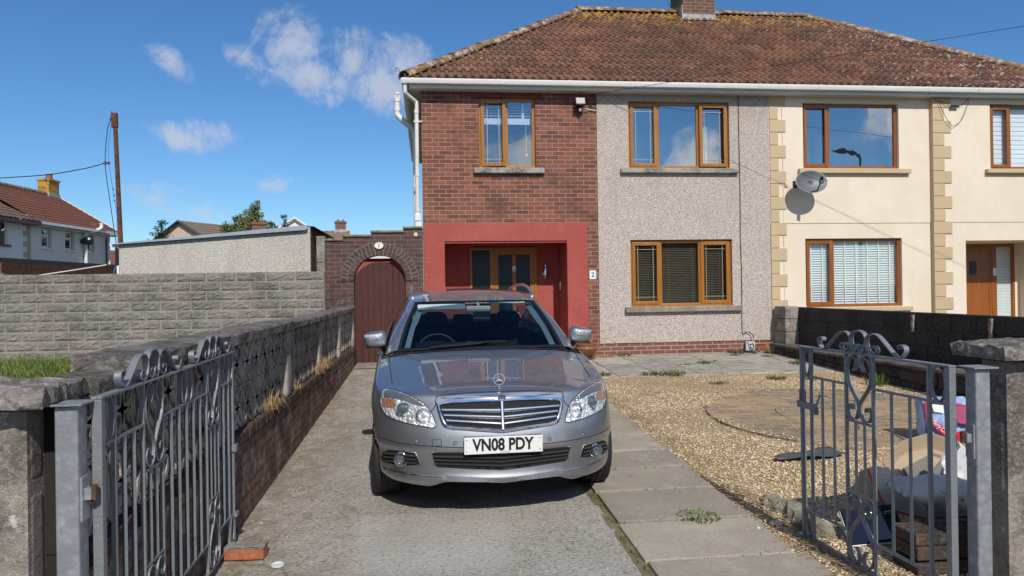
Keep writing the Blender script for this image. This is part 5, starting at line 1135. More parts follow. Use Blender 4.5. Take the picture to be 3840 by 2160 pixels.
b = MB(); b.tube(smoothpath([F(1.78, .45, 5.28), F(1.78, .45, 5.02), F(1.30, .30, 4.80), F(.98, .12, 4.66), F(.97, .12, 4.3)], 5), .085, 10); b.tube([F(.97, .12, 4.4), F(.97, .12, 1)], .085, 10); b.build('soil_pipe', MAT['white_plastic'], fh, smooth=40)
b = MB(); b.tube([F(3.25, .08, 4.7), F(3.25, .08, 1)], .05, 8); b.build('downpipe', MAT['white_plastic'], fh); b = MB(); b.tube([F(3.02, .06, 4.6), F(3.02, .06, 1)], .035, 6); b.build('cable_duct', MAT['black_plastic'], fh)
b = MB(); b.lathe([(0, .0), (.20, .02), (.24, .12), (.18, .35), (.10, .55)], 12, Matrix.Translation(F(.80, .55, 4.35)) @ Matrix.Rotation(R(-100), 4, 'Y')); b.tube([F(.85, .3, 4.3), F(.95, .05, 4.25)], .04, 6); b.build('floodlight', MAT['black_plastic'], fh)
m, nt, b_ = mk('lichen_brick', .9); v = objc(nt); setc(nt, b_, mixc(nt, sstep(nt, noise(nt, v, 3.5, 5, .7), .38, .55), (.22, .11, .06), (.46, .27, .03))); MAT['lichen_brick'] = m
b = MB(); b.box(2.75, 3.65, -3.30, -2.72, 6.5, 7.62, FM); b.box(2.70, 3.70, -3.35, -2.67, 7.62, 7.72, FM); chf = b.build('chimney', MAT['lichen_brick'], fh)
b = MB(); b.lathe([(.20, 7.70), (.22, 7.78), (.16, 7.82), (.15, 7.98), (.19, 8.0), (.10, 8.03)], 12, Matrix.Translation(FM @ Vector((3.25, -3.0, 0)))); b.build('chimney_pot', MAT['terracotta'], chf); b = MB(); b.box(2.72, 3.68, -3.33, -2.68, 6.55, 6.98, FM); b.build('flashing', MAT['lead_sheet'], chf)
ah = thing('far_house', 'cream house at the left edge with a brown window and a greyer tiled roof', 'house', FP+FD*-7-FN*2.8)
b = MB(); far_wall(b, -12, -3.45, 0, 4.86, [(-6.9, -4.72, 3.78, 4.72)]); b.build('wall', MAT['far_render_pale'], ah)
f_ = fwin(ah, -6.9, -5.0, 3.80, 4.70, MAT['brown_frame'], .66); b = MB(); b.box(-7, -4.6, -.02, .08, 3.70, 3.78, FM); b.build('sill', MAT['brown_frame'], ah)
b = MB(); tiled(b, F(-12, .42, 4.88), F(-3.1, .42, 4.88), F(-6.2, -2.9, 6.84), F(-12, -2.9, 6.84), 12, 30); b.build('roof', MAT['far_tile_grey'], ah, smooth=40); b = MB(); tiled(b, F(-6.2, -2.85, 6.80), F(-3.1, .38, 4.9), F(-3.45, -.02, 5.05), F(-3.5, -2.88, 6.8), 5, 5); b.build('valley_tiles', MAT['far_tile'], ah, smooth=40)
b = MB(); b.box(-12, -3.1, .02, .44, 4.72, 4.86, FM); b.build('fascia', MAT['brown_frame'], ah)
# low outbuilding roof in front of the far house
ob = thing('outbuilding', 'low flat-roofed brown-trimmed outbuilding showing just above the block wall', 'outbuilding', FP+FD*-1+FN*3)
b = MB(); b.box(-12, 2.7, 1.6, 4.5, 0, 2.70, FM); b.build('wall', MAT['far_render'], ob); b = MB(); b.box(-12.1, 2.75, 1.5, 4.55, 2.71, 2.86, FM); b.build('roof_edge', MAT['roof_felt'], ob); b = MB(); b.box(-12.1, 2.75, 4.56, 4.62, 2.35, 2.70, FM); b.build('fascia', MAT['rust'], ob)
b = MB(); b.tube(smoothpath([F(1.3, 3.2, 2.92), F(2.3, 3.2, 2.97), F(2.6, 3.2, 2.95)], 4), .09, 8); b.tube([F(2.4, 3.0, 2.8), F(2.4, 3.0, 3.55)], .06, 8); b.build('vent_pipe', MAT['white_plastic'], ob, smooth=40)
b = MB(); rows = [[(-8.9+.03*k, 14.6, 1.935+.022*math.sin(k*1.3)), (-8.9+.03*k, 16.2, 2.0+.022*math.sin(k*1.3))] for k in range(58)]
b.grid(rows); tag(b.build('corrugated_sheet', plain('pink_sheet', (.40, .26, .20), .6, var=.2, vs=4), None, smooth=40, solid=.01), 'pinkish corrugated roof sheet peeping over the top of the block wall', 'roof sheet')
b = MB(); 
rs = random.Random(17)
for (dx, dz, r_) in ((0, 0, .16), (.28, -.06, .12), (.42, -.1, .1)):
    for _ in range(90):
        a, e, q_ = rs.uniform(0, 6.28), rs.uniform(-1, 1), rs.random()**.4*r_; px, py, pz = -8.05+dx+q_*math.cos(a), 13.1+q_*math.sin(a), 2.02+dz+q_*e; s_ = .022
        b.add([(px-s_, py, pz), (px+s_, py+rs.uniform(-s_, s_), pz-s_), (px+rs.uniform(-s_, s_), py, pz+s_)], [(0, 1, 2)])
b.tube([(-8.0, 13.1, .6), (-7.95, 13.1, 2.0)], .012, 5)
tag(b.build('shrub', MAT['grass'], None, fix=False), 'small shrub with red shoots just over the top of the block wall', 'shrub')
# houses beyond the garage
def block_house(name, label, c, rz, L, Wd, ez, rzv, wallm, roofm, gable_m=None, chim=None, pot=True):
    t = thing(name, label, 'house', (*c, .3)); m = Matrix.Translation((*c, 0)) @ Matrix.Rotation(rz, 4, 'Z'); P = lambda *q: m @ Vector(q)
    b = MB(); b.box(-L/2, L/2, -Wd/2, Wd/2, 0, ez, m)
    for s in (-1, 1): b.add([P(s*L/2, -Wd/2, ez), P(s*L/2, Wd/2, ez), P(s*L/2, 0, rzv)], [(0, 1, 2)])
    b.build('wall', wallm, t)
    b = MB(); o_ = .3; ze = ez-.3*(rzv-ez)/(Wd/2)
    tiled(b, P(-L/2-.2, -Wd/2-o_, ze), P(L/2+.2, -Wd/2-o_, ze), P(L/2+.2, 0, rzv), P(-L/2-.2, 0, rzv), 9, int(L/.33)); tiled(b, P(-L/2-.2, Wd/2+o_, ze), P(L/2+.2, Wd/2+o_, ze), P(L/2+.2, 0, rzv), P(-L/2-.2, 0, rzv), 9, int(L/.33)); b.build('roof', roofm, t, smooth=40)
    for s in (-1, 1):
        b = MB(); b.tube([P(s*(L/2+.22), -(Wd/2+o_), ze-.05), P(s*(L/2+.22), 0, rzv-.03), P(s*(L/2+.22), Wd/2+o_, ze-.05)], .09, 4); b.build('bargeboard', gable_m or MAT['white_plastic'], t)
    if chim:
        for (cx, cy, h) in chim:
            b = MB(); b.box(cx-.33, cx+.33, cy-.33, cy+.33, rzv-1.0, rzv+h, m); b.box(cx-.38, cx+.38, cy-.38, cy+.38, rzv+h-.12, rzv+h-.04, m); k = b.build('chimney', MAT['brick_chim2'], t)
            b = MB(); b.box(cx-.36, cx+.36, cy-.36, cy+.36, rzv-.5, rzv+.08, m); b.build('flashing', MAT['lead_sheet'], k)
            b = MB()
            for e in (-.15, .15): b.lathe([(.09, 0), (.1, .03), (.07, .06), (.065, .16), (0, .16)], 8, m @ Matrix.Translation((cx+e, cy, rzv+h-.04)))
            b.build('chimney_pot', MAT['terracotta'], k)
    return t, m
MAT['brick_chim2'] = brick('brick_chim2', 'x', (.20, .085, .055), (.13, .06, .045), (.22, .18, .15), (.07, .05, .04))
MAT['pink_dash'] = plain('pink_dash', (.60, .44, .35), .9, var=.08, vs=3)
m, nt, b_ = mk('far_tile_brown', .8, 0, .25); v = objc(nt); c = mixc(nt, noise(nt, v, 7, 4, .7), (.17, .125, .092), (.26, .195, .145)); c = mixc(nt, mth(nt, 'MULTIPLY', sstep(nt, noise(nt, v, 1.5, 5, .7), .55, .68), .7), c, (.30, .20, .06)); setc(nt, b_, c); MAT['far_tile_brown'] = m
MAT['dark_trim'] = plain('dark_trim', (.05, .05, .055), .5)
t, m_ = block_house('far_house', 'pink gabled house with a brown roof and black vent pipe just showing over the garage', (-13.1, 50.5), R(62), 8, 5.0, 4.72, 6.08, MAT['pink_dash'], MAT['far_tile_brown'], MAT['dark_trim'])
b = MB(); b.tube([(-12.05, 48.2, 4.9), (-12.05, 48.2, 6.3)], .10, 8); b.tube([(-12.05, 48.2, 6.2), (-12.05, 48.2, 6.42)], .15, 8); b.build('vent_pipe', MAT['dark_trim'], t)
block_house('far_house', 'distant house of which only a brick chimney shows in front of the leafy tree', (-6.83, 36.4), R(20), 7, 5, 2.9, 3.95, MAT['far_render'], MAT['far_tile_brown'], None, [(-1.2, 0, .98)])
t, m_ = block_house('far_house', 'distant white gabled house end peeping over the right side of the garage roof', (-9.15, 54.0), R(95), 6, 3.2, 5.55, 6.62, MAT['white_plastic'], MAT['far_tile_grey'])
block_house('far_house', 'distant house with a dark brown roof and brick chimney behind the arched wall', (-8.0, 48.6), R(5), 5.6, 6.4, 4.2, 5.55, MAT['far_render_pale'], MAT['far_tile_brown'], MAT['white_plastic'], [(2.4, 0, .62)])
block_house('far_house', 'small red tiled roof glimpsed between the far house and the garage', (-19.5, 56), R(5), 12, 6, 2.6, 4.8, MAT['far_render'], MAT['far_tile'])
# trees
def leaf_mat(name, a, b2, c2):
    m, nt, b_ = mk(name, .6, 0, .3); n = noise(nt, objc(nt), .9, 4); n2 = noise(nt, objc(nt), 6, 3); c = ramp(nt, mth(nt, 'ADD', mth(nt, 'MULTIPLY', n, .6), mth(nt, 'MULTIPLY', n2, .4)), [(.36, a), (.5, b2), (.64, c2)]); setc(nt, b_, c); return m
MAT['leaf'] = leaf_mat('leaf', (.060, .095, .022), (.125, .165, .045), (.22, .24, .085)); MAT['leaf_conifer'] = leaf_mat('leaf_conifer', (.020, .045, .018), (.045, .080, .030), (.095, .130, .050)); MAT['bark'] = weathered('bark', (.09, .07, .05), (.04, .03, .025), (.16, .13, .10), 2, 12)
def leafy(name, label, base, clumps, trunk_top, mat, n, ls, seed, group=None):
    rg = random.Random(seed); t = thing(name, label, 'tree', base, 0, group); B = Vector(base); tb = MB()
    tb.tube([B, B+(Vector(trunk_top)-B)*.5+Vector((.1, 0, 0)), trunk_top], [.28, .2, .1], 8)
    for c_, r_ in clumps:
        s_ = B.lerp(Vector(trunk_top), rg.uniform(.45, .95)); tb.tube(smoothpath([s_, s_.lerp(Vector(c_), .5)+Vector((0, 0, .2)), Vector(c_)], 3), .05, 5)
    tb.build('trunk', MAT['bark'], t, smooth=60)
    b = MB()
    for c_, r_ in clumps:
        k = int(n*r_*r_)
        for _ in range(k):
            while True:
                q = Vector((rg.uniform(-1, 1), rg.uniform(-1, 1), rg.uniform(-1, 1)))
                if q.length < 1: break
            q = q*(.55+.45*rg.random())/max(q.length, .35)*q.length; p = Vector(c_)+Vector((q.x*r_, q.y*r_, q.z*r_*.85))
            u = Vector((rg.gauss(0, 1), rg.gauss(0, 1), rg.gauss(0, .6))).normalized(); w_ = u.cross(Vector((rg.gauss(0, 1), rg.gauss(0, 1), 1))).normalized(); s_ = ls*rg.uniform(.6, 1.3)
            b.add([p-u*s_, p+w_*s_*.55, p+u*s_, p-w_*s_*.55], [(0, 1, 2, 3)])
    b.build('crown', mat, t, fix=False); return t
leafy('leafy_tree', 'large pale green leafy tree standing up behind the garage', (-10.0, 42, .3), [((-10.9, 42, 5.15), .55), ((-10.4, 42.2, 5.0), .6), ((-10.2, 42, 5.6), .55), ((-9.75, 42.1, 5.9), .55), ((-9.45, 42, 6.3), .42), ((-9.55, 42, 5.5), .6), ((-9.0, 42, 5.0), .6), ((-9.25, 42, 5.4), .5), ((-9.2, 41.9, 5.9), .3), ((-8.85, 42, 5.45), .25), ((-10.0, 41.7, 5.1), .6), ((-9.3, 42, 6.6), .16)], (-9.8, 42, 5.4), MAT['leaf'], 1500, .065, 3)
leafy('leafy_tree', 'small leafy treetop just right of the distant brick chimney', (-9.5, 46, .3), [((-9.55, 46, 5.35), .38), ((-9.4, 46, 5.75), .26), ((-9.2, 46, 5.45), .35)], (-9.5, 46, 5.3), MAT['leaf'], 1500, .07, 5)
def conifer(name, label, base, h, r0, seed):
    rg = random.Random(seed); t = thing(name, label, 'tree', base); B = Vector(base); tb = MB(); tb.tube([B, B+Vector((0, 0, h*.97))], [.2, .03], 7); tb.build('trunk', MAT['bark'], t)
    b = MB()
    for k in range(int(h*16)):
        z = h*(.25+.75*rg.random()); L = r0*(1-z/h)**.7*rg.uniform(.6, 1.25)+.08; a = rg.uniform(0, 6.28)
        for j in range(int(14+26*L)):
            f_ = rg.random(); p = B+Vector((math.cos(a)*L*f_, math.sin(a)*L*f_, z+.18*L*f_+.25*f_*f_*L))+Vector((rg.gauss(0, .07), rg.gauss(0, .07), rg.gauss(0, .05)))
            d = Vector((math.cos(a+rg.gauss(0, .6)), math.sin(a+rg.gauss(0, .6)), rg.uniform(-.1, .7))).normalized()*rg.uniform(.08, .17); w_ = d.cross(Vector((rg.gauss(0, 1), rg.gauss(0, 1), 1))).normalized()*.035
            b.add([p-w_, p+w_, p+d], [(0, 1, 2)])
    b.build('crown', MAT['leaf_conifer'], t, fix=False)
conifer('conifer', 'dark conifer tip behind the left end of the garage roof', (-14.4, 42, .3), 5.25, 1.5, 2); conifer('conifer', 'dark conifer treetop beside the white gable end', (-8.72, 46.5, .3), 6.0, .95, 4)
# ---- opposite side of the street, behind the photographer (seen mirrored in glass, chrome and paint)
block_house('street_house', 'cream house across the street behind the viewer', (-6, -26), 0, 14, 8, 5.0, 8.0, MAT['cream'], MAT['far_tile'])
block_house('street_house', 'brick house across the street behind the viewer', (14, -27), 0, 15, 8, 5.0, 8.0, MAT['brick_house'], MAT['far_tile_grey'])
b = MB(); b.box(-40, 40, -17.2, -17.0, -.1, 1.1); tag(b.build('garden_wall', MAT['old_concrete'], None), 'low garden wall across the street behind the viewer', 'wall')
sl_ = thing('street_lamp', 'curved-neck street lamp mirrored in the cream house window', 'street lamp', (21.2, -7.9, -.1))
b = MB(); b.tube(smoothpath([(21.2, -7.9, -.1), (21.2, -7.9, 7.2), (21.0, -7.8, 7.9), (20.3, -7.6, 8.15)], 6), .07, 8); b.build('column', MAT['dark_trim'], sl_, smooth=40); b = MB(); b.lathe([(0, 0), (.16, .06), (.12, .5), (.03, .8), (0, .8)], 10, Matrix.Translation((20.4, -7.62, 8.12)) @ Matrix.Rotation(R(-95), 4, 'Y')); b.build('lantern', MAT['dark_trim'], sl_, smooth=40)
# ================================================================== THINGS ON THE HOUSE
sd = thing('satellite_dish', 'grey oval satellite dish on the cream wall under the first-floor window', 'satellite dish', (7.0, 12.9, 3.35))
MAT['dish_mesh'] = plain('dish_grey', (.11, .115, .125), .5, .2, var=.08, vs=5)
DC = Vector((6.93, 12.62, 3.46)); dn = Vector((-.06, -.96, .26)).normalized(); dx_ = Vector((0, 0, 1)).cross(dn).normalized(); dy_ = dn.cross(dx_)
Md = Matrix.Identity(4)
for i in range(3): Md[i][0] = dx_[i]; Md[i][1] = dy_[i]; Md[i][2] = dn[i]; Md[i][3] = DC[i]
b = MB(); rows = [[Md @ Vector((.295*r_*math.cos(a), .218*r_*math.sin(a), .055*(r_*r_-1))) for r_ in (0.02, .25, .5, .75, .93, 1.0)] for a in [k*2*math.pi/36 for k in range(36)]]
b.grid(rows, closed_u=True); b.build('reflector', MAT['dish_mesh'], sd, smooth=40, solid=.004)
b = MB(); b.tube([Md @ Vector((.295*math.cos(a), .218*math.sin(a), 0)) for a in [k*2*math.pi/36 for k in range(36)]], .004, 5, closed=True); b.build('rim', plain('dish_rim', (.42, .42, .40), .4), sd)
b = MB(); b.tube([Md @ Vector((0, -.19, -.03)), Md @ Vector((.02, -.23, .12)), Md @ Vector((.03, -.10, .30))], .012, 6); b.build('feed_arm', MAT['black_plastic'], sd)
b = MB(); b.tube([Md @ Vector((.03, -.115, .28)), Md @ Vector((.03, -.06, .335))], .030, 10); b.box(-.03, .03, -.03, .03, -.03, .03, Md @ Matrix.Translation((.03, -.13, .29))); b.build('feed_horn', MAT['black_plastic'], sd)
b = MB(); b.tube([(6.78, 12.985, 3.46), (6.80, 12.75, 3.42), DC+Vector((-.05, .06, -.03))], .022, 8); b.box(6.76, 6.84, 12.955, 12.983, 3.40, 3.52); b.build('bracket', MAT['black_plastic'], sd)
b = MB(); b.box(6.60, 6.65, 12.95, 12.983, 3.42, 3.50); b.build('junction_box', MAT['cream'], sd)
b = MB(); b.tube(smoothpath([Md @ Vector((.03, -.12, .28)), Md @ Vector((.04, -.22, .2)), Md @ Vector((.02, -.26, .12)), Md @ Vector((.0, -.19, .0))], 5), .005, 5); b.build('coax', MAT['white_plastic'], sd)
fl = thing('floodlight', 'small square security floodlight with a sensor on the upper brick wall', 'light', (2.74, 12.95, 4.8))
b = MB(); mf = Matrix.Translation((2.735, 12.87, 4.90)) @ Matrix.Rotation(R(-18), 4, 'X'); b.box(-.088, .088, -.05, .05, -.07, .07, mf); b.tube([(2.735, 12.90, 4.85), (2.735, 12.99, 4.80)], .018, 6); b.box(2.69, 2.78, 12.96, 12.995, 4.75, 4.84); b.build('housing', MAT['black_plastic'], fl, bevel=.006)
b = MB(); b.box(-.074, .074, -.058, -.051, -.056, .056, mf); b.build('lens', plain('lamp_glass', (.45, .46, .43), .15, var=.15, vs=30), fl)
b = MB(); b.box(2.715, 2.765, 12.87, 12.93, 4.74, 4.80); b.build('sensor', plain('sensor_grey', (.30, .30, .30), .3), fl, bevel=.01)
wl = thing('wall_lamp', 'chrome torch-shaped wall lamp inside the red porch', 'light', (2.225, 13.90, 1.86))
b = MB(); b.lathe([(0, -.12), (.035, -.12), (.040, -.06), (.040, .06), (.025, .10), (.020, .15), (0, .155)], 14, Matrix.Translation((2.225, 13.84, 1.89))); b.tube([(2.225, 13.85, 1.86), (2.225, 13.925, 1.86)], .02, 8); b.build('body', MAT['chrome'], wl, smooth=40); b = MB(); b.lathe([(0, 0), (.05, 0), (.05, .015), (0, .02)], 14, Matrix.Translation((2.225, 13.926, 1.86)) @ Matrix.Rotation(R(90), 4, 'X')); b.build('back_plate', MAT['chrome'], wl)
# overhead service wire
def wirepath(p0, p1, sag, n=24):
    p0, p1 = Vector(p0), Vector(p1); return [p0.lerp(p1, t/n)-Vector((0, 0, sag*4*(t/n)*(1-t/n))) for t in range(n+1)]
b = MB(); b.tube(wirepath((3.07, 12.93, 5.08), (21, 3.0, 5.95), .04), .0045, 5); tag(b.build('overhead_wire', MAT['black_plastic'], None), 'thin black overhead cable rising across the roof to the upper right', 'wire')
# ================================================================== SMALL THINGS ON THE GROUND
pot = thing('plant_pot', 'barrel-shaped glazed brown plant pot of red flowers at the foot of the brick pier', 'plant pot', (2.72, 12.62, G(0, 12.62)+.02)); PZ = G(0, 12.62)+.025
m, nt, b_ = mk('glaze_brown', .3, 0, .5); v = objc(nt); q_ = nd(nt, 'ShaderNodeVectorMath', {0: v, 1: (1, 1, .10)}, operation='MULTIPLY').outputs[0]
c = mixc(nt, sstep(nt, noise(nt, q_, 34, 3), .40, .60), (.16, .075, .032), (.030, .018, .014)); zz = nd(nt, 'ShaderNodeSeparateXYZ', {'Vector': v}).outputs['Z']; c = mixc(nt, sstep(nt, zz, PZ+.17, PZ+.19), c, (.22, .10, .045)); setc(nt, b_, c); MAT['glaze_brown'] = m
b = MB(); b.lathe([(0, .0), (.115, .0), (.125, .02), (.165, .09), (.185, .16), (.187, .175), (.184, .18), (.182, .23), (.195, .238), (.20, .255), (.19, .265), (.165, .262), (.16, .22), (0, .22)], 30, Matrix.Translation((2.72, 12.62, PZ+.012))); b.build('pot', MAT['glaze_brown'], pot, smooth=40)
b = MB(); b.lathe([(0, 0), (.15, 0), (.165, .02), (.155, .022), (0, .014)], 24, Matrix.Translation((2.72, 12.62, PZ))); b.build('saucer', MAT['terracotta'], pot)
MAT['red_flower'] = plain('red_flower', (.45, .01, .045), .6, var=.4, vs=60)
b = MB(); b2 = MB(); rf = random.Random(3)
for _ in range(150):
    a, q_ = rf.uniform(0, 6.28), rf.random()**.5*.15; p = Vector((2.72+q_*math.cos(a), 12.62+q_*math.sin(a), PZ+.26+rf.uniform(-.01, .12)*(1-q_/.2)))
    u = Vector((rf.gauss(0, 1), rf.gauss(0, 1), rf.gauss(0, 1))).normalized()*.018; w_ = u.cross(Vector((rf.gauss(0, 1), rf.gauss(0, 1), rf.gauss(0, 1)))).normalized()*.016
    (b if rf.random() < .62 else b2).add([p-u, p+w_, p+u, p-w_], [(0, 1, 2, 3)])
b.build('petals', MAT['red_flower'], pot, fix=False); b2.build('leaves', MAT['grass'], pot, fix=False)
bx_ = thing('outdoor_socket', 'small grey box with looped black cable leaning on the brick plinth', 'box', (5.84, 12.88, G(0, 12.88)+.02)); mz = Matrix.Translation((5.84, 12.90, G(0, 12.9)+.03)) @ Matrix.Rotation(R(-12), 4, 'X') @ Matrix.Rotation(R(6), 4, 'Y')
b = MB(); b.box(-.085, .085, -.035, .035, .02, .20, mz); b.build('case', plain('grey_case', (.42, .43, .43), .45, var=.1), bx_, bevel=.008); b = MB(); b.box(-.07, .07, -.03, .03, -.012, .02, mz); b.build('foot', MAT['black_plastic'], bx_)
b = MB(); b.tube(smoothpath([mz @ Vector(q) for q in ((-.06, -.045, .19), (-.02, -.05, .05), (.03, -.05, .04), (.05, -.05, .12), (.02, -.05, .16), (-.02, -.05, .08), (-.07, -.045, .02))], 5), .006, 5); b.build('cable_loop', MAT['black_plastic'], bx_)
# flaking leaves by the pot
b = MB(); rf = random.Random(9)
for _ in range(120):
    x, y = 2.98+rf.gauss(0, .16)+.1, 12.83+rf.gauss(0, .055); y = min(y, 12.97); z = G(x, y)+.03+rf.uniform(0, .03); s_ = rf.uniform(.015, .04); a = rf.uniform(0, 6.28)
    b.add([(x-s_*math.cos(a), y-s_*math.sin(a), z), (x+s_*.5*math.sin(a), y-s_*.5*math.cos(a), z+rf.uniform(0, .02)), (x+s_*math.cos(a), y+s_*math.sin(a), z+rf.uniform(0, .015)), (x-s_*.5*math.sin(a), y+s_*.5*math.cos(a), z)], [(0, 1, 2, 3)])
m, nt, b_ = mk('dead_leaf', .8); setc(nt, b_, ramp(nt, noise(nt, objc(nt), 30, 2), [(.35, (.42, .14, .05)), (.6, (.55, .38, .20))])); MAT['dead_leaf'] = m
tag(b.build('fallen_leaves', MAT['dead_leaf'], None, fix=False), 'heap of dry orange leaves beside the plant pot', 'leaves', kind='stuff')
MAT['weed'] = leaf_mat('weed', (.05, .09, .018), (.09, .14, .03), (.16, .20, .05)); MAT['yellow'] = plain('yellow_flower', (.75, .52, .02), .6)
def weed(x, y, r, h, label, seed, n=46, flower=False, dz=.02, mat='weed', lean=1.0, wd=.007, cat='weed'):
    rg = random.Random(seed); z = G(x, y)+dz; t = thing('weed_plant', label, cat, (x, y, z), group='weeds in the paving')
    b = MB(); blades(b, x, y, z-.01, n, r*.85, h*.62, rg, 1.5, wd*.8, .6); b.build('leaves', MAT[mat], t, fix=False)
    if flower:
        b = MB()
        for _ in range(3): q = Matrix.Translation((x+rg.uniform(-r, r), y+rg.uniform(-r, r), z+h*rg.uniform(.8, 1.3))); b.lathe([(0, .008), (.02, .004), (.022, 0), (0, -.01)], 9, q)
        b.build('flower', MAT['yellow'], t)
for i, (x, y, r, h, lb, n, fw_) in enumerate([(3.55, 10.66, .30, .13, 'widest spreading green weed at the front edge of the patio', 220, 0), (3.25, 10.68, .14, .12, 'weed just left of the widest one at the patio edge', 70, 0), (4.49, 11.68, .12, .12, 'bushy bright green weed in the middle of the patio', 100, 0), (4.17, 11.60, .15, .07, 'flat pale weed left of the bushy one on the patio', 60, 0),
    (3.49, 12.90, .13, .12, 'green weed against the plinth right of the fallen leaves', 90, 0), (5.57, 12.86, .15, .15, 'weedy clump against the plinth left of the grey box', 110, 0), (5.91, 12.35, .14, .08, 'low weed on the patio in front of the grey box', 60, 0), (6.12, 12.72, .10, .16, 'yellow-flowered weed beside the end pier of the black wall', 70, 1), (4.91, 9.98, .16, .10, 'green weed in the gravel below the patio', 90, 0), (5.94, 11.36, .15, .15, 'green weed by the end of the raised border', 90, 0),
    (5.35, 9.9, .12, .10, 'small weed in the gravel right of another one', 60, 0), (2.60, 10.72, .09, .14, 'spiky weed at the patio corner by the car', 60, 0), (5.4, 12.55, .08, .08, 'tiny weed left of the one facing the grey box', 40, 0), (4.75, 11.85, .05, .08, 'tiny yellowish sprig behind the bushy patio weed', 30, 0), (1.75, 4.69, .16, .045, 'flat green weed in the joint between two stepping slabs', 150, 0), (5.86, 12.75, .05, .20, 'yellow dandelion behind the grey box', 24, 1), (6.0, 9.3, .16, .32, 'tall grassy weed against the dark raised border', 70, 0), (3.95, 9.75, .16, .06, 'brownish flat weed in the middle of the gravel', 80, 0)]):
    weed(x, y, r, h, lb, 40+i, n, fw_, dz=.028 if y > 10.6 else .03)
# creeping stalks and moss in the joints
b = MB(); rg = random.Random(31)
for _ in range(260):
    if rg.random() < .55: y = rg.choice(ys[1:-1])+rg.gauss(0, .012); x = rg.uniform(1.2, 2.1)
    else: x = 1.185+rg.gauss(0, .02); y = rg.uniform(2.6, 10)
    blades(b, x, y, G(x, y)+.005, 3, .012, .035, rg, 1.2, .003)
tag(b.build('joint_moss', MAT['weed'], None, fix=False), 'tiny moss and grass growing in the joints of the stepping slabs', 'moss', kind='stuff')
b = MB()
for _ in range(900):
    y = 3.3+rg.random()**1.3*6; x = 2.17+abs(rg.gauss(0, .07)) if rg.random() < .6 else rg.uniform(2.2, 6.2); L = rg.uniform(.03, .16); a = rg.uniform(0, 6.28); z = G(x, y)+.035+rg.uniform(0, .015)
    b.tube([(x, y, z), (x+math.cos(a)*L*.5, y+math.sin(a)*L*.5, z+rg.uniform(0, .015)), (x+math.cos(a+.5)*L, y+math.sin(a+.5)*L, z)], .0016, 3, caps=False)
for _ in range(170):
    y = 4.0+rg.random()*1.7; x = -1.15+abs(rg.gauss(0, .28)); y = y+.25*(x+1.2) ; L = rg.uniform(.03, .13); a = rg.gauss(.2, .8); z = G(x, y)+.003
    b.tube([(x, y, z), (x+math.cos(a)*L, y+math.sin(a)*L, z+.002)], .0009, 3, caps=False)
MAT['dry_debris'] = plain('dry_debris', (.24, .17, .095), .9, var=.4, vs=20)
tag(b.build('dry_stalks', MAT['dry_debris'], None, fix=False), 'scattered dry stalks and twigs on the gravel and drive edges', 'twigs', kind='stuff')
# brick, lid
bk = MB(); mb_ = Matrix.Translation((-1.085, 4.47, G(0, 4.47)+.004)) @ Matrix.Rotation(R(-4), 4, 'Z'); bt = thing('loose_brick', 'loose orange brick with mortar on top holding the longer gate open', 'brick', (-1.085, 4.47, G(0, 4.47)))
bk.box(-.115, .115, -.052, .052, 0, .064, mb_); bk.build('brick', weathered('orange_brick', (.40, .13, .065), (.25, .08, .05), (.48, .24, .15), 9, 50, bp=.005), bt, bevel=.007)
bk = MB(); bk.grid([[mb_ @ Vector((-.118+.236*i/10, -.055+.11*j/5, .068+rg.uniform(0, .010))) for j in range(6)] for i in range(11)]); bk.box(-.117, .117, -.054, .054, .0645, .069, mb_); bk.build('mortar_bed', weathered('mortar_grey', (.26, .235, .20), (.16, .15, .13), (.36, .33, .29), 9, 50, bp=.006), bt)
b = MB(); b.lathe([(0, .002), (.034, .002), (.038, .004), (.038, .014), (.034, .016), (.032, .008), (0, .006)], 24, Matrix.Translation((-.875, 4.32, G(0, 4.32)))); tag(b.build('bottle_cap', plain('milky_plastic', (.55, .57, .58), .35), None, smooth=40), 'round white plastic lid lying on the drive by the brick', 'lid')
b = MB(); b.grid([[(2.87+.66*u+.02*math.sin(v_*3), 5.90+.16*u+(-.02-.10*min(1, u*2.2))*(v_-.5)*2*1.0, G(0, 6)+.05+.012*math.sin(u*9+v_*4)) for v_ in (0, .33, .66, 1)] for u in [k/14 for k in range(15)]]); tag(b.build('plastic_strip', plain('slate_plastic', (.06, .065, .07), .45, var=.2), None, smooth=50, solid=.003), 'torn strip of dark grey plastic sheet lying on the gravel', 'plastic sheet')
for i, (x, y, s_, lb) in enumerate(((2.20, 4.50, .045, 'small crumpled white paper scrap by the broken kerb'), (2.26, 4.28, .03, 'tiny pale-green wrapper scrap by the broken kerb'))):
    b = MB(); b.grid([[(x+s_*(u-.5)*2, y+s_*(v_-.5), G(x, y)+.03+.015*math.sin(u*7+v_*5+i)) for v_ in (0, .5, 1)] for u in (0, .3, .6, 1)]); tag(b.build('litter', plain('paper' if i == 0 else 'green_paper', (.60, .62, .62) if i == 0 else (.40, .55, .48), .6), None, solid=.002), lb, 'litter')
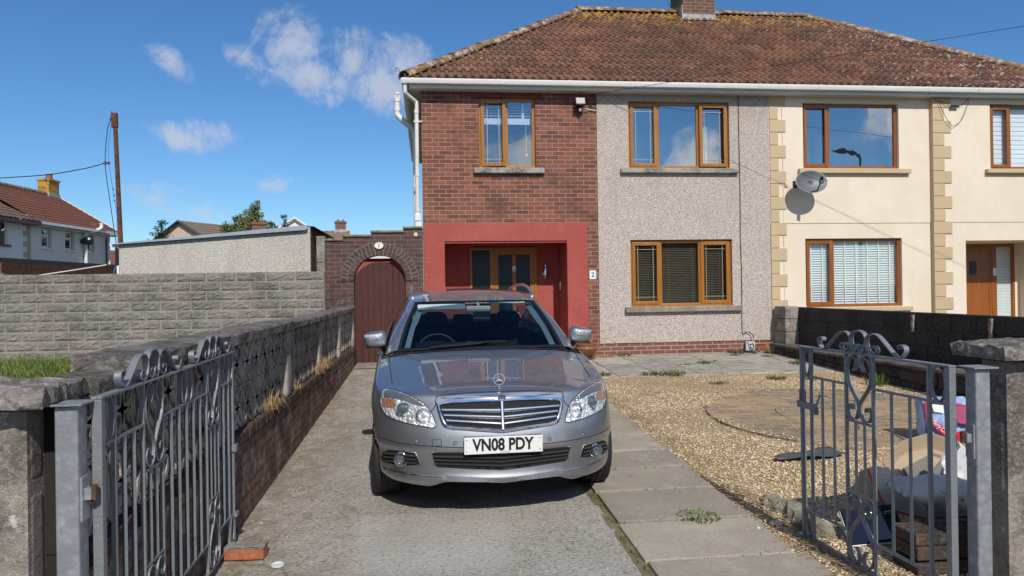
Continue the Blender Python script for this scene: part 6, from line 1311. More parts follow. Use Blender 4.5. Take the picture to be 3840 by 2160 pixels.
# rubbish heap behind the shorter gate
def card(name, color, **k): return plain(name, color, .75, var=.10, vs=6, bp=.001, bs=200)
MAT['card'] = card('cardboard', (.40, .31, .21))
cb = thing('cardboard_box', 'open torn brown cardboard box lying behind the shorter gate', 'box', (3.35, 4.75, G(0, 4.75)))
gz_ = G(0, 4.5)+.02
def panel(b, pts): b.add([Vector(p) for p in pts], [tuple(range(len(pts)))])
b = MB()
panel(b, [(3.03, 4.66, .385), (3.27, 4.78, .495), (3.29, 4.80, .40), (3.08, 4.68, .315)]); panel(b, [(3.27, 4.78, .495), (3.53, 4.86, .525), (3.53, 4.88, .41), (3.29, 4.80, .40)]); panel(b, [(3.53, 4.86, .525), (3.82, 4.66, .43), (3.80, 4.68, .32), (3.53, 4.88, .41)])
panel(b, [(3.08, 4.68, .315), (3.29, 4.80, .40), (3.53, 4.88, .41), (3.80, 4.68, .32), (3.70, 4.30, .06), (3.12, 4.32, .06)])
panel(b, [(2.80, 4.62, .20), (2.88, 4.66, .35), (3.03, 4.66, .385), (3.08, 4.66, .06), (2.84, 4.58, .05)])
b.build('panel', MAT['card'], cb, solid=.007, fix=False); b = MB(); panel(b, [(3.16, 4.64, .335), (3.50, 4.80, .395), (3.74, 4.64, .32), (3.66, 4.32, .10), (3.18, 4.34, .10)]); b.build('inner_board', card('grey_board', (.17, .155, .13)), cb, solid=.005)
rb = thing('folder', 'white and red-edged opened folder leaning on the cardboard', 'folder', (2.95, 4.42, gz_))
b = MB(); b.grid([[Vector(a_).lerp(Vector(c_), v_)+Vector((0, 0, .02*math.sin(v_*3.1))) for v_ in (0, .25, .5, .75, 1)] for a_, c_ in (((2.79, 4.44, .395), (2.86, 4.36, .17)), ((2.94, 4.46, .40), (3.00, 4.34, .12)), ((3.03, 4.40, .24), (3.10, 4.32, .10)))]); b.build('cover', card('off_white', (.56, .52, .47)), rb, solid=.008, fix=False); b = MB(); b.tube([(2.79, 4.435, .397), (2.80, 4.40, .30), (2.86, 4.355, .17), (3.00, 4.335, .122), (3.10, 4.315, .102)], .007, 5); b.build('red_edge', plain('red_edge', (.50, .07, .07), .5), rb)
nf = thing('navy_case', 'dark navy box file tipped against the low wall behind the gate', 'box file', (2.62, 4.15, gz_))
mn = Matrix.Translation((2.63, 4.10, .035)) @ Matrix.Rotation(R(-16), 4, 'Z') @ Matrix.Rotation(R(52), 4, 'X') @ Matrix.Rotation(R(8), 4, 'Z'); b = MB(); b.box(-.16, .16, 0, .22, 0, .05, mn); b.build('case', plain('navy', (.008, .013, .034), .8, spec=.15), nf, bevel=.006); b = MB(); b.box(-.163, .156, -.004, .21, .010, .040, mn); b.build('pages', MAT['blind'], nf)
b = MB()
for e in (.0, .11): b.tube([mn @ Vector((e+.028*math.cos(a), .17+.008*math.sin(a), .054)) for a in [k*.4 for k in range(16)]], .003, 4)
b.build('finger_ring', plain('brass', (.5, .42, .2), .3, .8), nf)
b = MB(); panel(b, [(2.58, 4.50, .125), (2.72, 4.56, .17), (2.78, 4.52, .09), (2.65, 4.46, .03)]); tag(b.build('card_flap', MAT['card'], None, solid=.006), 'loose pale cardboard flap left of the navy box file', 'cardboard')
MAT['sack'] = weathered('sack_weave', (.60, .585, .565), (.46, .45, .435), (.72, .70, .68), 5, 60, bp=.004, bs=220)
def sack(c, sz, rz, tilt, label, seed):
    rg = random.Random(seed); t = thing('sand_sack', label, 'sack', (c[0], c[1], G(*c[:2]))); m = Matrix.Translation(c) @ Matrix.Rotation(rz, 4, 'Z') @ Matrix.Rotation(tilt, 4, 'Y'); rows = []; n = 18
    for i in range(n+1):
        u = -1+2*i/n; r_ = []
        for k in range(17):
            a = 2*math.pi*k/16; e = (1-abs(u)**3.2)**.6; ca, sa = math.cos(a), math.sin(a)
            y = sz[1]*math.copysign(abs(ca)**.75, ca)*(.80+.20*e); z = sz[2]*math.copysign(abs(sa)**.9, sa)*e+.012*math.sin(5*u+a)*e+.008*math.sin(11*u-2*a)*e
            r_.append(m @ Vector((sz[0]*u, y, z)))
        rows.append(r_)
    b = MB(); b.grid(rows); b.build('body', MAT['sack'], t, smooth=70)
    for s_ in (-1, 1):
        b = MB(); b.grid([[m @ Vector((s_*(sz[0]-.01+.05*j), sz[1]*.82*(v_/6-1)*1.0, .012*math.sin(v_*1.7+s_)+.01*j*math.sin(v_*2.3))) for j in (0, 1)] for v_ in range(13)])
        b.build('hem', MAT['sack'], t, smooth=60, solid=.004)
sack((3.10, 4.14, .315), (.27, .19, .085), R(-12), R(5), 'plump grey woven sack lying on the low wall, farther one', 4); sack((3.13, 3.78, .335), (.24, .17, .075), R(14), R(16), 'grey woven sack in front, lapping over the low wall nearest the gate post', 6)
b = MB(); rows = []
for i in range(13):
    r_ = []
    for k in range(15):
        a = 2*math.pi*k/14; u = i/12; rr2 = .12*math.sin(math.pi*min(1, u*.9+.12))**.6*(1+.22*math.sin(a*3+u*7)+.12*math.sin(a*7-u*9)); r_.append((3.36+rr2*math.cos(a), 4.36+rr2*math.sin(a)*.7, .26+.28*u+.03*math.sin(a*2+u*5)))
    rows.append(r_)
b.grid(rows); tag(b.build('plastic_bag', plain('clear_bag', (.62, .63, .64), .22, var=.35, vs=14), None, smooth=30), 'crumpled greyish clear plastic bag slumped beside the cardboard box', 'bag')
# festive gift bag
gb = thing('gift_bag', 'crumpled red, white and blue festive gift bag with curly lettering behind the rubbish', 'bag', (4.78, 6.35, G(0, 6.35)))
GB0 = Vector((4.46, 6.22, G(0, 6.2)+.03)); gr_ = Vector((.985, -.17, 0))*.74; gu = Vector((.05, .22, .967)).normalized()*.70
def gp(a, c_, d=0): return GB0+gr_*a+gu*c_+Vector((-.17, -.985, .1))*d
MAT['gift_blue'] = plain('gift_blue', (.30, .42, .70), .3, var=.5, vs=16); MAT['gift_red'] = plain('gift_red', (.52, .012, .045), .3, var=.15, vs=10); MAT['gift_pink'] = plain('gift_pink', (.33, .045, .13), .4, var=.15, vs=8)
b = MB(); b.grid([[gp(.62*i/10, .60*j/8, .05+.025*math.sin(i*1.3+j*.9)) for j in range(9)] for i in range(11)]); b.grid([[gp(.62*i/10, .60*j/8, -.10+.02*math.sin(i*1.1-j*.7)) for j in range(9)] for i in range(11)]); b.grid([[gp(0, .6*j/8, -.1+.15*k) for j in range(9)] for k in (0, 1)]); b.grid([[gp(.62, .6*j/8, -.1+.15*k) for j in range(9)] for k in (0, 1)])
b.build('bag_body', MAT['gift_blue'], gb, smooth=40)
def gband(pts_a, pts_b, mat, name, dd=.085): b = MB(); b.grid([[gp(a[0], a[1], dd), gp(c_[0], c_[1], dd)] for a, c_ in zip(pts_a, pts_b)]); b.build(name, mat, gb, solid=.002)
gband([(.02+.05*k, .40-.055*k) for k in range(7)], [(.02+.05*k, .30-.055*k+.0) for k in range(7)], MAT['gift_red'], 'ribbon_band'); gband([(.04+.055*k, .60-.012*k) for k in range(10)], [(.04+.055*k, .545-.010*k) for k in range(10)], MAT['gift_red'], 'top_trim')
gband([(.22+.08*k, .52-.01*k) for k in range(5)], [(.26+.07*k, .42-.05*k-.06*(k == 2)) for k in range(5)], MAT['gift_pink'], 'tissue'); gband([(.34, .16), (.50, .20), (.62, .17)], [(.30, .0), (.48, .0), (.62, .0)], MAT['gift_red'], 'corner_patch'); gband([(.0, .56), (.05, .55)], [(.0, .02), (.06, .03)], MAT['gift_red'], 'side_stripe'); gband([(.30, .50), (.61, .47)], [(.36, .28), (.61, .22)], MAT['gift_pink'], 'tissue', .092); gband([(.08, .52), (.22, .50)], [(.10, .42), (.22, .40)], MAT['white_plastic'], 'white_panel')
mt = Matrix.Identity(4); e1 = (gr_*.05+gu*-.055).normalized(); e3 = e1.cross(gr_).normalized(); e2 = e3.cross(e1)
for i in range(3): mt[i][0] = e1[i]; mt[i][1] = e2[i]; mt[i][2] = e3[i]
e3 = -e3 if e3.y > 0 else e3; e2 = e3.cross(e1)
for i in range(3): mt[i][1] = e2[i]; mt[i][2] = e3[i]
p_ = gp(.175, .185, .10)
for i in range(3): mt[i][3] = p_[i]
textmesh('Merry Christmas', .058, 'lettering', MAT['white_plastic'], mt, gb, shear=.35, xs=.62)
# ================================================================== CAR (built nose at the origin, y backwards, then parked)
car = thing('estate_car', 'grey metallic estate car with chrome slatted grille and roof rails parked nose-out on the drive', 'car')
m, nt, b_ = mk('car_paint', .40, .93, .5); v = objc(nt)
fl_ = noise(nt, v, 900, 2); setc(nt, b_, mixc(nt, fl_, (.330, .350, .370), (.435, .455, .478))); b_.inputs['Coat Weight'].default_value = 1.0; b_.inputs['Coat Roughness'].default_value = .02
cz_ = nd(nt, 'ShaderNodeSeparateXYZ', {'Vector': v}).outputs['Z']; dst = mth(nt, 'MULTIPLY', mth(nt, 'MULTIPLY', sstep(nt, mth(nt, 'MULTIPLY', cz_, -1), -.50, -.24), sstep(nt, noise(nt, v, 9, 6, .75), .40, .68)), .35)
setc(nt, b_, mixc(nt, dst, mixc(nt, fl_, (.330, .350, .370), (.435, .455, .478)), (.20, .17, .14)))
nt.links.new(ramp(nt, noise(nt, v, 5, 4), [(.3, .44), (.7, .50)]), b_.inputs['Roughness']); PAINT = m
m, nt, b_ = mk('car_black', .45, 0, .4); setc(nt, b_, (.014, .014, .015)); BLK = m
GAP = plain('gap_black', (.006, .006, .007), .8)
CHR = MAT['chrome']
NS = 2.6
def plan(w_, yn, D, n_front=44):
    out = []
    for k in range(n_front+1):
        a = math.pi/2*(k/n_front); s_, c_ = math.sin(a)**(2/NS), math.cos(a)**(2/NS); out.append((w_*s_, yn+D*(1-c_)+.030*min(1, s_)))
    return out
ctrl = np.array([(.250, .12, .79), (.257, .06, .83), (.270, .015, .855), (.29, .0, .866), (.33, .012, .873), (.40, .02, .879), (.455, .014, .883), (.492, .0, .887), (.53, .004, .889), (.60, .018, .889), (.68, .045, .887), (.755, .068, .879), (.805, .084, .864), (.826, .097, .850), (.838, .118, .828)])
zb_, zt0 = ctrl[0, 0], ctrl[-1, 0]
NV = 44
vv = np.linspace(0, 1, NV+1); vk = np.linspace(0, 1, len(ctrl))
def cubic(x, xp, fp):
    d = np.gradient(fp, xp); i = np.clip(np.searchsorted(xp, x)-1, 0, len(xp)-2); h = xp[i+1]-xp[i]; t = (x-xp[i])/h
    return fp[i]*(1+2*t)*(1-t)**2+h*d[i]*t*(1-t)**2+fp[i+1]*t*t*(3-2*t)+h*d[i+1]*t*t*(t-1)
LZ_, LY, LW = [cubic(vv, vk, ctrl[:, c_]) for c_ in range(3)]; LW = LW*1.014
HY = [0.0, .118, .2, .35, .6, .95, 1.2, 1.4, 1.8]; HZ = [.825, .838, .853, .876, .907, .950, .977, .996, 1.02]
def zc(y): return float(cubic(np.array([min(max(y, 0), 1.8)]), np.array(HY), np.array(HZ))[0])
def zh(x, y):
    ax = abs(x); d = .075-.028*min(max((y-.5)/.8, 0), 1)
    cr = .010*math.exp(-((ax-.60+.10*(1.3-y)/1.2)/.035)**2)*min(1, max(0, (y-.2)/.25))          # power-dome crease
    return zc(y)-d*(ax/.8)**2.6+cr*.6
SIDE = 60
def wside(y, w0):      # the flanks tuck in a touch towards the tail
    return w0-.03*max(0, (y-2.6)/2.0)**2
def loop_pts(j):
    w_, yn, z0 = LW[j], LY[j], LZ_[j]; D = .80
    pl = plan(w_, yn, D); yS = pl[-1][1]; out = []
    for k in range(SIDE+1):
        if k: y = yS+(4.20-yS)*k/SIDE; pl.append((wside(y, w_), y))
    for k in range(1, 15):
        a = math.pi/2*k/14; pl.append((wside(4.2, w_)*math.cos(a)**.5, 4.2+.38*math.sin(a)**.6))
    f_ = (z0-zb_)/(zt0-zb_)
    for x, y in pl:
        if y < 1.42: zt_ = zh(x if j == NV else x*.97, y)
        else: zt_ = min(1.02, zh(.80, 1.42)+(y-1.42)*.022)
        lip_ = .042*min(1, max(0, (x-.38)/.10))*max(0, 1-max(0, y-.30)/.30)*max(0, 1-f_*6)
        out.append((x, y, zb_+(zt_-zb_)*f_-lip_))
    return out
loops = [loop_pts(j) for j in range(NV+1)]
b = MB()
for sg in (1, -1):
    b.grid([[(sg*q[0], q[1], q[2]) for q in lp] for lp in loops], flip=(sg < 0))
top = loops[-1]
arches = ((.81, .318, .350), (3.57, .318, .350))
nv_ = []
for q in b.v:
    x, y, z = q
    nv_.append(q)
keep = []
for f in b.f:
    cx = sum(b.v[i][0] for i in f)/4; cy = sum(b.v[i][1] for i in f)/4; cz_ = sum(b.v[i][2] for i in f)/4
    if abs(cx) > .55 and any((cy-a)**2+(cz_-z0)**2 < r_*r_ for a, z0, r_ in arches) and not (cy < .5 and abs(cx) < .7): continue
    keep.append(f)
b.f = keep; used = set(i for f in keep for i in f)
for i in used:                                     # pull ragged arch edges onto the circle
    x, y, z = b.v[i]
    for a, z0, r_ in arches:
        d = math.hypot(y-a, z-z0)
        if abs(x) > .55 and d < r_+.02 and d > r_*.8: k = (r_+.004)/d; b.v[i] = (x*.972, a+(y-a)*k, z0+(z-z0)*k)
lower = b; body = lower.build('body', PAINT, car, smooth=45)
hood_rows = []; iy = [i for i, q in enumerate(top) if q[1] <= 1.36]
for i in iy:
    xe, y, z = top[i]; hood_rows.append([(xe*u, y, zh(xe*u, y)) for u in [-1+2*k/36 for k in range(37)]])
b = MB(); b.grid(hood_rows[1:]); b.add([hood_rows[0][0], *hood_rows[1]], [(0, k+1, k+2) for k in range(36)]); hood = b.build('bonnet', PAINT, car, smooth=60)
# surface used to lay the trim on
allv = list(lower.v)+list(b.v); allf = [tuple(f) for f in lower.f]+[tuple(i+len(lower.v) for i in f) for f in b.f]
bvh = BVHTree.FromPolygons([Vector(q) for q in allv], allf)
DE = Vector((0, -4.85, 1.55))
def lay(x, z, yl, off=.003):
    d = (Vector((x, yl, z))-DE).normalized(); h = bvh.ray_cast(DE, d)
    if h[0] is None: return Vector((x, yl+.3, z))
    n = h[1]
    if n.dot(d) > 0: n = -n
    return h[0]+n*off
def patch(name, mat, outline, yl, off, parent, res=.03, smooth=60, solid=0, dish=0.):
    P = []
    n = len(outline)
    for i in range(n):
        a, c_ = outline[i], outline[(i+1) % n]; L = math.hypot(c_[0]-a[0], c_[1]-a[1]); k = max(1, int(L/res))
        P += [(a[0]+(c_[0]-a[0])*t/k, a[1]+(c_[1]-a[1])*t/k) for t in range(k)]
    bm = bmesh.new(); f = bm.faces.new([bm.verts.new((x, 0, z)) for x, z in P]); bmesh.ops.triangulate(bm, faces=[f])
    for _ in range(4):
        e = [q for q in bm.edges if q.calc_length() > res*1.3]
        if not e: break
        bmesh.ops.subdivide_edges(bm, edges=e, cuts=1); bmesh.ops.triangulate(bm, faces=bm.faces)
    for q in bm.verts: q.co = lay(q.co.x, q.co.z, yl, off)
    bmesh.ops.recalc_face_normals(bm, faces=bm.faces); me = bpy.data.meshes.new(name); bm.to_mesh(me); bm.free(); me.shade_smooth(); me.materials.append(mat)
    o = bpy.data.objects.new(name, me); COL.objects.link(o); o.parent = parent
    if solid: q = o.modifiers.new('thickness', 'SOLIDIFY'); q.thickness = solid; q.offset = 0
    return o
def laypath(P, yl, off, n=5): return [lay(q.x, q.z, yl, off) for q in smoothpath([(x, 0, z) for x, z in P], n)]
def smooth_outline(P, n=4):
    Q = [Vector((x, 0, z)) for x, z in P]; m_ = len(Q); out = []
    for i in range(m_):
        p0, p1, p2, p3 = Q[i-1], Q[i], Q[(i+1) % m_], Q[(i+2) % m_]
        for k in range(n):
            t = k/n; c_ = .5*((2*p1)+(p2-p0)*t+(2*p0-5*p1+4*p2-p3)*t*t+(-p0+3*p1-3*p2+p3)*t**3); out.append((c_.x, c_.z))
    return out
def mir(P, s): return [(s*x, z) for x, z in P]
# --- panel gaps and bumper crease
b = MB()
for s in (1, -1):
    b.tube([Vector((s*(.735+.045*t), .60+.74*t, zh(.735+.045*t, .60+.74*t)+.0012)) for t in [k/16 for k in range(17)]], .0028, 4)
    b.tube(laypath(mir([(.475, .715), (.452, .74), (.437, .775)], s), .2, .001), .0028, 4)
    b.tube(laypath(mir([(.80, .578), (.67, .530), (.48, .503), (.27, .487)], s), .1, .001), .0026, 4)
    b.tube(laypath(mir([(.435, .79), (.425, .822), (.40, .836), (.2, .847), (.0, .851)], s), .1, .0015), .0026, 4)
b.tube([(-.775, 1.345, zh(.775, 1.345)+.001)]+[(.775*u, 1.358, zh(.775*u, 1.358)+.001) for u in [-.98+1.96*k/20 for k in range(21)]]+[(.775, 1.345, zh(.775, 1.345)+.001)], .005, 4)
b.build('panel_gap', GAP, car)
# --- grille
GO = [(-.425, .800), (-.408, .822), (-.36, .829), (-.2, .837), (0, .841), (.2, .837), (.36, .829), (.408, .822), (.425, .800), (.418, .745), (.398, .660), (.380, .632), (.335, .618), (0, .582), (-.335, .618), (-.380, .632), (-.398, .660), (-.418, .745)]
gro = patch('grille', GAP, GO, .07, .004, car)
GI = [(-.398, .780), (0, .788), (.398, .780), (.391, .738), (.367, .658), (.34, .640), (0, .600), (-.34, .640), (-.367, .658), (-.391, .738)]
b = MB()
def ringstrip(outer, inner, yl, o1, o2):
    n = len(outer); rows = []
    for i in range(n+1):
        p, q = outer[i % n], inner[i % n]; m_ = ((p[0]+q[0])/2, (p[1]+q[1])/2); rows.append([lay(*p, yl, .001), lay(p[0]*.996+m_[0]*.004, p[1]*.97+m_[1]*.03, yl, o1), lay(*m_, yl, o2), lay(q[0]*.97+m_[0]*.03, q[1]*.97+m_[1]*.03, yl, o1), lay(*q, yl, .001)])
    return rows
def resample(P, n):
    Q = [Vector((x, z)) for x, z in P]; Q.append(Q[0]); L = [0]
    for a, c_ in zip(Q, Q[1:]): L.append(L[-1]+(c_-a).length)
    out = []
    for k in range(n):
        d = L[-1]*k/n; i = max(j for j in range(len(L)-1) if L[j] <= d); t = (d-L[i])/max(L[i+1]-L[i], 1e-9); q = Q[i].lerp(Q[i+1], t); out.append((q.x, q.y))
    return out
def inset(P, dtop, dside):
    return [(x*(1-dside/.425*1.0), .703+(z-.703)*(1-(dtop if z > .75 else dside*1.1)/.13)) for x, z in P]
go = resample(GO, 120); gi = inset(go, .046, .022)
b.grid(ringstrip(go, gi, .07, .012, .017)); b.build('chrome_surround', CHR, gro, smooth=50)
b = MB()
def bar(zs, zcn, xw, h=.0145, off=.020):
    for s in (1, -1):
        rows = []
        for k in range(13):
            x = s*(.010+(xw-.010)*k/12); z = zcn+(zs-zcn)*k/12; rows.append([lay(x, z-h*.5, .08, off-.006), lay(x, z-h*.3, .08, off), lay(x, z+h*.3, .08, off), lay(x, z+h*.5, .08, off-.006)])
        b.grid(rows)
for zs, zcn, xw in ((.744, .731, .390), (.709, .685, .378), (.674, .640, .366)): bar(zs, zcn, xw)
SLAT = plain('slat_chrome', (.86, .87, .88), .20, .9, var=.02)
rows = [[lay(-.009, z, .08, .014), lay(-.005, z, .08, .024), lay(.005, z, .08, .024), lay(.009, z, .08, .014)] for z in [.600+.188*k/10 for k in range(11)]]; b.grid(rows); b.build('chrome_slat', SLAT, gro, smooth=40)
b = MB()
for zs, zcn, xw in ((.744, .731, .390), (.709, .685, .378), (.674, .640, .366)):
    for s in (1, -1): b.grid([[lay(s*(.01+(xw-.01)*k/12), zcn+(zs-zcn)*k/12+dz, .08, o_) for dz, o_ in ((-.006, .016), (-.018, .006))] for k in range(13)])
for s in (1, -1):
    for x in (.08, .16, .24, .32): b.tube(laypath([(s*x, .775), (s*x*.97, .70), (s*x*.94, .625)], .08, .006), .0011, 4)
b.build('grey_louvre', plain('louvre_grey', (.020, .021, .022), .4), gro, smooth=40)
bc = lay(.0, .812, .07, .019)
Mb = Matrix.Translation(bc) @ Matrix.Rotation(R(105), 4, 'X')
def star(b, m_, r_, th):
    for k in range(3):
        a = math.pi/2+k*2*math.pi/3; t = Vector((math.cos(a), math.sin(a), 0))*r_; s1 = Vector((math.cos(a+1.047), math.sin(a+1.047), 0))*r_*.16; s2 = Vector((math.cos(a-1.047), math.sin(a-1.047), 0))*r_*.16
        for zz in (th, -th): b.add([m_ @ Vector((0, 0, zz)), m_ @ s1, m_ @ t, m_ @ s2], [(0, 1, 2), (0, 2, 3)])
b = MB(); b.tube([Mb @ Vector((.026*math.cos(a), .026*math.sin(a), .003)) for a in [k*math.pi/12 for k in range(24)]], .0028, 6, closed=True); star(b, Mb @ Matrix.Translation((0, 0, .003)), .025, .003); b.build('badge', CHR, gro)
b = MB(); b.lathe([(0, .002), (.026, .001), (.026, -.004)], 20, Mb); b.build('badge_disc', plain('badge_blue', (.10, .13, .20), .2), gro)
# --- bonnet star
b = MB(); sx0, sy0 = 0.0, .21; sz0 = zh(0, sy0); Ms = Matrix.Translation((sx0, sy0, sz0+.062)) @ Matrix.Rotation(R(82), 4, 'X')
b.tube([Ms @ Vector((.0375*math.cos(a), .0375*math.sin(a), 0)) for a in [k*math.pi/16 for k in range(32)]], .0026, 6, closed=True); star(b, Ms, .0365, .0035); b.lathe([(.022, .0), (.021, .004), (.010, .008), (.005, .014), (.005, .026), (0, .027)], 16, Matrix.Translation((sx0, sy0, sz0))); b.build('hood_star', CHR, car, smooth=40)
# --- number plate
pl_y = lay(0, .52, -.02, .0).y-.022
pt = thing('tmp', None, None); bpy.data.objects.remove(pt)
b = MB(); b.box(-.260, .260, pl_y, pl_y+.006, .4645, .5765); npl = b.build('number_plate', plain('plate_white', (.72, .73, .72), .25, var=.02), car, bevel=.004)
b = MB(); b.box(-.258, .258, pl_y+.007, pl_y+.05, .468, .573); b.build('plate_backing', GAP, npl)
mp = Matrix.Translation((-.004, pl_y-.001, .5215)) @ Matrix.Rotation(R(90), 4, 'X')
textmesh('VN08 PDY', .110, 'characters', BLK, mp, npl, ext=.0006, offset=.0036, xs=.80)
textmesh('MOTOR PARTS DIRECT', .0075, 'supplier_text', BLK, Matrix.Translation((.01, pl_y-.001, .4745)) @ Matrix.Rotation(R(90), 4, 'X'), npl, ext=.0003, xs=.8)
b = MB()
for x in (-.243, .243):
    for z in (.483, .558): b.lathe([(0, .002), (.004, .001), (.005, 0)], 8, Matrix.Translation((x, pl_y, z)) @ Matrix.Rotation(R(90), 4, 'X'))
b.build('screws', CHR, npl)
# --- headlights
HLo = [(.752, .857), (.69, .850), (.615, .824), (.555, .787), (.507, .745), (.478, .703), (.452, .603), (.54, .609), (.645, .636), (.737, .674), (.776, .730), (.778, .800)]
m, nt, b_ = mk('reflector', .22, .3, .5); v = objc(nt); setc(nt, b_, ramp(nt, noise(nt, v, 16, 3), [(.3, (.44, .45, .47)), (.6, (.84, .85, .86))])); b_.inputs['Metallic'].default_value = .30; bump(nt, b_, mth(nt, 'ADD', voro(nt, v, 34), mth(nt, 'MULTIPLY', noise(nt, v, 60, 3), .6)), .016); REFL = m
m, nt, b_ = mk('amber', .2, 0, .5); setc(nt, b_, (.46, .20, .10)); bump(nt, b_, voro(nt, objc(nt), 90), .01); AMBER = m
LENSG = glassy('lens_glass', (.97, .975, .98), .015)
m, nt, b_ = mk('lens_ribbed', .15, .5, .5); setc(nt, b_, (.34, .36, .38)); bump(nt, b_, nd(nt, 'ShaderNodeTexWave', {'Vector': objc(nt), 'Scale': 60.}, bands_direction='Z').outputs['Fac'], .004); RIB = m
for s in (1, -1):
    h = patch('headlight', REFL, smooth_outline(mir(HLo, s)), .25, .003, car, .025)
    patch('eyebrow_reflector', RIB, smooth_outline(mir([(.744, .850), (.69, .842), (.615, .816), (.555, .778), (.515, .742), (.57, .755), (.64, .782), (.70, .800), (.755, .808)], s), 3), .25, .006, h, .025)
    patch('indicator_lamp', AMBER, mir([(.772, .802), (.705, .796), (.692, .752), (.715, .735), (.768, .745)], s), .25, .0065, h, .03)
    for (x, z, r_, nm) in ((.645, .724, .046, 'projector_lens'), (.525, .680, .046, 'high_beam')):
        c_ = lay(s*x, z, .25, .004); md = Matrix.Translation(c_) @ Vector((s*.30, -1, .10)).to_track_quat('Z', 'Y').to_matrix().to_4x4()
        b = MB(); b.lathe([(r_*1.12, -.004), (r_*1.15, .008), (r_*1.02, .012), (r_*.86, .002), (r_*.80, -.002)], 26, md); b.build('lamp_bezel', CHR, h, smooth=40)
        b = MB()
        if nm == 'projector_lens': b.lathe([(r_*.84, .000), (r_*.72, .006), (r_*.5, .010), (r_*.25, .0125), (0, .013)], 24, md); b.build(nm, plain('projector_glass', (.20, .24, .26), .04, .6, var=.1, vs=30), h, smooth=60)
        else: b.lathe([(r_*.84, .004), (r_*.6, -.001), (r_*.3, -.002), (.010, .0), (.010, .010), (0, .011)], 24, md); b.build(nm, REFL, h, smooth=60)
    patch('lens_cover', LENSG, smooth_outline(mir(HLo, s)), .25, .017, h, .03)
    o_ = smooth_outline(mir(HLo, s), 5); o_.append(o_[0]); b = MB(); b.tube([lay(x, z, .25, .0015) for x, z in o_], .0035, 4, caps=False); b.build('lens_seal', GAP, h)
    
# --- lower intakes and fog lamps
LG = [(-.462, .478), (-.2, .468), (0, .462), (.2, .468), (.462, .478), (.452, .43), (.432, .381), (.2, .358), (0, .343), (-.2, .358), (-.432, .381), (-.452, .43)]
lg = patch('lower_grille', GAP, LG, .02, .003, car)
b = MB()
for zs, zcn in ((.452, .425), (.428, .398), (.405, .371)):
    for s in (1, -1): b.grid([[lay(s*.445*k/12, zcn+(zs-zcn)*k/12+dz, .02, o_) for dz, o_ in ((.007, .004), (.004, .015), (-.002, .015), (-.006, .004))] for k in range(13)])
b.build('grille_bar', plain('grille_grey', (.030, .031, .032), .5), lg, smooth=35)
b = MB(); b.tube([lay(x, z, .02, .001) for x, z in LG+LG[:1]], .0025, 6, caps=False); b.build('grille_rim', PAINT, lg, smooth=60)
FG = [(.778, .410), (.765, .452), (.740, .470), (.660, .458), (.578, .448), (.560, .405), (.548, .365), (.63, .362), (.72, .372), (.765, .388)]
for s in (1, -1):
    f_ = patch('fog_light', GAP, mir(FG, s), .17, .003, car)
    b = MB(); b.tube([lay(x, z, .17, .001) for x, z in mir(FG, s)+mir(FG, s)[:1]], .0022, 6, caps=False); b.build('recess_rim', PAINT, f_, smooth=60)
    b = MB()
    for zz in (.385, .410, .436): b.grid([[lay(s*x, zz+dz+(x-.66)*.12, .17, o_) for dz, o_ in ((.006, .004), (.002, .014), (-.003, .014), (-.006, .004))] for x in (.57, .60, .64, .68, .72, .752)])
    b.build('recess_slat', plain('slat_black', (.035, .036, .038), .4), f_, smooth=35)
    c_ = lay(s*.66, .408, .17, .006); md = Matrix.Translation(c_) @ Vector((s*.22, -1, .03)).to_track_quat('Z', 'Y').to_matrix().to_4x4()
    b = MB(); b.lathe([(.041, -.006), (.049, .004), (.049, .016), (.043, .022), (.040, .014), (.038, .004)], 28, md); b.build('chrome_ring', CHR, f_, smooth=40)
    b = MB(); b.lathe([(.040, .002), (.030, .008), (.015, .012), (0, .013)], 20, md); b.build('lamp_glass', plain('fog_glass', (.16, .18, .20), .05, .5, var=.4, vs=40), f_, smooth=60)
    # chrome chin strip and lower lip
    b = MB(); P = mir([(.805, .368), (.67, .325), (.53, .300), (.405, .284)], s); b.grid([[p_+Vector((0, 0, .005)), p_+Vector((0, -.006, .003)), p_+Vector((0, -.006, -.003)), p_+Vector((0, 0, -.005))] for p_ in laypath(P, .15, .004)]); b.build('chin_trim', CHR, car, smooth=40)
    for x, z in ((.555, .553), (.313, .533)):
        c_ = lay(s*x, z, .03, .0012); b = MB(); b.lathe([(0, .001), (.0105, .001), (.0115, -.002)], 16, Matrix.Translation(c_) @ Vector((s*.12, -1, .05)).to_track_quat('Z', 'Y').to_matrix().to_4x4()); sn = b.build('parking_sensor', PAINT, car)
        b = MB(); b.tube([Matrix.Translation(c_) @ Vector((.0125*math.cos(a), -.001, .0125*math.sin(a))) for a in [k*math.pi/10 for k in range(20)]], .0014, 4, closed=True); b.build('sensor_ring', GAP, sn)
b = MB(); P = [(-.459, .518), (-.459, .561), (-.402, .561), (-.402, .518), (-.459, .518)]; Q = []
for a, c_ in zip(P, P[1:]): Q += [lay(a[0]+(c_[0]-a[0])*t/4, a[1]+(c_[1]-a[1])*t/4, .03, .0012) for t in range(4)]
b.tube(Q+Q[:1], .0015, 4, caps=False); b.build('tow_cover', GAP, car)
# silver lower lip
b = MB(); rows = []
for k in range(33):
    x = -.42+.84*k/32; q_ = abs(x)/.42; zt_, zb2 = .290+.036*q_, .264+.022*q_; e_ = 1-q_**4; rows.append([lay(x, zt_, .02, .0012), lay(x, zt_-.004, .02, .0012+.009*e_), lay(x, zb2+.006, .02, .0012+.012*e_), lay(x, zb2, .02, .0012+.003*e_)])
b.grid(rows); b.build('front_lip', PAINT, car, smooth=30)
# underside
b = MB(); b.box(-.55, .55, .45, 4.3, .20, .26); b.box(-.52, .52, .25, 1.3, .26, .75); b.build('underbody', GAP, car)
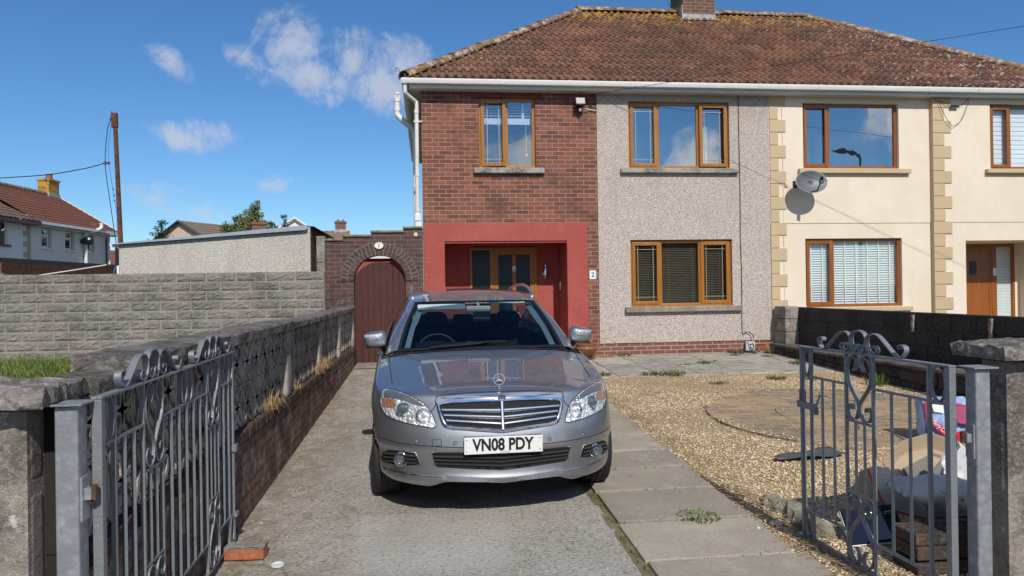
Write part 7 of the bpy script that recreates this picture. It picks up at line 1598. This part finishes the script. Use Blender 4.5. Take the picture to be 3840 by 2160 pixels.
# --- wheels
tyre = MB(); rim = MB()
tp = [(.205, -.085), (.225, -.100), (.270, -.106), (.300, -.100), (.314, -.084), (.317, -.05), (.317, -.046), (.311, -.046), (.311, -.040), (.318, -.040), (.318, -.003), (.311, -.003), (.311, .003), (.318, .003), (.318, .040), (.311, .040), (.311, .046), (.317, .046), (.317, .05), (.314, .084), (.300, .100), (.270, .106), (.225, .100), (.205, .085)]
tyre.lathe(tp, 48); rim.lathe([(.205, -.085), (.200, .06), (.205, .085), (.195, .088), (.185, .06), (.185, -.02)], 40)
for k in range(7):
    a = k*2*math.pi/7; mr = Matrix.Rotation(a, 4, 'Z'); rim.add([mr @ Vector(q) for q in ((.03, -.022, .06), (.19, -.030, .075), (.19, .030, .075), (.03, .022, .06), (.03, -.022, .03), (.19, -.030, .03), (.19, .030, .03), (.03, .022, .03))], [(0, 1, 2, 3), (4, 7, 6, 5), (0, 4, 5, 1), (3, 2, 6, 7), (1, 5, 6, 2)])
rim.lathe([(0, .068), (.045, .066), (.05, .04)], 20); rim.lathe([(0, .01), (.18, .01)], 30)
ALLOY = plain('alloy', (.45, .46, .47), .3, .8)
for x, y in ((-.776, .81), (.776, .81), (-.776, 3.57), (.776, 3.57)):
    mw = Matrix.Translation((x, y, .318)) @ Matrix.Rotation(R(90 if x > 0 else -90), 4, 'Y')
    t = MB(); t.v = [tuple(mw @ Vector(q)) for q in tyre.v]; t.f = tyre.f; r_ = MB(); r_.v = [tuple(mw @ Vector(q)) for q in rim.v]; r_.f = rim.f
    wh = t.build('wheel', MAT['rubber'], car, smooth=35); r_.build('rim', ALLOY, wh, smooth=30)
    l_ = MB(); sx_ = 1 if x > 0 else -1
    l_.grid([[(sx_*xx, y+.352*math.cos(a), .318+.352*math.sin(a)) for xx in (.60, .80)] for a in [k*math.pi/14-.1 for k in range(16)]]); l_.build('arch_liner', GAP, car)
# --- glasshouse
def lerp(a, c_, t): return a+(c_-a)*t
def ws(u, t):     # u -1..1 across, t 0..1 up
    au = abs(u); bx_, by_, bz_ = .715*u, 1.385+.085*au**2.2, 1.000-.014*au**2; tx_, ty_, tz_ = .560*u, 2.055+.055*au**2, 1.366-.016*au**2
    q = Vector((lerp(bx_, tx_, t), lerp(by_, ty_, t), lerp(bz_, tz_, t))); k = math.sin(math.pi*t)*.020
    return q+Vector((u*.008*math.sin(math.pi*t), -.45*k, .9*k))
WSG = glassy('windscreen_glass', (.40, .52, .60), .0)
b = MB(); b.grid([[ws(-.965+1.93*i/24, .03+.945*j/16) for j in range(17)] for i in range(25)]); wsc = b.build('windscreen', WSG, car, smooth=70)
b = MB()
def band(uv0, uv1, n=24): b.grid([[ws(*[lerp(uv0[0][k], uv0[1][k], i/n) for k in (0, 1)])-Vector((0, .0, .003)), ws(*[lerp(uv1[0][k], uv1[1][k], i/n) for k in (0, 1)])-Vector((0, 0, .003))] for i in range(n+1)])
band(((-.97, .0), (.97, .0)), ((-.97, .045), (.97, .045))); band(((-1, .0), (-1, 1.0)), ((-.935, .03), (-.935, .97))); band(((1, .0), (1, 1.0)), ((.935, .03), (.935, .97))); band(((-1, 1.0), (1, 1.0)), ((-.95, .955), (.95, .955)))
b.build('windscreen_border', BLK, wsc, smooth=60)
b = MB(); b.grid([[(.74*u, 1.352+.09*abs(u)**2.2, zh(.74*u, 1.34)-.004), (.735*u, 1.40+.085*abs(u)**2.2, .985-.014*abs(u)**2), ws(u*.98, .02)] for u in [-1+2*k/24 for k in range(25)]]); b.build('scuttle', BLK, car, smooth=50)
RYS = [2.06, 2.25, 2.5, 2.8, 3.2, 3.6, 3.95, 4.2]; RZS = [1.350, 1.375, 1.395, 1.405, 1.403, 1.388, 1.360, 1.325]; RXS = [.562, .585, .602, .608, .606, .597, .582, .565]; RCS = [1.367, 1.398, 1.424, 1.440, 1.442, 1.428, 1.398, 1.358]
def rz_(y): return float(cubic(np.array([y]), np.array(RYS), np.array(RZS))[0])
def rx_(y): return float(cubic(np.array([y]), np.array(RYS), np.array(RXS))[0])
def rc_(y): return float(cubic(np.array([y]), np.array(RYS), np.array(RCS))[0])
b = MB(); rows = []
for k in range(41):
    y = 2.06+2.14*k/40; r_ = []
    for i in range(25):
        u = -1+2*i/24; yy = y+(.055*u*u if k < 8 else .055*u*u*max(0, 1-(k-8)/6)); yy = min(yy, 4.2); r_.append((rx_(yy)*u, yy, lerp(rc_(yy), rz_(yy), abs(u)**2.4)))
    rows.append(r_)
b.grid(rows); roof_c = b.build('roof', PAINT, car, smooth=60)
b = MB(); b.grid([[(q[0]*.97, q[1], q[2]-.03) for q in r_] for r_ in rows]); b.build('headlining', plain('headlining', (.33, .35, .34), .9), car, smooth=60)
def belt(y): return Vector((.812-.035*max(0, (y-2.4)/1.9), y, min(1.02, zh(.80, 1.42)+(y-1.42)*.022)))
def sidept(t, h):
    p_ = belt(lerp(1.46, 4.40, t)); y = lerp(2.10, 4.20, t**1.05); q = Vector((rx_(y), y, rz_(y))); c_ = p_.lerp(q, h); c_.x += .03*math.sin(math.pi*h); return c_
for s in (1, -1):
    S = lambda t, h: Vector((s*sidept(t, h).x, sidept(t, h).y, sidept(t, h).z))
    b = MB(); b.grid([[S(.03+.94*i/30, j/8) for j in range(9)] for i in range(31)]); sw = b.build('side_window', glassy('side_glass', (.30, .36, .38), .06), car, smooth=60)
    b = MB()
    for t0, t1 in ((.345, .385), (.635, .665)): b.grid([[S(lerp(t0, t1, i/2), j/8)+Vector((s*.004, 0, 0)) for j in range(9)] for i in range(3)])
    b.build('door_pillar', BLK, sw, smooth=50)
    b = MB(); b.grid([[S(.90+.10*i/4, j/8)+Vector((s*.005, 0, 0)) for j in range(9)] for i in range(5)])
    b.grid([[Vector((s*abs(ws(1, j/10).x), ws(1, j/10).y, ws(1, j/10).z)), Vector((s*lerp(ws(1, j/10).x, sidept(0, j/10).x, .45), lerp(ws(1, j/10).y, sidept(0, j/10).y, .5), lerp(ws(1, j/10).z, sidept(0, j/10).z, .5)+.012)), S(0, j/10), S(.035, j/10)+Vector((s*.004, 0, 0))] for j in range(11)])
    b.grid([[S(t, .97)+Vector((s*.004, 0, 0)), Vector((s*rx_(lerp(2.10, 4.20, t**1.05)), lerp(2.10, 4.20, t**1.05), rz_(lerp(2.10, 4.20, t**1.05))+.004))] for t in [k/24 for k in range(25)]])
    b.grid([[Vector((s*.83, lerp(1.36, 1.50, k/4), zh(.80, 1.40)-.01)), S(0, .0)*.999 if k == 4 else Vector((s*.76, lerp(1.38, 1.47, k/4), zh(.74, 1.40)+.002))] for k in range(5)])
    b.build('window_pillar', PAINT, car, smooth=50)
    # pale inner trim of the screen pillar
    b = MB(); b.grid([[ws(s*.925, .02+.95*j/12)+Vector((0, .035, -.02)), ws(s*.86-(.02*s if j > 6 else 0), .02+.95*j/12)+Vector((0, .06, -.03))] for j in range(13)]); b.build('pillar_trim', plain('trim_pale', (.36, .41, .40), .8), car, smooth=60)
    # roof rail
    b = MB(); P = [(rx_(2.34)-.012, 2.30, rz_(2.34)+.004), (rx_(2.42)-.016, 2.42, rz_(2.42)+.040), (rx_(2.6)-.02, 2.62, rz_(2.6)+.062), (rx_(2.9)-.02, 2.95, rz_(2.9)+.072), (rx_(3.3)-.022, 3.3, rz_(3.3)+.068), (rx_(3.7)-.02, 3.72, rz_(3.7)+.056), (rx_(3.95)-.018, 3.95, rz_(3.95)+.034), (rx_(4.05)-.012, 4.06, rz_(4.05)+.0)]
    b.tube(smoothpath([(s*x, y, z) for x, y, z in P], 6), .0155, 8); b.build('roof_rail', plain('anodised', (.55, .56, .58), .22, .9), car, smooth=60)
    # door mirror
    mm = Matrix.Translation((s*.905, 1.66, 1.065)); rows = []
    for i in range(17):
        a = math.pi*(i/16-.5); r_ = []
        for k in range(25):
            e = 2*math.pi*k/24; ce, se = math.cos(e), math.sin(e); xx = .098*math.copysign(abs(ce)**.50, ce); zz = .070*math.copysign(abs(se)**.60, se)
            zz = zz*(1-.22*(xx/.098)) if se > 0 else zz*(1-.05*(xx/.098))
            sc_ = math.cos(a)**.5 if a < 0 else .96+.04*math.cos(a); yy = .075*math.sin(a) if a < 0 else .11*i/16-.055
            r_.append(mm @ Vector((s*(xx*sc_), yy, zz*sc_)))
        rows.append(r_)
    b = MB(); b.grid(rows); b.add(rows[-1], [tuple(range(25))]); mi = b.build('door_mirror', PAINT, car, smooth=50)
    b = MB(); b.grid([[mm @ Vector((s*x, -.066-.010*(1-((x)/.1)**2)+.030*max(0, (x-.02)/.08)**2, z)) for z in (.000, .026, .052-.10*max(0, x-.02))] for x in [-.045+.135*k/10 for k in range(11)]]); b.build('indicator_lens', plain('indicator_clear', (.66, .68, .70), .08, .6, var=.25, vs=60), mi, smooth=60, solid=.004)
    b = MB(); b.grid([[mm @ Vector((s*x, yy, -.056+zz)) for yy, zz in ((-.06, .0), (-.03, -.014), (.04, -.014))] for x in [-.09+.17*k/6 for k in range(7)]]); b.tube(smoothpath([mm @ Vector((s*-.055, .0, -.062)), mm @ Vector((s*-.085, .01, -.095)), mm @ Vector((s*-.115, .02, -.115))], 4), .024, 8); b.build('mirror_foot', BLK, mi, smooth=50)
    for yy in (2.50, 3.38): b = MB(); b.tube(smoothpath([(s*.885, yy-.09, .835), (s*.915, yy-.05, .842), (s*.918, yy+.05, .845), (s*.885, yy+.09, .842)], 4), .012, 6); b.build('door_handle', CHR, car, smooth=60)
b = MB(); b.grid([[(lerp(-.56, .56, i/10), lerp(4.20, 4.44, j/4), lerp(rz_(4.2)+.02*(1-(lerp(-1, 1, i/10))**2), 1.0, j/4)) for j in range(5)] for i in range(11)]); b.build('rear_window', glassy('rear_glass', (.55, .62, .64), .03), car, smooth=60)
# --- cabin
CAB = plain('cabin_black', (.012, .013, .015), .75)
b = MB(); b.box(-.74, .74, 1.45, 4.40, .40, .46); b.box(-.745, -.72, 1.45, 4.4, .40, .96); b.box(.72, .745, 1.45, 4.4, .40, .96); b.box(-.74, .74, 4.38, 4.42, .40, .98); b.box(-.74, .74, 1.40, 1.46, .40, .96)
b.grid([[(.72*u, y, z) for y, z in ((1.44, .965), (1.58, .985), (1.74, .975), (1.80, .93), (1.82, .80))] for u in [-1+2*k/10 for k in range(11)]]); b.grid([[(x, 1.60+.22*k/4, .985+.045*math.sin(math.pi*min(1, k/3))-.02*(k > 2)) for k in range(5)] for x in (-.56, -.5, -.36, -.2, -.14)]); b.build('cabin', CAB, car, smooth=40)
for sx_, nm in ((-.365, 'front_seat'), (.365, 'front_seat')):
    b = MB(); rows = []
    for j in range(9):
        t = j/8; w_ = .245-.045*t**2; y = 2.42+.13*t; z = .50+.56*t; rows.append([(sx_+w_*math.cos(a), y+.075*math.sin(a)*(1-.3*t), z) for a in [k*math.pi/8 for k in range(16)]])
    b.grid([r_+r_[:1] for r_ in rows]); b.add(rows[-1], [tuple(range(16))]); st = b.build('front_seat', CAB, car, smooth=60)
    b = MB(); rows = []
    for j in range(9):
        t = j/8; sc_ = math.sin(math.pi*(.06+.88*t))**.35; rows.append([(sx_+.130*sc_*math.copysign(abs(math.cos(a))**.7, math.cos(a)), 2.56+.05*math.sin(a)*sc_, 1.075+.16*t) for a in [k*math.pi/8 for k in range(17)]])
    b.grid(rows); b.add(rows[-1], [tuple(range(17))]); b.build('headrest', CAB, st, smooth=60)
    b = MB(); b.tube([(sx_-.06, 2.555, 1.03), (sx_-.06, 2.555, 1.10)], .007, 6); b.tube([(sx_+.06, 2.555, 1.03), (sx_+.06, 2.555, 1.10)], .007, 6); b.build('headrest_post', CHR, st)
b = MB(); b.box(-.66, .66, 3.36, 3.50, .5, 1.03); rs_ = b.build('rear_seat', CAB, car, bevel=.05, segs=3)
for x in (-.40, -.02, .40): b = MB(); b.box(x-.115, x+.115, 3.44, 3.52, 1.02, 1.145); b.build('headrest', CAB, rs_, bevel=.035, segs=3)
mwz = Matrix.Translation((-.365, 1.84, .905)) @ Matrix.Rotation(R(64), 4, 'X')
b = MB(); b.tube([mwz @ Vector((.185*math.cos(a), .185*math.sin(a), 0)) for a in [k*math.pi/20 for k in range(40)]], .0145, 8, closed=True); b.lathe([(0, .03), (.07, .025), (.085, 0)], 16, mwz); 
for a in (R(200), R(-20), R(-90)): b.tube([mwz @ Vector((0, 0, .01)), mwz @ Vector((.18*math.cos(a), .18*math.sin(a), 0))], .014, 6)
b.build('steering_wheel', plain('wheel_black', (.02, .021, .022), .45), car, smooth=60)
b = MB(); b.box(-.535, -.10, 2.00, 2.012, 1.292, 1.340, Matrix.Translation((0, 0, 0))); b.build('sun_visor', plain('visor_pale', (.48, .54, .53), .8), car, bevel=.005)
b = MB(); b.box(.11, .46, 2.03, 2.13, 1.338, 1.35); b.build('sun_visor', plain('visor_dark', (.24, .27, .27), .8), car)
b = MB(); b.box(-.095, .125, 1.90, 1.925, 1.268, 1.325); b.tube([(.015, 1.91, 1.32), (.01, 1.95, 1.355)], .014, 6); b.build('rear_view_mirror', plain('mirror_grey', (.16, .19, .20), .3), car, bevel=.012, segs=3)
b = MB(); b.box(-.11, .13, 2.0, 2.07, 1.335, 1.352); b.build('sensor_pod', BLK, car, bevel=.008)
# --- wiper
b = MB(); off = Vector((0, -.022, .020))
wp = [ws(-.62, .0)+off, ws(-.45, .012)+off, ws(-.2, .035)+off, ws(0, .055)+off]; b.tube(wp, [.010, .011, .012, .010], 6); bl_ = [ws(-.50+.80*k/12, .028+.055*math.sin(math.pi*.5*k/12))+off*.75 for k in range(13)]; b.tube(bl_, .0075, 6); b.tube([bl_[5]+Vector((-.02, -.004, .004)), bl_[5]+Vector((.04, -.004, .004))], .013, 6); b.build('wiper', BLK, car, smooth=50)
b = MB(); b.box(-.04, .04, -.008, .008, 0, .012, Matrix.Translation((.42, 1.385, .992))); b.build('washer_jet', BLK, car)
# bird-dropping and chips are too small to model; park the car
car.location = (.477, 4.845, G(0, 4.845)); car.rotation_euler = (math.atan(.036), 0, R(1.2))
